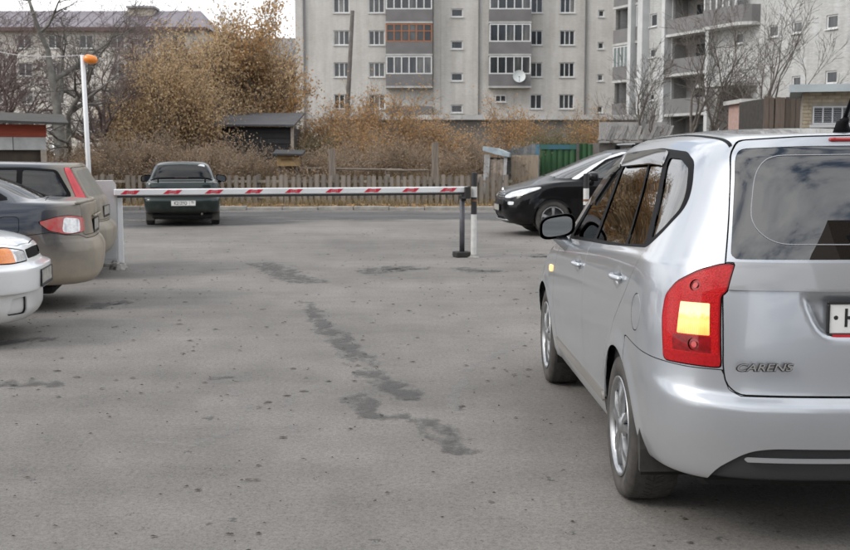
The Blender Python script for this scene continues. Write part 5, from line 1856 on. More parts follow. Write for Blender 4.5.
    car, full = build_car('estate_car', 'dark dusty estate with tall red pillar lamps, behind the grey saloon', ESTATE[0], ESTATE[1], dict(
        paint=Pe, levels=lv, n=(50, 40, 30), sub=6, uref=5, arch=.345, Rw=.315, Rr=.205, yw=.862, axles=(0, 2.64), parts=parts, rim=hub, seats=[(1.1, (.36, -.36)), (.25, (.36, -.36))],
        handles=[(1.15, .88, .89), (.20, .90, .89)], mirror=(1.75, .84, .97, Pe)))
    mtx = Matrix(((0, 0, -1, -.868), (-1, 0, 0, 0), (0, 1, 0, .84), (0, 0, 0, 1)))
    plate(car, mtx, None, text=False)

    # ---- white hatchback nose at the left edge
    Pw = paint('white_paint', (.74, .75, .75), .0, .35, dirt=(.34, .31, .27), dirt_h=.24, dirt_amt=.7)
    lv = [dict(z=[(0, .24)], xr=-.55, xf=3.0, w=.5, Lf=.7),
          dict(z=[(-1, .28), (.4, .22), (2.0, .22), (3.3, .19)], xr=-.72, xf=3.13, w=.755, Lf=.62, nf=3.0),
          dict(z=[(-1, .36), (.4, .33), (3.3, .30)], xr=-.78, xf=3.20, w=.79, Lf=.62, nf=3.0),
          dict(z=[(-1, .44), (.4, .45), (3.3, .425)], xr=-.80, xf=3.20, w=.805, Lf=.62, nf=3.0),
          dict(z=[(-1, .455), (.4, .47), (3.3, .445)], xr=-.81, xf=3.265, w=.815, Lf=.64, nf=3.0),
          dict(z=[(-1, .58), (.4, .60), (3.3, .63)], xr=-.81, xf=3.275, w=.822, Lf=.64, nf=3.0),
          dict(z=[(-1, .62), (.4, .65), (3.3, .67)], xr=-.78, xf=3.20, w=.822, Lf=.64, nf=3.0),
          dict(z=[(-1, .72), (.4, .75), (3.2, .785)], xr=-.77, xf=3.16, w=.818, Lf=.68, nf=2.9),
          dict(z=[(-1, .86), (1.8, .88), (2.6, .88), (3.1, .845)], xr=-.75, xf=3.06, w=.80, Lf=.72, nf=2.8),
          dict(z=[(-1, .93), (1.5, .90), (2.1, .935), (2.7, .92)], xr=-.72, xf=2.62, w=.765, Lf=.6, nf=2.6),
          dict(z=[(-1, .97), (1.5, .95), (2.1, .955)], xr=-.70, xf=2.10, w=.75, Lr=.5, Lf=.45, nf=2.5),
          dict(z=[(-1, 1.17), (1.8, 1.15)], xr=-.50, xf=1.65, w=.66, Lr=.45, Lf=.4, nf=2.5),
          dict(z=[(-1, 1.33), (1.5, 1.33)], xr=-.30, xf=1.30, w=.57, Lr=.4, Lf=.4, nf=2.5),
          dict(z=[(-1, 1.385), (1.4, 1.385)], xr=-.15, xf=1.12, w=.45, Lr=.35, Lf=.35, nf=2.5),
          dict(z=[(-1, 1.40), (1.4, 1.40)], xr=-.10, xf=1.05, w=.2, Lr=.25, Lf=.25, nf=2.5),
          dict(z=[(-1, 1.403), (1.4, 1.403)], xr=-.10, xf=1.05, w=.0005, Lr=.25, Lf=.25, nf=2.5)]
    dark_r = mat('recess_dark', (.05, .05, .05), .8)
    parts = [
        ('headlight', 'front', chaikin([(.33, .69), (.33, .77), (.56, .815), (.79, .82), (.815, .75), (.82, .695), (.60, .685)], .02), 2.68, clear, .001,
            dict(subs=[('indicator', 'front', [(.545, .5), (.525, .9), (.95, .9), (.95, .5)], 2.2, amber, .002)], lip=.012, w=.005)),
        ('radiator_grille', 'front', chaikin([(-.2, .70), (.30, .705), (.30, .775), (-.2, .785)], .02), 2.9, blk, -.012, dict(split=False)),
        ('bonnet', 'top', chaikin([(2.02, -.3), (2.06, .60), (2.55, .70), (2.90, .66), (3.10, .40), (3.16, -.3)], .05), .775, Pw, 0, dict(split=False, w=.004)),
        ('windscreen', 'front', chaikin([(-.3, .94), (.62, .95), (.48, 1.28), (-.3, 1.34)], .04), .9, glass, -.002, dict(split=False, hole=True, gap=False)),
        ('rear_window', 'rear', chaikin([(-.3, .98), (.60, .98), (.46, 1.28), (-.3, 1.32)], .04), .2, tint, -.002, dict(split=False, hole=True, gap=False)),
        ('window_frame', 'side', chaikin([(1.70, .94), (1.15, 1.29), (.95, 1.34), (.1, 1.335), (-.25, 1.18), (-.45, .97), (.5, .945)], .05), .4, blk, .001,
            dict(gap=False, hole=True, subs=[('window_pane', 'side', chaikin([(1.58, .965), (1.12, 1.26), (.92, 1.31), (.82, 1.31), (.82, .965)], .02), .4, glass, -.004),
                                             ('window_pane', 'side', chaikin([(.75, .965), (.75, 1.31), (.12, 1.305), (-.20, 1.16), (-.36, .985)], .02), .4, tint, -.004)])),
        ('door', 'side', chaikin([(.80, .98), (.80, .27), (1.75, .27), (1.80, .60), (1.66, .96)], .05), .5, Pw, 0, {}),
        ('door', 'side', chaikin([(.792, .98), (.792, .27), (.36, .27), (.30, .50), (.10, .70), (.05, .98)], .05), .5, Pw, 0, {}),
        ('tail_light', 'wrap_r', chaikin([(.45, .65), (.45, .80), (.92, .80), (.92, .65)], .02), -.2, red, .002, {}),
        ('fog_recess', 'front', chaikin([(.40, .25), (.40, .40), (.60, .40), (.64, .26)], .02), 2.5, Pw, -.028, dict(gap=False, lip=.0)),
    ]
    car, full = build_car('white_hatchback', 'white hatchback nose with orange indicator, cut by the left edge', HATCH[0], HATCH[1], dict(
        paint=Pw, levels=lv, n=(34, 36, 64), sub=6, uref=5, arch=.335, Rw=.288, Rr=.178, yw=.805, tw=.175, axles=(0, 2.46), parts=parts, rim=hub, seats=[(.95, (.34, -.34)), (.15, (.34, -.34))], seat_z=-.06,
        handles=[(.92, .80, .825), (.12, .82, .82)], handle_mat=blk, mirror=(1.45, .79, .93, blk), flare=.010, lining_z=.5))
    mtx = Matrix(((0, 0, 1, 3.274), (1, 0, 0, 0), (0, 1, 0, .54), (0, 0, 0, 1)))
    plate(car, mtx, None, text=False)
    # dark rubbing line round the bumper and a lower valance line
    t, _ = clip(full, wrap_f(full, [(2.6, .583), (6, .583), (6, .592), (2.6, .592)], 2.3, False))
    t = clip(full, np.maximum(np.abs(full.V[:, 2] - .385 - .0) - .004, 2.55 - full.V[:, 0]))[0] if False else t

    # ---- dark green saloon at the far kerb, seen from behind
    Pn = paint('green_paint', (.008, .019, .017), .15, .30, .7, .3, dirt=(.16, .15, .13), dirt_h=.22, dirt_amt=.7)
    lv = [dict(z=[(0, .26)], xr=-.65, xf=3.0, w=.5),
          dict(z=[(-1, .34), (.4, .22), (2.0, .22), (3.3, .20)], xr=-.80, xf=3.10, w=.76, Lr=.5, nr=5),
          dict(z=[(-1, .42), (.4, .33), (3.3, .33)], xr=-.86, xf=3.2, w=.80, Lr=.5, nr=5),
          dict(z=[(-1, .56), (.4, .50), (3.3, .45)], xr=-.88, xf=3.25, w=.82, Lr=.5, nr=5),
          dict(z=[(-1, .60), (.4, .62), (3.3, .55)], xr=-.86, xf=3.25, w=.822, Lr=.5, nr=5),
          dict(z=[(-1, .63), (.4, .66), (3.3, .58)], xr=-.82, xf=3.22, w=.822, Lr=.5, nr=5),
          dict(z=[(-1, .80), (.4, .78), (3.2, .68)], xr=-.815, xf=3.18, w=.815, Lr=.5, nr=5),
          dict(z=[(-1, .955), (1.8, .86), (3.1, .75)], xr=-.79, xf=3.06, w=.785, Lr=.48, nr=5),
          dict(z=[(-1, .975), (.2, .95), (1.5, .91), (2.7, .84)], xr=-.74, xf=2.62, w=.76, Lr=.45, nr=4.5, Lf=.6),
          dict(z=[(-.5, 1.00), (.2, .97), (1.5, .92), (2.1, .91)], xr=-.42, xf=2.10, w=.745, Lr=.4, nr=4, Lf=.45, nf=2.5),
          dict(z=[(-.5, 1.20), (1.8, 1.17)], xr=-.18, xf=1.65, w=.655, Lr=.4, nr=4, Lf=.4, nf=2.5),
          dict(z=[(-.5, 1.335), (1.5, 1.33)], xr=.05, xf=1.30, w=.575, Lr=.35, nr=4, Lf=.4, nf=2.5),
          dict(z=[(-.5, 1.385), (1.4, 1.385)], xr=.16, xf=1.12, w=.47, Lr=.35, nr=4, Lf=.35, nf=2.5),
          dict(z=[(-.5, 1.402), (1.4, 1.40)], xr=.20, xf=1.05, w=.2, Lr=.25, nr=4, Lf=.25, nf=2.5),
          dict(z=[(-.5, 1.405), (1.4, 1.403)], xr=.20, xf=1.05, w=.0005, Lr=.25, nr=4, Lf=.25, nf=2.5)]
    parts = [
        ('tail_light', 'wrap_r', chaikin([(.40, .70), (.40, .83), (.93, .83), (.93, .70)], .02), -.2, red, .002, {}),
        ('rear_window', 'rear', chaikin([(-.3, 1.01), (.66, 1.015), (.535, 1.325), (-.3, 1.35)], .04), .3, glass_mat('blue_tint', (.02, .03, .075), .4), -.002, dict(split=False, hole=True, gap=False)),
        ('windscreen', 'front', chaikin([(-.3, .94), (.62, .95), (.48, 1.28), (-.3, 1.34)], .04), .9, glass, -.002, dict(split=False, hole=True, gap=False)),
        ('boot_lid', 'rear', chaikin([(-.3, .985), (.66, .985), (.66, .66), (-.3, .64)], .03), -.35, Pn, 0, dict(split=False)),
        ('window_frame', 'side', chaikin([(1.70, .94), (1.15, 1.29), (.95, 1.34), (.3, 1.335), (.0, 1.20), (-.22, 1.0), (.5, .96)], .05), .4, blk, .001,
            dict(gap=False, hole=True, subs=[('window_pane', 'side', chaikin([(1.58, .965), (1.12, 1.26), (.92, 1.31), (.82, 1.31), (.82, .975)], .02), .4, glass, -.004),
                                             ('window_pane', 'side', chaikin([(.75, .98), (.75, 1.31), (.30, 1.305), (.04, 1.18), (-.12, 1.01)], .02), .4, tint, -.004)])),
        ('door', 'side', chaikin([(.80, .98), (.80, .27), (1.75, .27), (1.80, .60), (1.66, .96)], .05), .5, Pn, 0, {}),
        ('door', 'side', chaikin([(.792, .98), (.792, .27), (.36, .27), (.30, .50), (.10, .70), (.05, .98)], .05), .5, Pn, 0, {}),
        ('headlight', 'front', chaikin([(.33, .61), (.33, .685), (.56, .73), (.80, .735), (.82, .62)], .02), 2.3, clear, .001, {}),
    ]
    car, full = build_car('green_saloon', 'dark green saloon with boot spoiler, seen from behind beyond the boom', GREEN[0], GREEN[1], dict(
        paint=Pn, levels=lv, n=(40, 30, 30), sub=5, uref=5, arch=.325, Rw=.285, Rr=.178, yw=.80, tw=.175, axles=(0, 2.46), parts=parts, rim=hub, seats=[(.95, (.34, -.34)), (.15, (.34, -.34))], seat_z=-.06,
        handles=[(.92, .80, .825), (.12, .82, .82)], handle_mat=blk, mirror=(1.45, .76, .93, blk), mscale=1.0, flare=.008, lining_z=.5))
    mtx = Matrix(((0, 0, -1, -.888), (-1, 0, 0, -.03), (0, 1, 0, .51), (0, 0, 0, 1)))
    plate(car, mtx, ('K212YO', '72'), frame=False)
    mb = MB()
    mb.chain([(-.78 + .06*abs(k/8.)**3, .66*k/8., 1.055 - .05*abs(k/8.)**6) for k in range(-8, 9)], [.012]+[.022]*15+[.012], 8)
    for s in (-.5, .5): mb.tube((-.74, s, .95), (-.765, s, 1.05), .016)
    mb.build('spoiler', blk, car, smooth=True)
    mb = MB(); mb.box(-.80, -.755, -.15, .15, 1.03, 1.075, .01)
    mb.build('brake_light', mat('brake_housing', (.02, .01, .01), .4), car)
    mb = MB(); mb.box(-.85, -.83, -.45, -.22, .725, .745); mb.build('badge', chrome, car) if False else None
    mb = MB(); mb.tube((-.93, -.42, .28), (-.60, -.42, .28), .025, n=10); mb.build('exhaust', mat('exhaust_steel', (.15, .14, .13), .5, .8), car)
    mb = MB(); mb.lathe([(0, 0), (.075, .0), (.075, .002)], 20, 'z')
    mb.v = xform(mb.v, Matrix.Translation((.022, -.42, 1.305)) @ Matrix.Rotation(R(-60), 4, 'Y') @ Matrix.Diagonal((.6, 1, 1, 1)))
    mb.build('sticker', mat('sticker_white', (.75, .77, .78), .5), car)
    for s in (1, -1):
        mb = MB(); mb.box(-.42, -.405, s*.70-.09, s*.70+.09, .12, .30, .004)
        mb.build('mudflap', mat('mudflap_dusty', (.10, .092, .082), .9), car)

    # ---- black crossover on the right, nose to the left
    Pb = paint('black_paint', (.004, .004, .005), .0, .3, .45, .1, dirt=(.10, .09, .08), dirt_h=.18, dirt_amt=.5)
    lv = [dict(z=[(0, .28)], xr=-.60, xf=3.1, w=.55),
          dict(z=[(-1, .32), (.4, .25), (2.2, .25), (3.5, .23)], xr=-.74, xf=3.36, w=.82, Lf=.75, nf=3.0),
          dict(z=[(-1, .42), (.4, .38), (3.5, .33)], xr=-.78, xf=3.47, w=.885, Lf=.75, nf=3.0),
          dict(z=[(-1, .60), (.4, .60), (3.5, .50)], xr=-.80, xf=3.53, w=.905, Lf=.75, nf=3.0),
          dict(z=[(-1, .72), (.4, .75), (3.5, .66)], xr=-.79, xf=3.53, w=.912, Lf=.78, nf=2.9),
          dict(z=[(-1, .90), (.4, .90), (2.7, .86), (3.5, .80)], xr=-.76, xf=3.47, w=.905, Lf=.80, nf=2.8),
          dict(z=[(-1, 1.02), (.4, 1.0), (2.5, .97), (3.4, .895)], xr=-.73, xf=3.36, w=.885, Lf=.85, nf=2.7),
          dict(z=[(-1, 1.08), (.4, 1.06), (2.5, 1.03), (3.1, .98)], xr=-.70, xf=3.08, w=.855, Lf=.75, nf=2.5),
          dict(z=[(-1, 1.11), (.4, 1.09), (2.2, 1.07), (2.7, 1.12)], xr=-.68, xf=2.66, w=.835, Lf=.75, nf=2.4),
          dict(z=[(-1, 1.34), (.4, 1.34), (2.2, 1.30)], xr=-.55, xf=2.12, w=.74, Lf=.65, nf=2.4),
          dict(z=[(-1, 1.52), (.4, 1.55), (1.7, 1.48)], xr=-.45, xf=1.62, w=.645, Lf=.55, nf=2.4),
          dict(z=[(-1, 1.58), (.4, 1.61), (1.5, 1.54)], xr=-.40, xf=1.42, w=.54, Lf=.5, nf=2.4),
          dict(z=[(-1, 1.60), (.4, 1.635), (1.4, 1.57)], xr=-.38, xf=1.34, w=.25, Lf=.4, nf=2.4),
          dict(z=[(-1, 1.605), (.4, 1.64), (1.4, 1.575)], xr=-.38, xf=1.34, w=.0005, Lf=.4, nf=2.4)]
    parts = [
        ('headlight', 'front', chaikin([(.42, .765), (.52, .83), (.72, .905), (.865, .955), (.885, .90), (.83, .80), (.64, .735), (.48, .725)], .03), 2.45, clear, .003, dict(lip=.02)),
        ('radiator_grille', 'front', chaikin([(-.2, .82), (.40, .80), (.46, .72), (.42, .60), (-.2, .58)], .03), 3.0, mat('grille_black', (.012, .012, .013), .45), -.012, dict(split=False)),
        ('lower_intake', 'front', chaikin([(-.2, .46), (.40, .46), (.36, .34), (-.2, .33)], .03), 3.0, dark_r, -.02, dict(split=False)),
        ('fog_light', 'front', chaikin([(.60, .60), (.60, .67), (.74, .67), (.74, .60)], .03), 2.8, clear, .004, {}),
        ('bonnet', 'top', chaikin([(2.64, -.3), (2.50, .62), (2.70, .74), (3.0, .70), (3.30, .45), (3.42, -.3)], .06), .86, Pb, 0, dict(split=False)),
        ('windscreen', 'front', chaikin([(-.3, 1.12), (.74, 1.10), (.60, 1.48), (.46, 1.535), (-.3, 1.56)], .05), 1.25, glass_mat('screen_glass', (.55, .60, .60), ior=2.1), -.002, dict(split=False, hole=True, gap=False)),
        ('rear_window', 'rear', chaikin([(-.3, 1.13), (.62, 1.13), (.5, 1.5), (-.3, 1.54)], .05), -.2, tint, -.002, dict(split=False, hole=True, gap=False)),
        ('chrome_line', 'side', chaikin([(2.25, 1.085), (1.55, 1.455), (1.2, 1.545), (.3, 1.575), (.3, 1.545), (1.18, 1.515), (1.53, 1.425), (2.12, 1.085)], .02), .4, chrome, .004, dict(gap=False)),
        ('window_frame', 'side', chaikin([(2.12, 1.085), (1.53, 1.425), (1.18, 1.515), (.3, 1.545), (-.15, 1.48), (-.48, 1.18), (.4, 1.105)], .04), .4, blk, .001,
            dict(gap=False, hole=True, subs=[('window_pane', 'side', chaikin([(2.00, 1.10), (1.50, 1.40), (1.16, 1.485), (1.02, 1.49), (1.02, 1.11)], .02), .4, glass_mat('side_glass', (.50, .56, .54)), -.004),
                                             ('window_pane', 'side', chaikin([(.95, 1.115), (.95, 1.495), (.3, 1.51), (-.10, 1.45), (-.32, 1.19)], .03), .4, tint, -.004)])),
        ('door', 'side', chaikin([(.98, 1.12), (.98, .34), (2.06, .34), (2.14, .50), (2.12, .80), (2.02, 1.10)], .05), .5, Pb, 0, {}),
        ('door', 'side', chaikin([(.972, 1.12), (.972, .34), (.42, .34), (.36, .50), (.18, .74), (.0, .9), (-.06, 1.12)], .05), .5, Pb, 0, {}),
        ('tail_light', 'wrap_r', chaikin([(.55, .85), (.55, 1.10), (1.0, 1.10), (1.0, .95)], .03), -.1, red, .003, {}),
    ]
    up = lambda z: z + max(0.0, z - 1.05) * .12
    for l_ in lv:
        l_['z'] = [(x_, up(z_)) for x_, z_ in l_['z']]
    lift = lambda poly: np.array([(p_[0], up(p_[1])) for p_ in poly])
    for i_, (nm_, kd_, pl_, lm_, m_, of_, op_) in enumerate(parts):
        if kd_ in ('front', 'rear', 'side'):
            if 'subs' in op_:
                op_['subs'] = [(a_, b_, lift(c_), d_, e_, f_) for (a_, b_, c_, d_, e_, f_) in op_['subs']]
            parts[i_] = (nm_, kd_, lift(pl_), lm_, m_, of_, op_)
    car, full = build_car('black_crossover', 'black crossover with roof bars and alloy wheels, nose to the left', CROSS[0], CROSS[1], dict(
        paint=Pb, levels=lv, n=(30, 36, 56), sub=6, uref=4, arch=.375, Rw=.343, Rr=.225, yw=.885, tw=.215, axles=(0, 2.613), parts=parts, rim=alloy, spoke='plain', nsp=5,
        seats=[(1.1, (.37, -.37)), (.25, (.37, -.37))], seat_z=.06, handles=[(1.12, .97, .912), (.15, 1.0, .905)], mirror=(1.88, .86, 1.07, Pb), mscale=1.05))
    for k in range(5):                                    # grille bars, badge, plate, skid plate, roof bars
        mb = MB()
        z = .80 - .045*k
        mb.chain([(3.535 - .08*(y/.42)**2 - .02, y, z - .006*abs(y)) for y in np.linspace(-.40, .40, 9)], [.007]*9, 6)
        mb.build('grille_bar', chrome, car)
    mb = MB(); mb.lathe([(0, 3.56), (.05, 3.555), (.055, 3.53)], 16, 'z'); mb.v = [(v[2] - .115, v[0], .865 + v[1]) for v in mb.v]
    mb.build('emblem', chrome, car, smooth=True)
    plate(car, Matrix(((0, 0, 1, 3.545), (1, 0, 0, 0), (0, 1, 0, .54), (0, 0, 0, 1))), None, text=False)
    mb = MB(); mb.chain([(3.49 - .25*(y/.6)**4, y, .30) for y in np.linspace(-.6, .6, 13)], [.018]*13, 8)
    mb.build('skid_plate', alloy, car, smooth=True)
    for x in (.95, .25):
        mb = MB(); mb.chain([(x, y, 1.745 + .012*math.cos(y*1.5)) for y in np.linspace(-.60, .60, 9)], [.022]*9, 8)
        bar = mb.build('roof_bar', mat('bar_alloy', (.45, .46, .47), .35, .8), car, smooth=True)
        for s in (1, -1):
            mb = MB(); mb.box(x-.05, x+.05, s*.58-.045, s*.58+.045, 1.60, 1.762, .015)
            mb.build('bar_foot', blk, bar)
    mb = MB(); mb.chain([(2.55, -.5, 1.135), (2.60, .0, 1.145), (2.50, .5, 1.125)], [.012]*3, 6); mb.build('wiper', blk, car)
# ------------------------------------------------------------------ barrier, bollards, pole, fences
def street():
    white = mat('boom_white', (.74, .75, .76), .4, var=.08, scale=3)
    redp = mat('boom_red', (.55, .02, .045), .4)
    blk = mat('rubber_black', (.02, .02, .021), .7)
    grey = mat('cabinet_grey', (.50, .505, .51), .5, var=.10, scale=3)
    iron = mat('iron_grey', (.12, .12, .135), .5, .3, var=.3, scale=8)
    # barrier: cabinet, post, boom
    c = gp(107, 265.5)
    e = gp(462, 257)
    gate = empty('barrier_gate', (c.x, c.y, 0), math.atan2(e.y-c.y, e.x-c.x))
    tag(gate, 'grey barrier cabinet with long white boom carrying red marks', 'barrier')
    L = (e-c).length
    zb = at(290, 191, (c.y+e.y)/2).z
    ztop = at(107, 180.5, c.y).z
    mb = MB()
    prof = [(-.165, 0), (.155, 0), (.155, ztop-.06), (.11, ztop), (-.12, ztop), (-.165, ztop-.05)]
    mb.prism(prof, -.13, .15, 'y')
    cab = mb.build('cabinet', grey, gate)
    mb = MB(); mb.box(-.165+.02, .135, -.136, -.1305, .10, ztop-.25, .002); mb.build('door', grey, cab)
    mb = MB(); mb.box(-.22, .22, -.20, .22, -.01, .05, .01); mb.build('base_plate', mat('base_concrete', (.33, .32, .30), .9, var=.4, scale=8), gate)
    mb = MB(); mb.box(.158, .235, -.06, .03, .03, zb+.0, .008); mb.build('boom_post', white, gate)
    # boom
    h = .052
    mb = MB(); mb.box(.12, L+.05, -.185, -.135, zb-h+.012, zb+h, .012); boom = mb.build('boom', white, gate)
    mb = MB(); mb.box(.16, L+.04, -.18, -.14, zb-h-.018, zb-h+.0115, .008); mb.build('rubber_edge', blk, boom)
    mb = MB(); mb.box(L+.0505, L+.075, -.188, -.132, zb-h-.03, zb+h+.004, .006); mb.build('end_cap', blk, boom)
    dirv = (e-c).normalized()
    proto = None
    pxs = [130, 172, 213, 252.5, 292, 332, 370, 407.5, 445]
    for px in pxs:
        s, _ = hit(px, 192, c, dirv)
        if proto is None:
            mb = MB(); q, k = .115, .027
            mb.add([(-q-.02, 0, -k), (-q+.06, 0, -k), (-q+.10, 0, k), (-q+.02+.03, 0, k)], [(0, 1, 2, 3)])
            mb.add([(q-.10, 0, -k), (q-.04, 0, -k), (q+.02, 0, k), (q-.06, 0, k)], [(0, 1, 2, 3)])
            mb.add([(-q+.06, 0, -k*.75), (q-.10, 0, -k*.75), (q-.06, 0, k*.75), (-q+.10, 0, k*.75)], [(0, 1, 2, 3)])
            proto = mb.build('red_mark', redp, boom); proto.location = (s, -.1875, zb+.006)
            t = MB()
            for i in range(4):
                x = -.045 + i*.026
                t.add([(x, -.0015, -.012), (x+.012, -.0015, -.012), (x+.016, -.0015, .012), (x+.004, -.0015, .012)], [(0, 1, 2, 3)])
            tx = t.build('mark_strokes', mat('mark_pale', (.62, .25, .27), .5), proto)
        else:
            cc = copy_obj(proto, boom, (s, -.1875, zb+.006)); copy_obj(tx, cc)
    # rest post
    rp = empty('rest_post', (e.x, e.y, 0), gate.rotation_euler[2]); tag(rp, 'grey iron rest post with black foot under the boom tip', 'post')
    mb = MB(); mb.tube((0, 0, .07), (0, 0, zb-.15), .040, n=14); mb.build('pole', iron, rp, smooth=True)
    mb = MB(); mb.box(-.12, .12, -.12, .12, 0, .085, .012); mb.build('foot', mat('foot_black', (.03, .028, .026), .8, var=.4), rp)
    mb = MB(); mb.box(-.03, .05, -.055, .055, zb-.17, zb-.075, .008); mb.box(-.03, .05, -.26, -.20, zb-.13, zb+.05, .006); mb.box(-.03, .05, -.20, .05, zb-.13, zb-.10); mb.build('fork', blk, rp)
    # striped bollards
    def bollard(px, py, label, ang, bands):
        g = gp(px, py)
        b = empty('striped_bollard', (g.x, g.y, 0)); tag(b, label, 'bollard', 'striped bollards by the barrier')
        b.rotation_euler = (0, ang, 0)
        pt = {'w': mat('bollard_white', (.66, .66, .64), .5, var=.2, scale=10), 'k': mat('bollard_black', (.018, .018, .02), .5)}
        z = .0
        for (col, z1) in bands:
            mb = MB(); mb.lathe([(.044, z), (.044, z1)], 18, 'z'); mb.build('band', pt[col], b, smooth=True)
            z = z1
        mb = MB(); mb.lathe([(.0, z+.006), (.030, z+.004), (.044, z-.004)], 18, 'z'); mb.build('cap', pt['k'], b, smooth=True)
        mb = MB(); mb.lathe([(.10, .004), (.06, .02), (.044, .05)], 14, 'z'); mb.build('footing', mat('base_concrete', (.33, .32, .30), .9, var=.4, scale=8), b)
        mb = MB(); mb.lathe([(.047, .855), (.047, .885)], 18, 'z'); mb.build('rust_ring', mat('rust', (.25, .12, .06), .9, var=.4, scale=20), b)
        return b
    bollard(473.5, 257.5, 'black and white striped bollard beside the boom tip', R(.3), [('w', .66), ('k', .92), ('w', 1.08), ('k', 1.29)])
    bollard(585.5, 257, 'striped bollard half hidden behind the silver car mirror', R(-.2), [('w', .60), ('k', .80), ('w', 1.05), ('k', 1.27)])
    # signal pole with amber lamp and cable
    Y = 17.6
    b0, t0 = at(90.5, 200, Y), at(82.5, 55, Y)
    base = Vector((b0.x + (b0.x-t0.x)*.35, Y, 0))
    sp = empty('signal_pole', base); tag(sp, 'slim white pole with orange beacon behind the estate car', 'pole')
    tl = Vector((t0.x-base.x, 0, t0.z))
    mb = MB(); mb.tube((0, 0, 0), tl, .036, .034, 14); mb.build('pole', white, sp, smooth=True)
    mb = MB(); mb.box(-.12, .12, -.12, .12, 0, .03, .005); mb.build('base_plate', iron, sp)
    mb = MB()
    for (dx, r_) in ((.0, .03),):
        mb.chain([tl + Vector((.03, -.01, -.045)), tl + Vector((.06, -.02, -.05)), tl + Vector((.12, -.02, -.065)), tl + Vector((.20, -.02, -.075)), tl + Vector((.225, -.02, -.08))], [.035, .062, .072, .055, .02], 14)
    mb.build('beacon', mat('beacon_orange', (.85, .24, .015), .3, coat=.6), sp, smooth=True)
    mb = MB(); mb.chain([tl + Vector((0, 0, .01)), tl + Vector((.04, -.01, -.03))], [.016, .016], 8); mb.build('bracket', iron, sp)
    far = at(-30, 44, Y+3)
    pts = [t0.lerp(far, i/12) - Vector((0, 0, .10*math.sin(math.pi*i/12))) for i in range(13)]
    mb = MB(); mb.chain(pts, [.006]*13, 5)
    tag(mb.build('overhead_cable', mat('cable_grey', (.42, .42, .43), .6)), 'thin grey cable running left from the white beacon pole', 'cable')
    # concrete rubble at the cabinet foot
    r2 = random.Random(3)
    for k in range(5):
        g = gp(112+6*r2.random()*2, 266+4*r2.random())
        s = r2.uniform(.05, .10)
        mb = MB()
        for z in (0, .6, 1.0):
            for i in range(7):
                a = 6.283*i/7
                q = s*(1.0 if z < .5 else .85 if z < .9 else .45)*r2.uniform(.75, 1.15)
                mb.v.append((q*math.cos(a), q*math.sin(a), z*s*.9))
        mb.f += [(j*7+i, j*7+(i+1) % 7, j*7+7+(i+1) % 7, j*7+7+i) for j in range(2) for i in range(7)] + [tuple(range(14, 21))]
        tag(mb.build('rubble', mat('rubble_grey', (.34, .33, .31), .95, var=.4, scale=12), loc=(g.x, g.y, 0)), 'lump of broken concrete at the foot of the barrier cabinet', 'rubble', 'rubble at the barrier')

    # picket fence
    FY = 33.9
    pk = mat('picket_wood', (.27, .235, .20), .9, var=.35, scale=4, stretch=(3, 3, .4), bump=.2, per_object=.26)
    fence = empty('picket_fence', (0, FY, 0)); tag(fence, 'weathered low picket fence behind the far kerb', 'fence')
    x0, x1 = -13.5, at(509, 180, FY).x
    variants = []
    for k in range(5):
        w = .105 + .008*k
        mb = MB(); t = rng.choice([0, .02, .035])
        mb.prism([(0, 0), (w, 0), (w, .86+.01*k), (w*.5+rng.uniform(-.02, .02), .86+.01*k+t), (0, .86+.01*k-.005)], -.014, .010, 'y')
        variants.append(mb)
    protos = []
    x = x0
    n = 0
    while x < x1:
        k = rng.randrange(5)
        z = .06 + rng.uniform(-.03, .03)
        if len(protos) < 5:
            o = variants[len(protos)].build('picket', pk, fence); protos.append(o); k = len(protos)-1
        elif rng.random() < .04:
            x += .185; continue
        else:
            o = copy_obj(protos[k], fence)
        o.location = (x, rng.uniform(-.01, .01), z)
        o.rotation_euler = (rng.uniform(-.03, .03), rng.uniform(-.025, .025), 0)
        x += .178 + rng.uniform(-.008, .018)
    for z in (.28, .74):
        mb = MB(); mb.box(x0-.1, x1+.1, .018, .065, z, z+.075); mb.build('rail', pk, fence)
    for px in (110, 150, 205, 258, 388, 480):
        xx = at(px, 180, FY).x
        mb = MB(); mb.box(xx-.06, xx+.06, .068, .17, 0, .98); mb.build('post', pk, fence)
    for (px, py, dx, lab) in ((332, 149, .10, 'tall weathered timber post in the fence left of the boom middle'), (435, 142.5, .11, 'thick timber post in the fence near the boom tip')):
        p = at(px, py, FY+.25)
        r_ = empty('timber_post', (p.x, FY+.25, 0)); tag(r_, lab, 'post', 'tall fence posts')
        mb = MB(); mb.prism([(-dx, 0), (dx, 0), (dx*.95, p.z), (0, p.z+.03), (-dx*.95, p.z-.02)], -.09, .09, 'y'); mb.build('post', mat('grey_timber', (.26, .22, .18), .9, var=.4, scale=5, stretch=(4, 4, .4), bump=.3), r_)
        mb = MB(); mb.box(-.5, .5, -.13, -.095, .62, .70); mb.build('cleat', pk, r_)
    for (xa, ya, xb, yb, lab) in ((296, 168, 402, 169.5, 'long grey rail lying level behind the fence, left of the thick post'), (386, 170, 428, 170, 'short grey rail behind the fence beside the thick post')):
        a, b = at(xa, ya, FY+1.1), at(xb, yb, FY+1.2)
        mb = MB(); mb.chain([a, (a+b)/2 - Vector((0, 0, .01)), b], [.035, .03, .028], 7)
        for q in (a, b):
            mb.tube(Vector((q.x, q.y+.04, 0)), Vector((q.x, q.y+.04, q.z)), .03, n=6)
        tag(mb.build('pole_rail', mat('grey_timber', (.26, .22, .18), .9)), lab, 'rail')
    # leaning utility pole over the thicket
    a, b = at(349, 80, 60), at(352.5, 10.5, 60)
    base = a + (a-b)*(a.z/(b.z-a.z))
    up_ = empty('utility_pole', (base.x, 60, 0)); tag(up_, 'thin dark leaning pole rising in front of the pale block', 'pole')
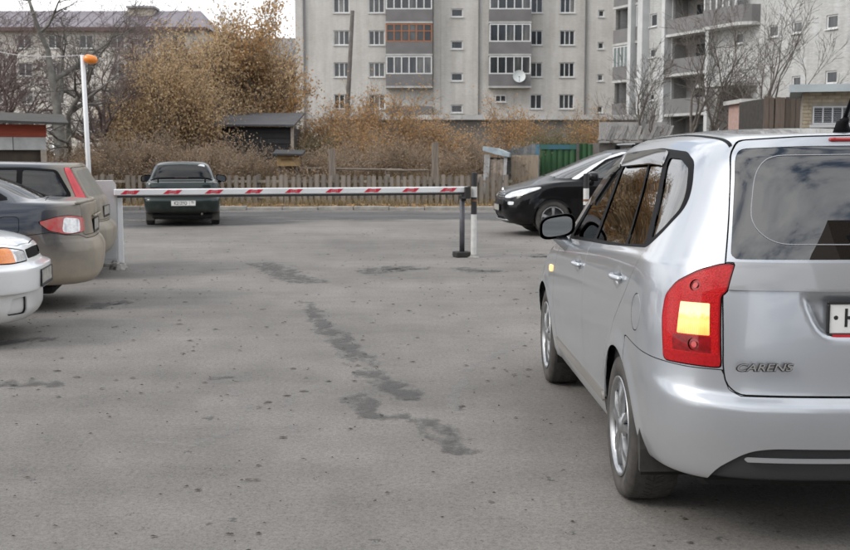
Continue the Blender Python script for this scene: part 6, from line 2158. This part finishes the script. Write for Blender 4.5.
    mb = MB(); mb.tube((0, 0, 0), b-base, .13, .10, 8); mb.build('pole', mat('pole_dark', (.14, .125, .115), .9, var=.3), up_, smooth=True)
    # shabby privy with blue-white top, plank panel, green fence
    Y = 34.6
    a, b = at(482, 178, Y), at(505, 178, Y)
    zt = at(490, 147, Y).z
    pv = empty('lean_to_privy', (a.x, Y, 0)); tag(pv, 'shabby leaning privy with pale blue top beside the plank panel', 'privy')
    pv.rotation_euler = (0, R(2.5), R(-8))
    W = b.x-a.x
    wb = mat('white_board', (.50, .52, .54), .85, var=.4, scale=5, col2=(.33, .32, .31))
    for (x0_, x1_, nm) in ((0, .17, 'side_board'), (W-.10, W, 'side_board')):
        mb = MB(); mb.box(x0_, x1_, -.02, .03, 0, zt-.22); mb.build(nm, wb, pv)
    nbd = 4
    for k in range(nbd):
        xx0 = .175+(W-.28)*k/nbd
        mb = MB(); mb.box(xx0, xx0+(W-.28)/nbd*.95, .02, .045, 0, zt-.35+.03*(k % 2)); mb.build('door_board', mat('privy_door', (.33, .28, .235), .9, var=.45, scale=5, per_object=.25), pv)
    mb = MB(); mb.box(.03, W-.03, .06, .8, 0, zt-.3); mb.build('wall', mat('shed_dark', (.05, .045, .04), .9), pv)
    mb = MB(); mb.prism([(-.05, zt-.10), (-.05, zt+.02), (W*.55, zt-.02), (W+.05, zt-.14), (W+.05, zt-.26), (W*.5, zt-.20)], -.12, .9, 'y'); mb.build('roof', mat('pale_blue_sheet', (.42, .50, .55), .6, var=.35, scale=4), pv)
    Y = 35.2
    a, b = at(507, 160, Y), at(539.5, 160, Y)
    zt0, zt1 = at(507, 149, Y).z, at(539, 142.5, Y).z
    pn = empty('patched_fence', (a.x, Y, 0)); tag(pn, 'patched plank panel with plywood sheet left of the green fence', 'fence')
    W = b.x-a.x
    for k in range(8):
        xx = W*k/8
        zz = zt0+(zt1-zt0)*k/8+rng.uniform(-.04, .03)
        mb = MB(); mb.prism([(xx, 0), (xx+W/8*.95, 0), (xx+W/8*.95, zz+.02), (xx, zz-.01)], -.015, .015, 'y')
        mb.build('plank', mat('blue_grey_plank', (.24, .26, .27), .9, var=.4, scale=4, per_object=.35) if k < 7 else mat('blue_plank', (.10, .22, .30), .85, var=.3), pn)
    mb = MB(); mb.box(.12, W-.03, -.04, -.016, 0, zt0-.18); mb.build('plywood_sheet', mat('plywood', (.40, .325, .25), .9, var=.3, scale=3, stretch=(4, 1, .6)), pn)
    Y = 35.6
    a, b = at(540, 160, Y), at(612, 160, Y)
    zt = at(560, 144, Y).z
    gf = empty('green_fence', (a.x, Y, 0)); tag(gf, 'green metal fence with blue band behind the black crossover', 'fence')
    W = b.x-a.x
    gm = mat('green_sheet', (.035, .115, .045), .6, .1, var=.35, scale=1.5, per_object=.18)
    bm_ = mat('blue_band', (.045, .13, .20), .6, var=.4, scale=3, col2=(.04, .13, .07))
    nn = 12
    pr = None
    for k in range(nn):
        if pr is None:
            mb = MB(); w = W/nn
            mb.prism([(0, 0), (w*.35, -.03), (w*.65, -.03), (w*.99, 0), (w*.99, .006), (0, .006)], 0, zt, 'z'); pr = mb.build('sheet', gm, gf)
        else:
            copy_obj(pr, gf, (k*W/nn, rng.uniform(-.01, .01), rng.uniform(-.02, .02)))
    mb = MB(); mb.box(0, W*.52, -.05, -.034, zt-.16, zt-.02); mb.build('band', bm_, gf)
    for x in (W*.52, W*.98):
        mb = MB(); mb.box(x-.04, x+.04, -.07, -.0345, 0, zt+.05); mb.build('post', mat('shed_grey', (.13, .12, .11), .9), gf)
    # white concrete strip behind
    a, b = at(600, 122, 44), at(668, 122, 44)
    mb = MB(); mb.box(a.x, b.x, 44, 44.2, 0, a.z); tag(mb.build('concrete_wall', mat('pale_concrete', (.42, .41, .40), .9, var=.35, scale=1.5)), 'pale concrete wall behind the board roof shed', 'wall')
# ------------------------------------------------------------------ trees and shrubs
def seg_mesh(segs, n=4):
    S = np.array(segs, float)                             # p0 p1 r0 r1
    p0, p1, r0, r1 = S[:, :3], S[:, 3:6], S[:, 6], S[:, 7]
    d = p1 - p0
    d /= np.linalg.norm(d, axis=1, keepdims=True) + 1e-9
    up = np.where(np.abs(d[:, 2:3]) > .9, np.array([[1., 0, 0]]), np.array([[0, 0, 1.]]))
    a = np.cross(d, up); a /= np.linalg.norm(a, axis=1, keepdims=True) + 1e-9
    b = np.cross(d, a)
    V = []
    for (p, r_) in ((p0, r0), (p1, r1)):
        for k in range(n):
            t = 2*math.pi*k/n
            V.append(p + (a*math.cos(t) + b*math.sin(t))*r_[:, None])
    m = len(S)
    V = np.stack(V, 1).reshape(-1, 3)
    base = np.arange(m)*2*n
    F = np.concatenate([np.stack([base+k, base+(k+1) % n, base+n+(k+1) % n, base+n+k], 1) for k in range(n)])
    return V, F
def quad_obj(name, V, F, m, parent=None, smooth=True):
    me = bpy.data.meshes.new(name)
    k = F.shape[1]
    me.vertices.add(len(V)); me.vertices.foreach_set('co', np.ascontiguousarray(V, dtype=np.float32).ravel())
    me.loops.add(len(F)*k); me.loops.foreach_set('vertex_index', F.astype(np.int32).ravel())
    me.polygons.add(len(F)); me.polygons.foreach_set('loop_start', np.arange(0, len(F)*k, k, dtype=np.int32))
    me.update(calc_edges=True)
    if smooth:
        me.polygons.foreach_set('use_smooth', [True]*len(F))
    me.materials.append(m)
    o = bpy.data.objects.new(name, me)
    return link(o, parent)
def grow(seed, height, r0, lean=(0, 0), depth=5, n_child=(3, 5), ang=(.45, .95), ratio=(.55, .75), gravity=.0, stems=1, spread=.0, droop=.0, first=.25, wig=.16, rmin=.0045):
    r2 = random.Random(seed)
    big, small, tips = [], [], []
    def branch(p, d, L, rad, dep):
        n = 5 if dep >= depth-1 else (4 if dep > 1 else 3)
        seg = L/n
        pts = [p]
        cur, dr = p, d
        rr = rad
        kids = []
        for i in range(n):
            w = wig*(1.2 if dep < depth else .35)
            dr = (dr + Vector((r2.gauss(0, w), r2.gauss(0, w), r2.gauss(0, w*.6) + gravity*(1 if dep >= depth-1 else .4) - droop*(1 if dep <= 1 else 0)))).normalized()
            nx = cur + dr*seg
            r1 = max(rmin, rad*(1-.62*(i+1)/n))
            (big if rr > .02 else small).append((*cur, *nx, rr, r1))
            t = (i+1)/n
            if dep > 0 and t >= first:
                kids.append((nx, dr, t, r1))
            if dep <= 1:
                tips.append((nx, dr))
            cur, rr = nx, r1
        if dep > 0:
            nk = r2.randint(*n_child)
            for k in range(nk):
                q, dq, t, rq = kids[min(len(kids)-1, int(len(kids)*(k+r2.random())/nk))]
                a = r2.uniform(*ang)
                ax = dq.orthogonal().normalized()
                ax.rotate(Matrix.Rotation(r2.random()*6.283, 3, dq))
                nd = dq.copy(); nd.rotate(Matrix.Rotation(a, 3, ax))
                if nd.z < -.25: nd.z *= -.3
                branch(q, nd.normalized(), L*r2.uniform(*ratio)*(1.0-.25*t), max(rmin, min(rq*.8, rad*.55)), dep-1)
            branch(cur, dr, L*r2.uniform(.5, .68), max(rmin, rr*.9), dep-1)
    for s in range(stems):
        a = 6.283*s/stems + r2.random()
        d = Vector((lean[0] + spread*math.cos(a)*r2.uniform(.6, 1.2), lean[1] + spread*math.sin(a)*r2.uniform(.6, 1.2), 1)).normalized()
        branch(Vector((.06*math.cos(a)*(stems > 1), .06*math.sin(a)*(stems > 1), -.05)), d, height*.46*r2.uniform(.85, 1.1), r0*r2.uniform(.75, 1.0) if stems > 1 else r0, depth)
    return big, small, tips
def leaves(tips, per, size, seed, jitter=.12, keep=1.0, hang=.5):
    r2 = np.random.default_rng(seed)
    T = np.array([(*t[0],) for t in tips])
    if keep < 1:
        # drop whole patches so that the crown thins unevenly
        c = T[r2.integers(0, len(T), 14)]
        dmin = np.min(np.linalg.norm(T[:, None]-c[None], axis=2), axis=1)
        T = T[(r2.random(len(T)) < keep) | (dmin < .35)]
    C = np.repeat(T, per, 0) + r2.normal(0, jitter, (len(T)*per, 3))
    n = len(C)
    a = r2.normal(0, 1, (n, 3)); a[:, 2] -= hang
    a /= np.linalg.norm(a, axis=1, keepdims=True)
    b = np.cross(a, r2.normal(0, 1, (n, 3))); b /= np.linalg.norm(b, axis=1, keepdims=True) + 1e-9
    s = size*r2.uniform(.55, 1.25, n)[:, None]
    nn = np.cross(a, b)
    V = np.stack([C, C + a*s*.55 + b*s*.30 + nn*s*.06, C + a*s*1.1, C + a*s*.55 - b*s*.30 + nn*s*.06], 1).reshape(-1, 3)
    i = np.arange(n)*4
    return V, np.stack([i, i+1, i+2, i+3], 1)
def leaf_mat(name, cols):
    if name in _M: return _M[name]
    m, nt, b = new_mat(name)
    g = nt.nodes.new('ShaderNodeNewGeometry')
    r = ramp_node(nt, [(i/(len(cols)-1), c) for i, c in enumerate(cols)])
    nt.links.new(g.outputs['Random Per Island'], r.inputs['Fac'])
    nt.links.new(r.outputs['Color'], b.inputs['Base Color'])
    b.inputs['Roughness'].default_value = .8
    tl = nt.nodes.new('ShaderNodeBsdfTranslucent')
    nt.links.new(r.outputs['Color'], tl.inputs['Color'])
    mx = nt.nodes.new('ShaderNodeMixShader')
    mx.inputs['Fac'].default_value = .45
    nt.links.new(b.outputs[0], mx.inputs[1]); nt.links.new(tl.outputs[0], mx.inputs[2])
    nt.links.new(mx.outputs[0], nt.nodes['Material Output'].inputs['Surface'])
    _M[name] = m
    return m
def plant(name, label, cat, loc, g, bark, leaf=None, rz=0.0, scale=1.0, group=None):
    big, small, tips = g
    root = empty(name, loc, rz)
    root.scale = (scale,)*3
    tag(root, label, cat, group)
    if big:
        V, F = seg_mesh(big, 7)
        quad_obj('trunk', V, F, bark, root)
    if small:
        V, F = seg_mesh(small, 3)
        quad_obj('branches', V, F, bark, root, smooth=False)
    if leaf:
        V, F = leaf[0]
        quad_obj('crown', V, F, leaf[1], root, smooth=False)
    return root
def copy_plant(root, label, loc, rz, scale):
    c = copy_obj(root, None, loc, rz, (scale[0], scale[0], scale[1]) if isinstance(scale, tuple) else (scale,)*3)
    c['label'] = label
    for ch in root.children:
        copy_obj(ch, c)
    return c
# ------------------------------------------------------------------ planting
def plants():
    bark = mat('bark_grey', (.17, .15, .132), .95, var=.45, scale=6, bump=.3, bscale=20)
    bark_dark = mat('bark_dark', (.095, .085, .078), .95, var=.5, scale=4, bump=.4, bscale=14, col2=(.17, .165, .145))
    twig_red = mat('twig_purple', (.235, .18, .165), .95, var=.3, scale=3)
    twig_br = mat('twig_brown', (.29, .23, .175), .95, var=.35, scale=3)
    pale_b = mat('bark_pale', (.24, .225, .205), .95, var=.4, scale=5)
    tan = leaf_mat('leaf_tan', [(.36, .245, .14), (.56, .41, .24), (.68, .52, .32), (.48, .32, .17)])
    orange = leaf_mat('leaf_orange', [(.46, .27, .12), (.60, .38, .18), (.42, .26, .13), (.36, .27, .15)])
    olive = leaf_mat('leaf_olive', [(.13, .135, .07), (.19, .175, .09), (.27, .21, .115), (.11, .12, .065)])
    dull = leaf_mat('leaf_dull', [(.33, .24, .165), (.44, .32, .21), (.27, .20, .14)])
    # --- tan-leaved trees, centre left
    g1 = grow(21, 7.2, .10, depth=4, n_child=(4, 6), ang=(.35, .8), ratio=(.5, .72), gravity=.10, stems=4, spread=.30, wig=.14)
    g2 = grow(22, 6.6, .09, depth=4, n_child=(4, 6), ang=(.35, .85), ratio=(.5, .72), gravity=.10, stems=4, spread=.34, wig=.15)
    l1 = leaves(g1[2], 2, .105, 1, .20, .50, .9)
    l2 = leaves(g2[2], 2, .10, 2, .20, .48, .9)
    lab = 'tan-leaved tree in the golden clump left of the pale block'
    t1 = plant('tan_tree', lab, 'tree', at(200, 150, 45) * Vector((1, 1, 0)), g1, bark, (l1, tan), group='golden clump')
    t2 = plant('tan_tree', lab, 'tree', at(165, 150, 45) * Vector((1, 1, 0)), g2, bark, (l2, tan), group='golden clump')
    for (px, Y, rz, s, src) in ((235, 47, 1.3, (1.0, 1.06), t2), (255, 47, 2.2, (1.0, 1.08), t1), (205, 45, 3.1, (.9, .85), t2), (180, 40, 4.0, (.8, .80), t1), (150, 42, 5.2, (.8, .70), t2)):
        p = at(px, 150, Y); p.z = 0
        copy_plant(src, lab, p, rz, s)
    g3 = grow(29, 9.6, .13, lean=(-.03, 0), depth=4, n_child=(3, 5), ang=(.4, .9), ratio=(.45, .66), gravity=.06, stems=2, spread=.14)
    l3 = leaves(g3[2], 3, .13, 7, .20, .36, .9)
    p = at(262, 150, 46.5); p.z = 0
    plant('tan_tree', 'taller sparse orange-tan tree with dark trunk at the right end of the golden clump', 'tree', p, g3, bark_dark, (l3, orange))
    # --- big bare tree, left
    g4 = grow(35, 10.5, .24, lean=(-.02, 0), depth=5, n_child=(3, 5), ang=(.5, 1.15), ratio=(.48, .70), gravity=.05, wig=.20, first=.2, rmin=.005)
    p = at(62, 150, 37); p.z = 0
    plant('bare_tree', 'large dark-barked bare tree with spreading limbs, far left', 'tree', p, g4, bark_dark)
    g5 = grow(34, 7.5, .13, depth=5, n_child=(3, 4), ang=(.4, 1.0), ratio=(.5, .72), gravity=.06, stems=3, spread=.30, wig=.18, rmin=.0045)
    lab = 'bare purplish tree in the tangle around the large left tree'
    p = at(112, 150, 41); p.z = 0
    b1 = plant('bare_tree', lab, 'tree', p, g5, twig_red, group='left tangle')
    for (px, Y, rz, s) in ((5, 41, 1.2, (1.0, .95)), (-25, 39, 2.8, (1.1, 1.1)), (132, 45, .6, (.9, .95)), (-80, 42, .4, (1.2, 1.1)), (-140, 40, 2.4, (1.2, 1.2))):
        p = at(px, 150, Y); p.z = 0
        copy_plant(b1, lab, p, rz, s)
    # --- bare trees on the right
    g6 = grow(41, 8.5, .12, lean=(.02, 0), depth=4, n_child=(3, 5), ang=(.35, .85), ratio=(.52, .74), gravity=.08, stems=3, spread=.28, wig=.14, rmin=.0055)
    p = at(700, 150, 47); p.z = 0
    r1 = plant('bare_tree', 'many-stemmed bare tree before the wing, above the silver roof middle', 'tree', p, g6, bark)
    g7 = grow(45, 7.2, .10, lean=(-.75, 0), depth=4, n_child=(3, 5), ang=(.35, .85), ratio=(.5, .74), gravity=.10, stems=1, wig=.10, rmin=.0055)
    p = at(672, 150, 44); p.z = 0
    plant('bare_tree', 'bare tree leaning left across the wing beside the board roof shed', 'tree', p, g7, bark)
    g8 = grow(46, 8.0, .12, lean=(.55, 0), depth=4, n_child=(3, 4), ang=(.35, .8), ratio=(.52, .78), gravity=.10, stems=2, spread=.25, wig=.11, rmin=.0055)
    p = at(728, 150, 42); p.z = 0
    plant('bare_tree', 'bare tree leaning right before the wing, left of the brick hut', 'tree', p, g8, bark)
    p = at(640, 150, 52); p.z = 0
    copy_plant(r1, 'smaller bare tree before the corner of the pale block', p, 2.0, (.6, .62))
    # --- orange and green shrubs before the block
    g9 = grow(51, 4.6, .055, depth=3, n_child=(4, 6), ang=(.3, .8), ratio=(.5, .75), gravity=.08, stems=6, spread=.42, wig=.15)
    l9 = leaves(g9[2], 2, .10, 9, .18, .34, .3)
    s1 = plant('leafy_shrub', 'tall thin shrub with grey twigs and orange leaves before the left balconies', 'shrub', at(385, 150, 44)*Vector((1, 1, 0)), g9, twig_br, (l9, orange), group='shrubs before the block')
    l9b = leaves(g9[2], 3, .09, 10, .20, .8, .3)
    s2 = plant('leafy_shrub', 'dense olive shrub behind the plank panel', 'shrub', at(548, 150, 42)*Vector((1, 1, 0)), g9, twig_br, (l9b, olive), scale=.62, group='shrubs before the block')
    sh = 'orange-leaved shrub in the row before the pale block'
    for (px, Y, rz, s, src, lb) in ((345, 45, 1.0, (.95, 1.0), s1, sh), (420, 46, 2.0, (1.0, .85), s1, sh), (450, 44, 3.0, (.85, .70), s1, sh), (515, 50, 4.0, (.95, .95), s1, sh),
                                    (590, 50, 5.0, (.95, .85), s1, sh), (575, 43, 2.6, (.55, .50), s2, 'olive shrub behind the green fence'), (365, 41, 4.4, (.8, .7), s1, sh), (318, 44, 3.3, (.8, .75), s1, sh),
                                    (312, 42, .9, (.62, .55), s2, 'olive bush beside the black shed'), (298, 45, 3.9, (.7, .70), s2, 'taller olive bush in the gap between golden clump and pale block')):
        p = at(px, 150, Y); p.z = 0
        copy_plant(src, lb, p, rz, s)
    # --- brown thicket behind the picket fence
    g10 = grow(61, 2.5, .024, depth=3, n_child=(4, 6), ang=(.3, .9), ratio=(.5, .78), gravity=.02, stems=9, spread=.75, wig=.22, first=.15)
    g11 = grow(62, 2.2, .022, depth=3, n_child=(4, 6), ang=(.3, .9), ratio=(.5, .78), gravity=.02, stems=9, spread=.8, wig=.24, first=.15)
    lA = leaves(g10[2], 1, .055, 3, .12, .55, .2); lB = leaves(g11[2], 1, .055, 4, .12, .55, .2)
    lab = 'brown twiggy bush in the thicket behind the picket fence'
    u1 = plant('brush', lab, 'bush', at(320, 150, 37)*Vector((1, 1, 0)), g10, twig_br, (lA, dull), group='thicket behind the fence')
    u2 = plant('brush', lab, 'bush', at(360, 150, 38)*Vector((1, 1, 0)), g11, mat('twig_tan', (.33, .26, .195), .95, var=.35, scale=3), (lB, dull), group='thicket behind the fence')
    r2 = random.Random(77)
    for k in range(46):
        px = -60 + 560*k/45 + r2.uniform(-8, 8)
        Y = r2.choice((36.0, 37.2, 38.5, 40.0, 43.0))
        if 205 < px < 308 and Y < 41.5:
            Y = 45 + r2.random()*2 if px > 236 else 37
        if 262 < px < 312 and Y < 44: continue
        p = at(px, 150, Y); p.z = 0
        s = r2.uniform(.75, 1.25) * (.62 if 215 < px < 300 and Y < 40 else 1.0)
        copy_plant((u1, u2)[k % 2], lab, p, r2.random()*6.28, (s*1.1, s))
    for (px, Y, s, q) in ((238, 37.0, .95, 0), (250, 37.6, .80, 1), (264, 38.2, .85, 0), (228, 38.5, 1.1, 1), (306, 37.5, .8, 1)):
        p = at(px, 150, Y); p.z = 0
        copy_plant((u1, u2)[q], lab, p, r2.random()*6, (s, s))
    for (px, Y, s) in ((530, 39, .9), (560, 40, .95), (600, 41, .9), (640, 42, .9), (690, 40, .9), (740, 39, .9), (775, 38, .9)):
        p = at(px, 150, Y); p.z = 0
        copy_plant(u1, 'brown bush among the sheds right of the privy', p, r2.random()*6, (s*1.1, s))
    # dry grass and leaves along the fence
    straw = leaf_mat('dry_straw', [(.36, .28, .16), (.26, .19, .10), (.42, .34, .21), (.20, .16, .09)])
    sp = []
    r3 = random.Random(9)
    for k in range(260):
        x = r3.uniform(-14, 4.2); sp.append((x, 33.25 + r3.random()*.9, .06))
    blades('dry_grass', 'dry straw-coloured grass along the foot of the picket fence', sp, 7000, .08, .34, straw, 12, .14)
    sp = [(r3.uniform(-15, 9), 34.4 + r3.random()*3, .08) for k in range(200)]
    blades('dry_weeds', 'tall dry weeds among the bushes behind the picket fence', sp, 9000, .4, 1.15, straw, 13, .3)
    # fallen leaves on the verge
    r4 = np.random.default_rng(4)
    T = [(Vector((r4.uniform(-14, 5), 32.85 + abs(r4.normal(0, .5)), .10)),) for _ in range(1600)]
    V, F = leaves(T, 1, .10, 5, .03, 1.0, .0)
    V[:, 2] = np.clip(V[:, 2], .07, .16)
    tag(quad_obj('fallen_leaves', V, F, orange, None, False), 'fallen orange-brown leaves along the far kerb and fence', 'leaves', kind='stuff')
# ------------------------------------------------------------------ assemble
MPV_X, MPV_Y, MPV_YAW = 1.785, 5.25, 0.02
SALOON = ((-4.43, 12.12, 0), R(191))
ESTATE = ((-5.05, 15.15, 0), R(188))
HATCH = ((-6.50, 9.45, 0), R(9))
GREEN = ((-5.42, 26.0, 0), R(100.5))
CROSS = ((4.93, 23.3, 0), R(187))
ground()
buildings()
street()
build_mpv()
cars()
plants()
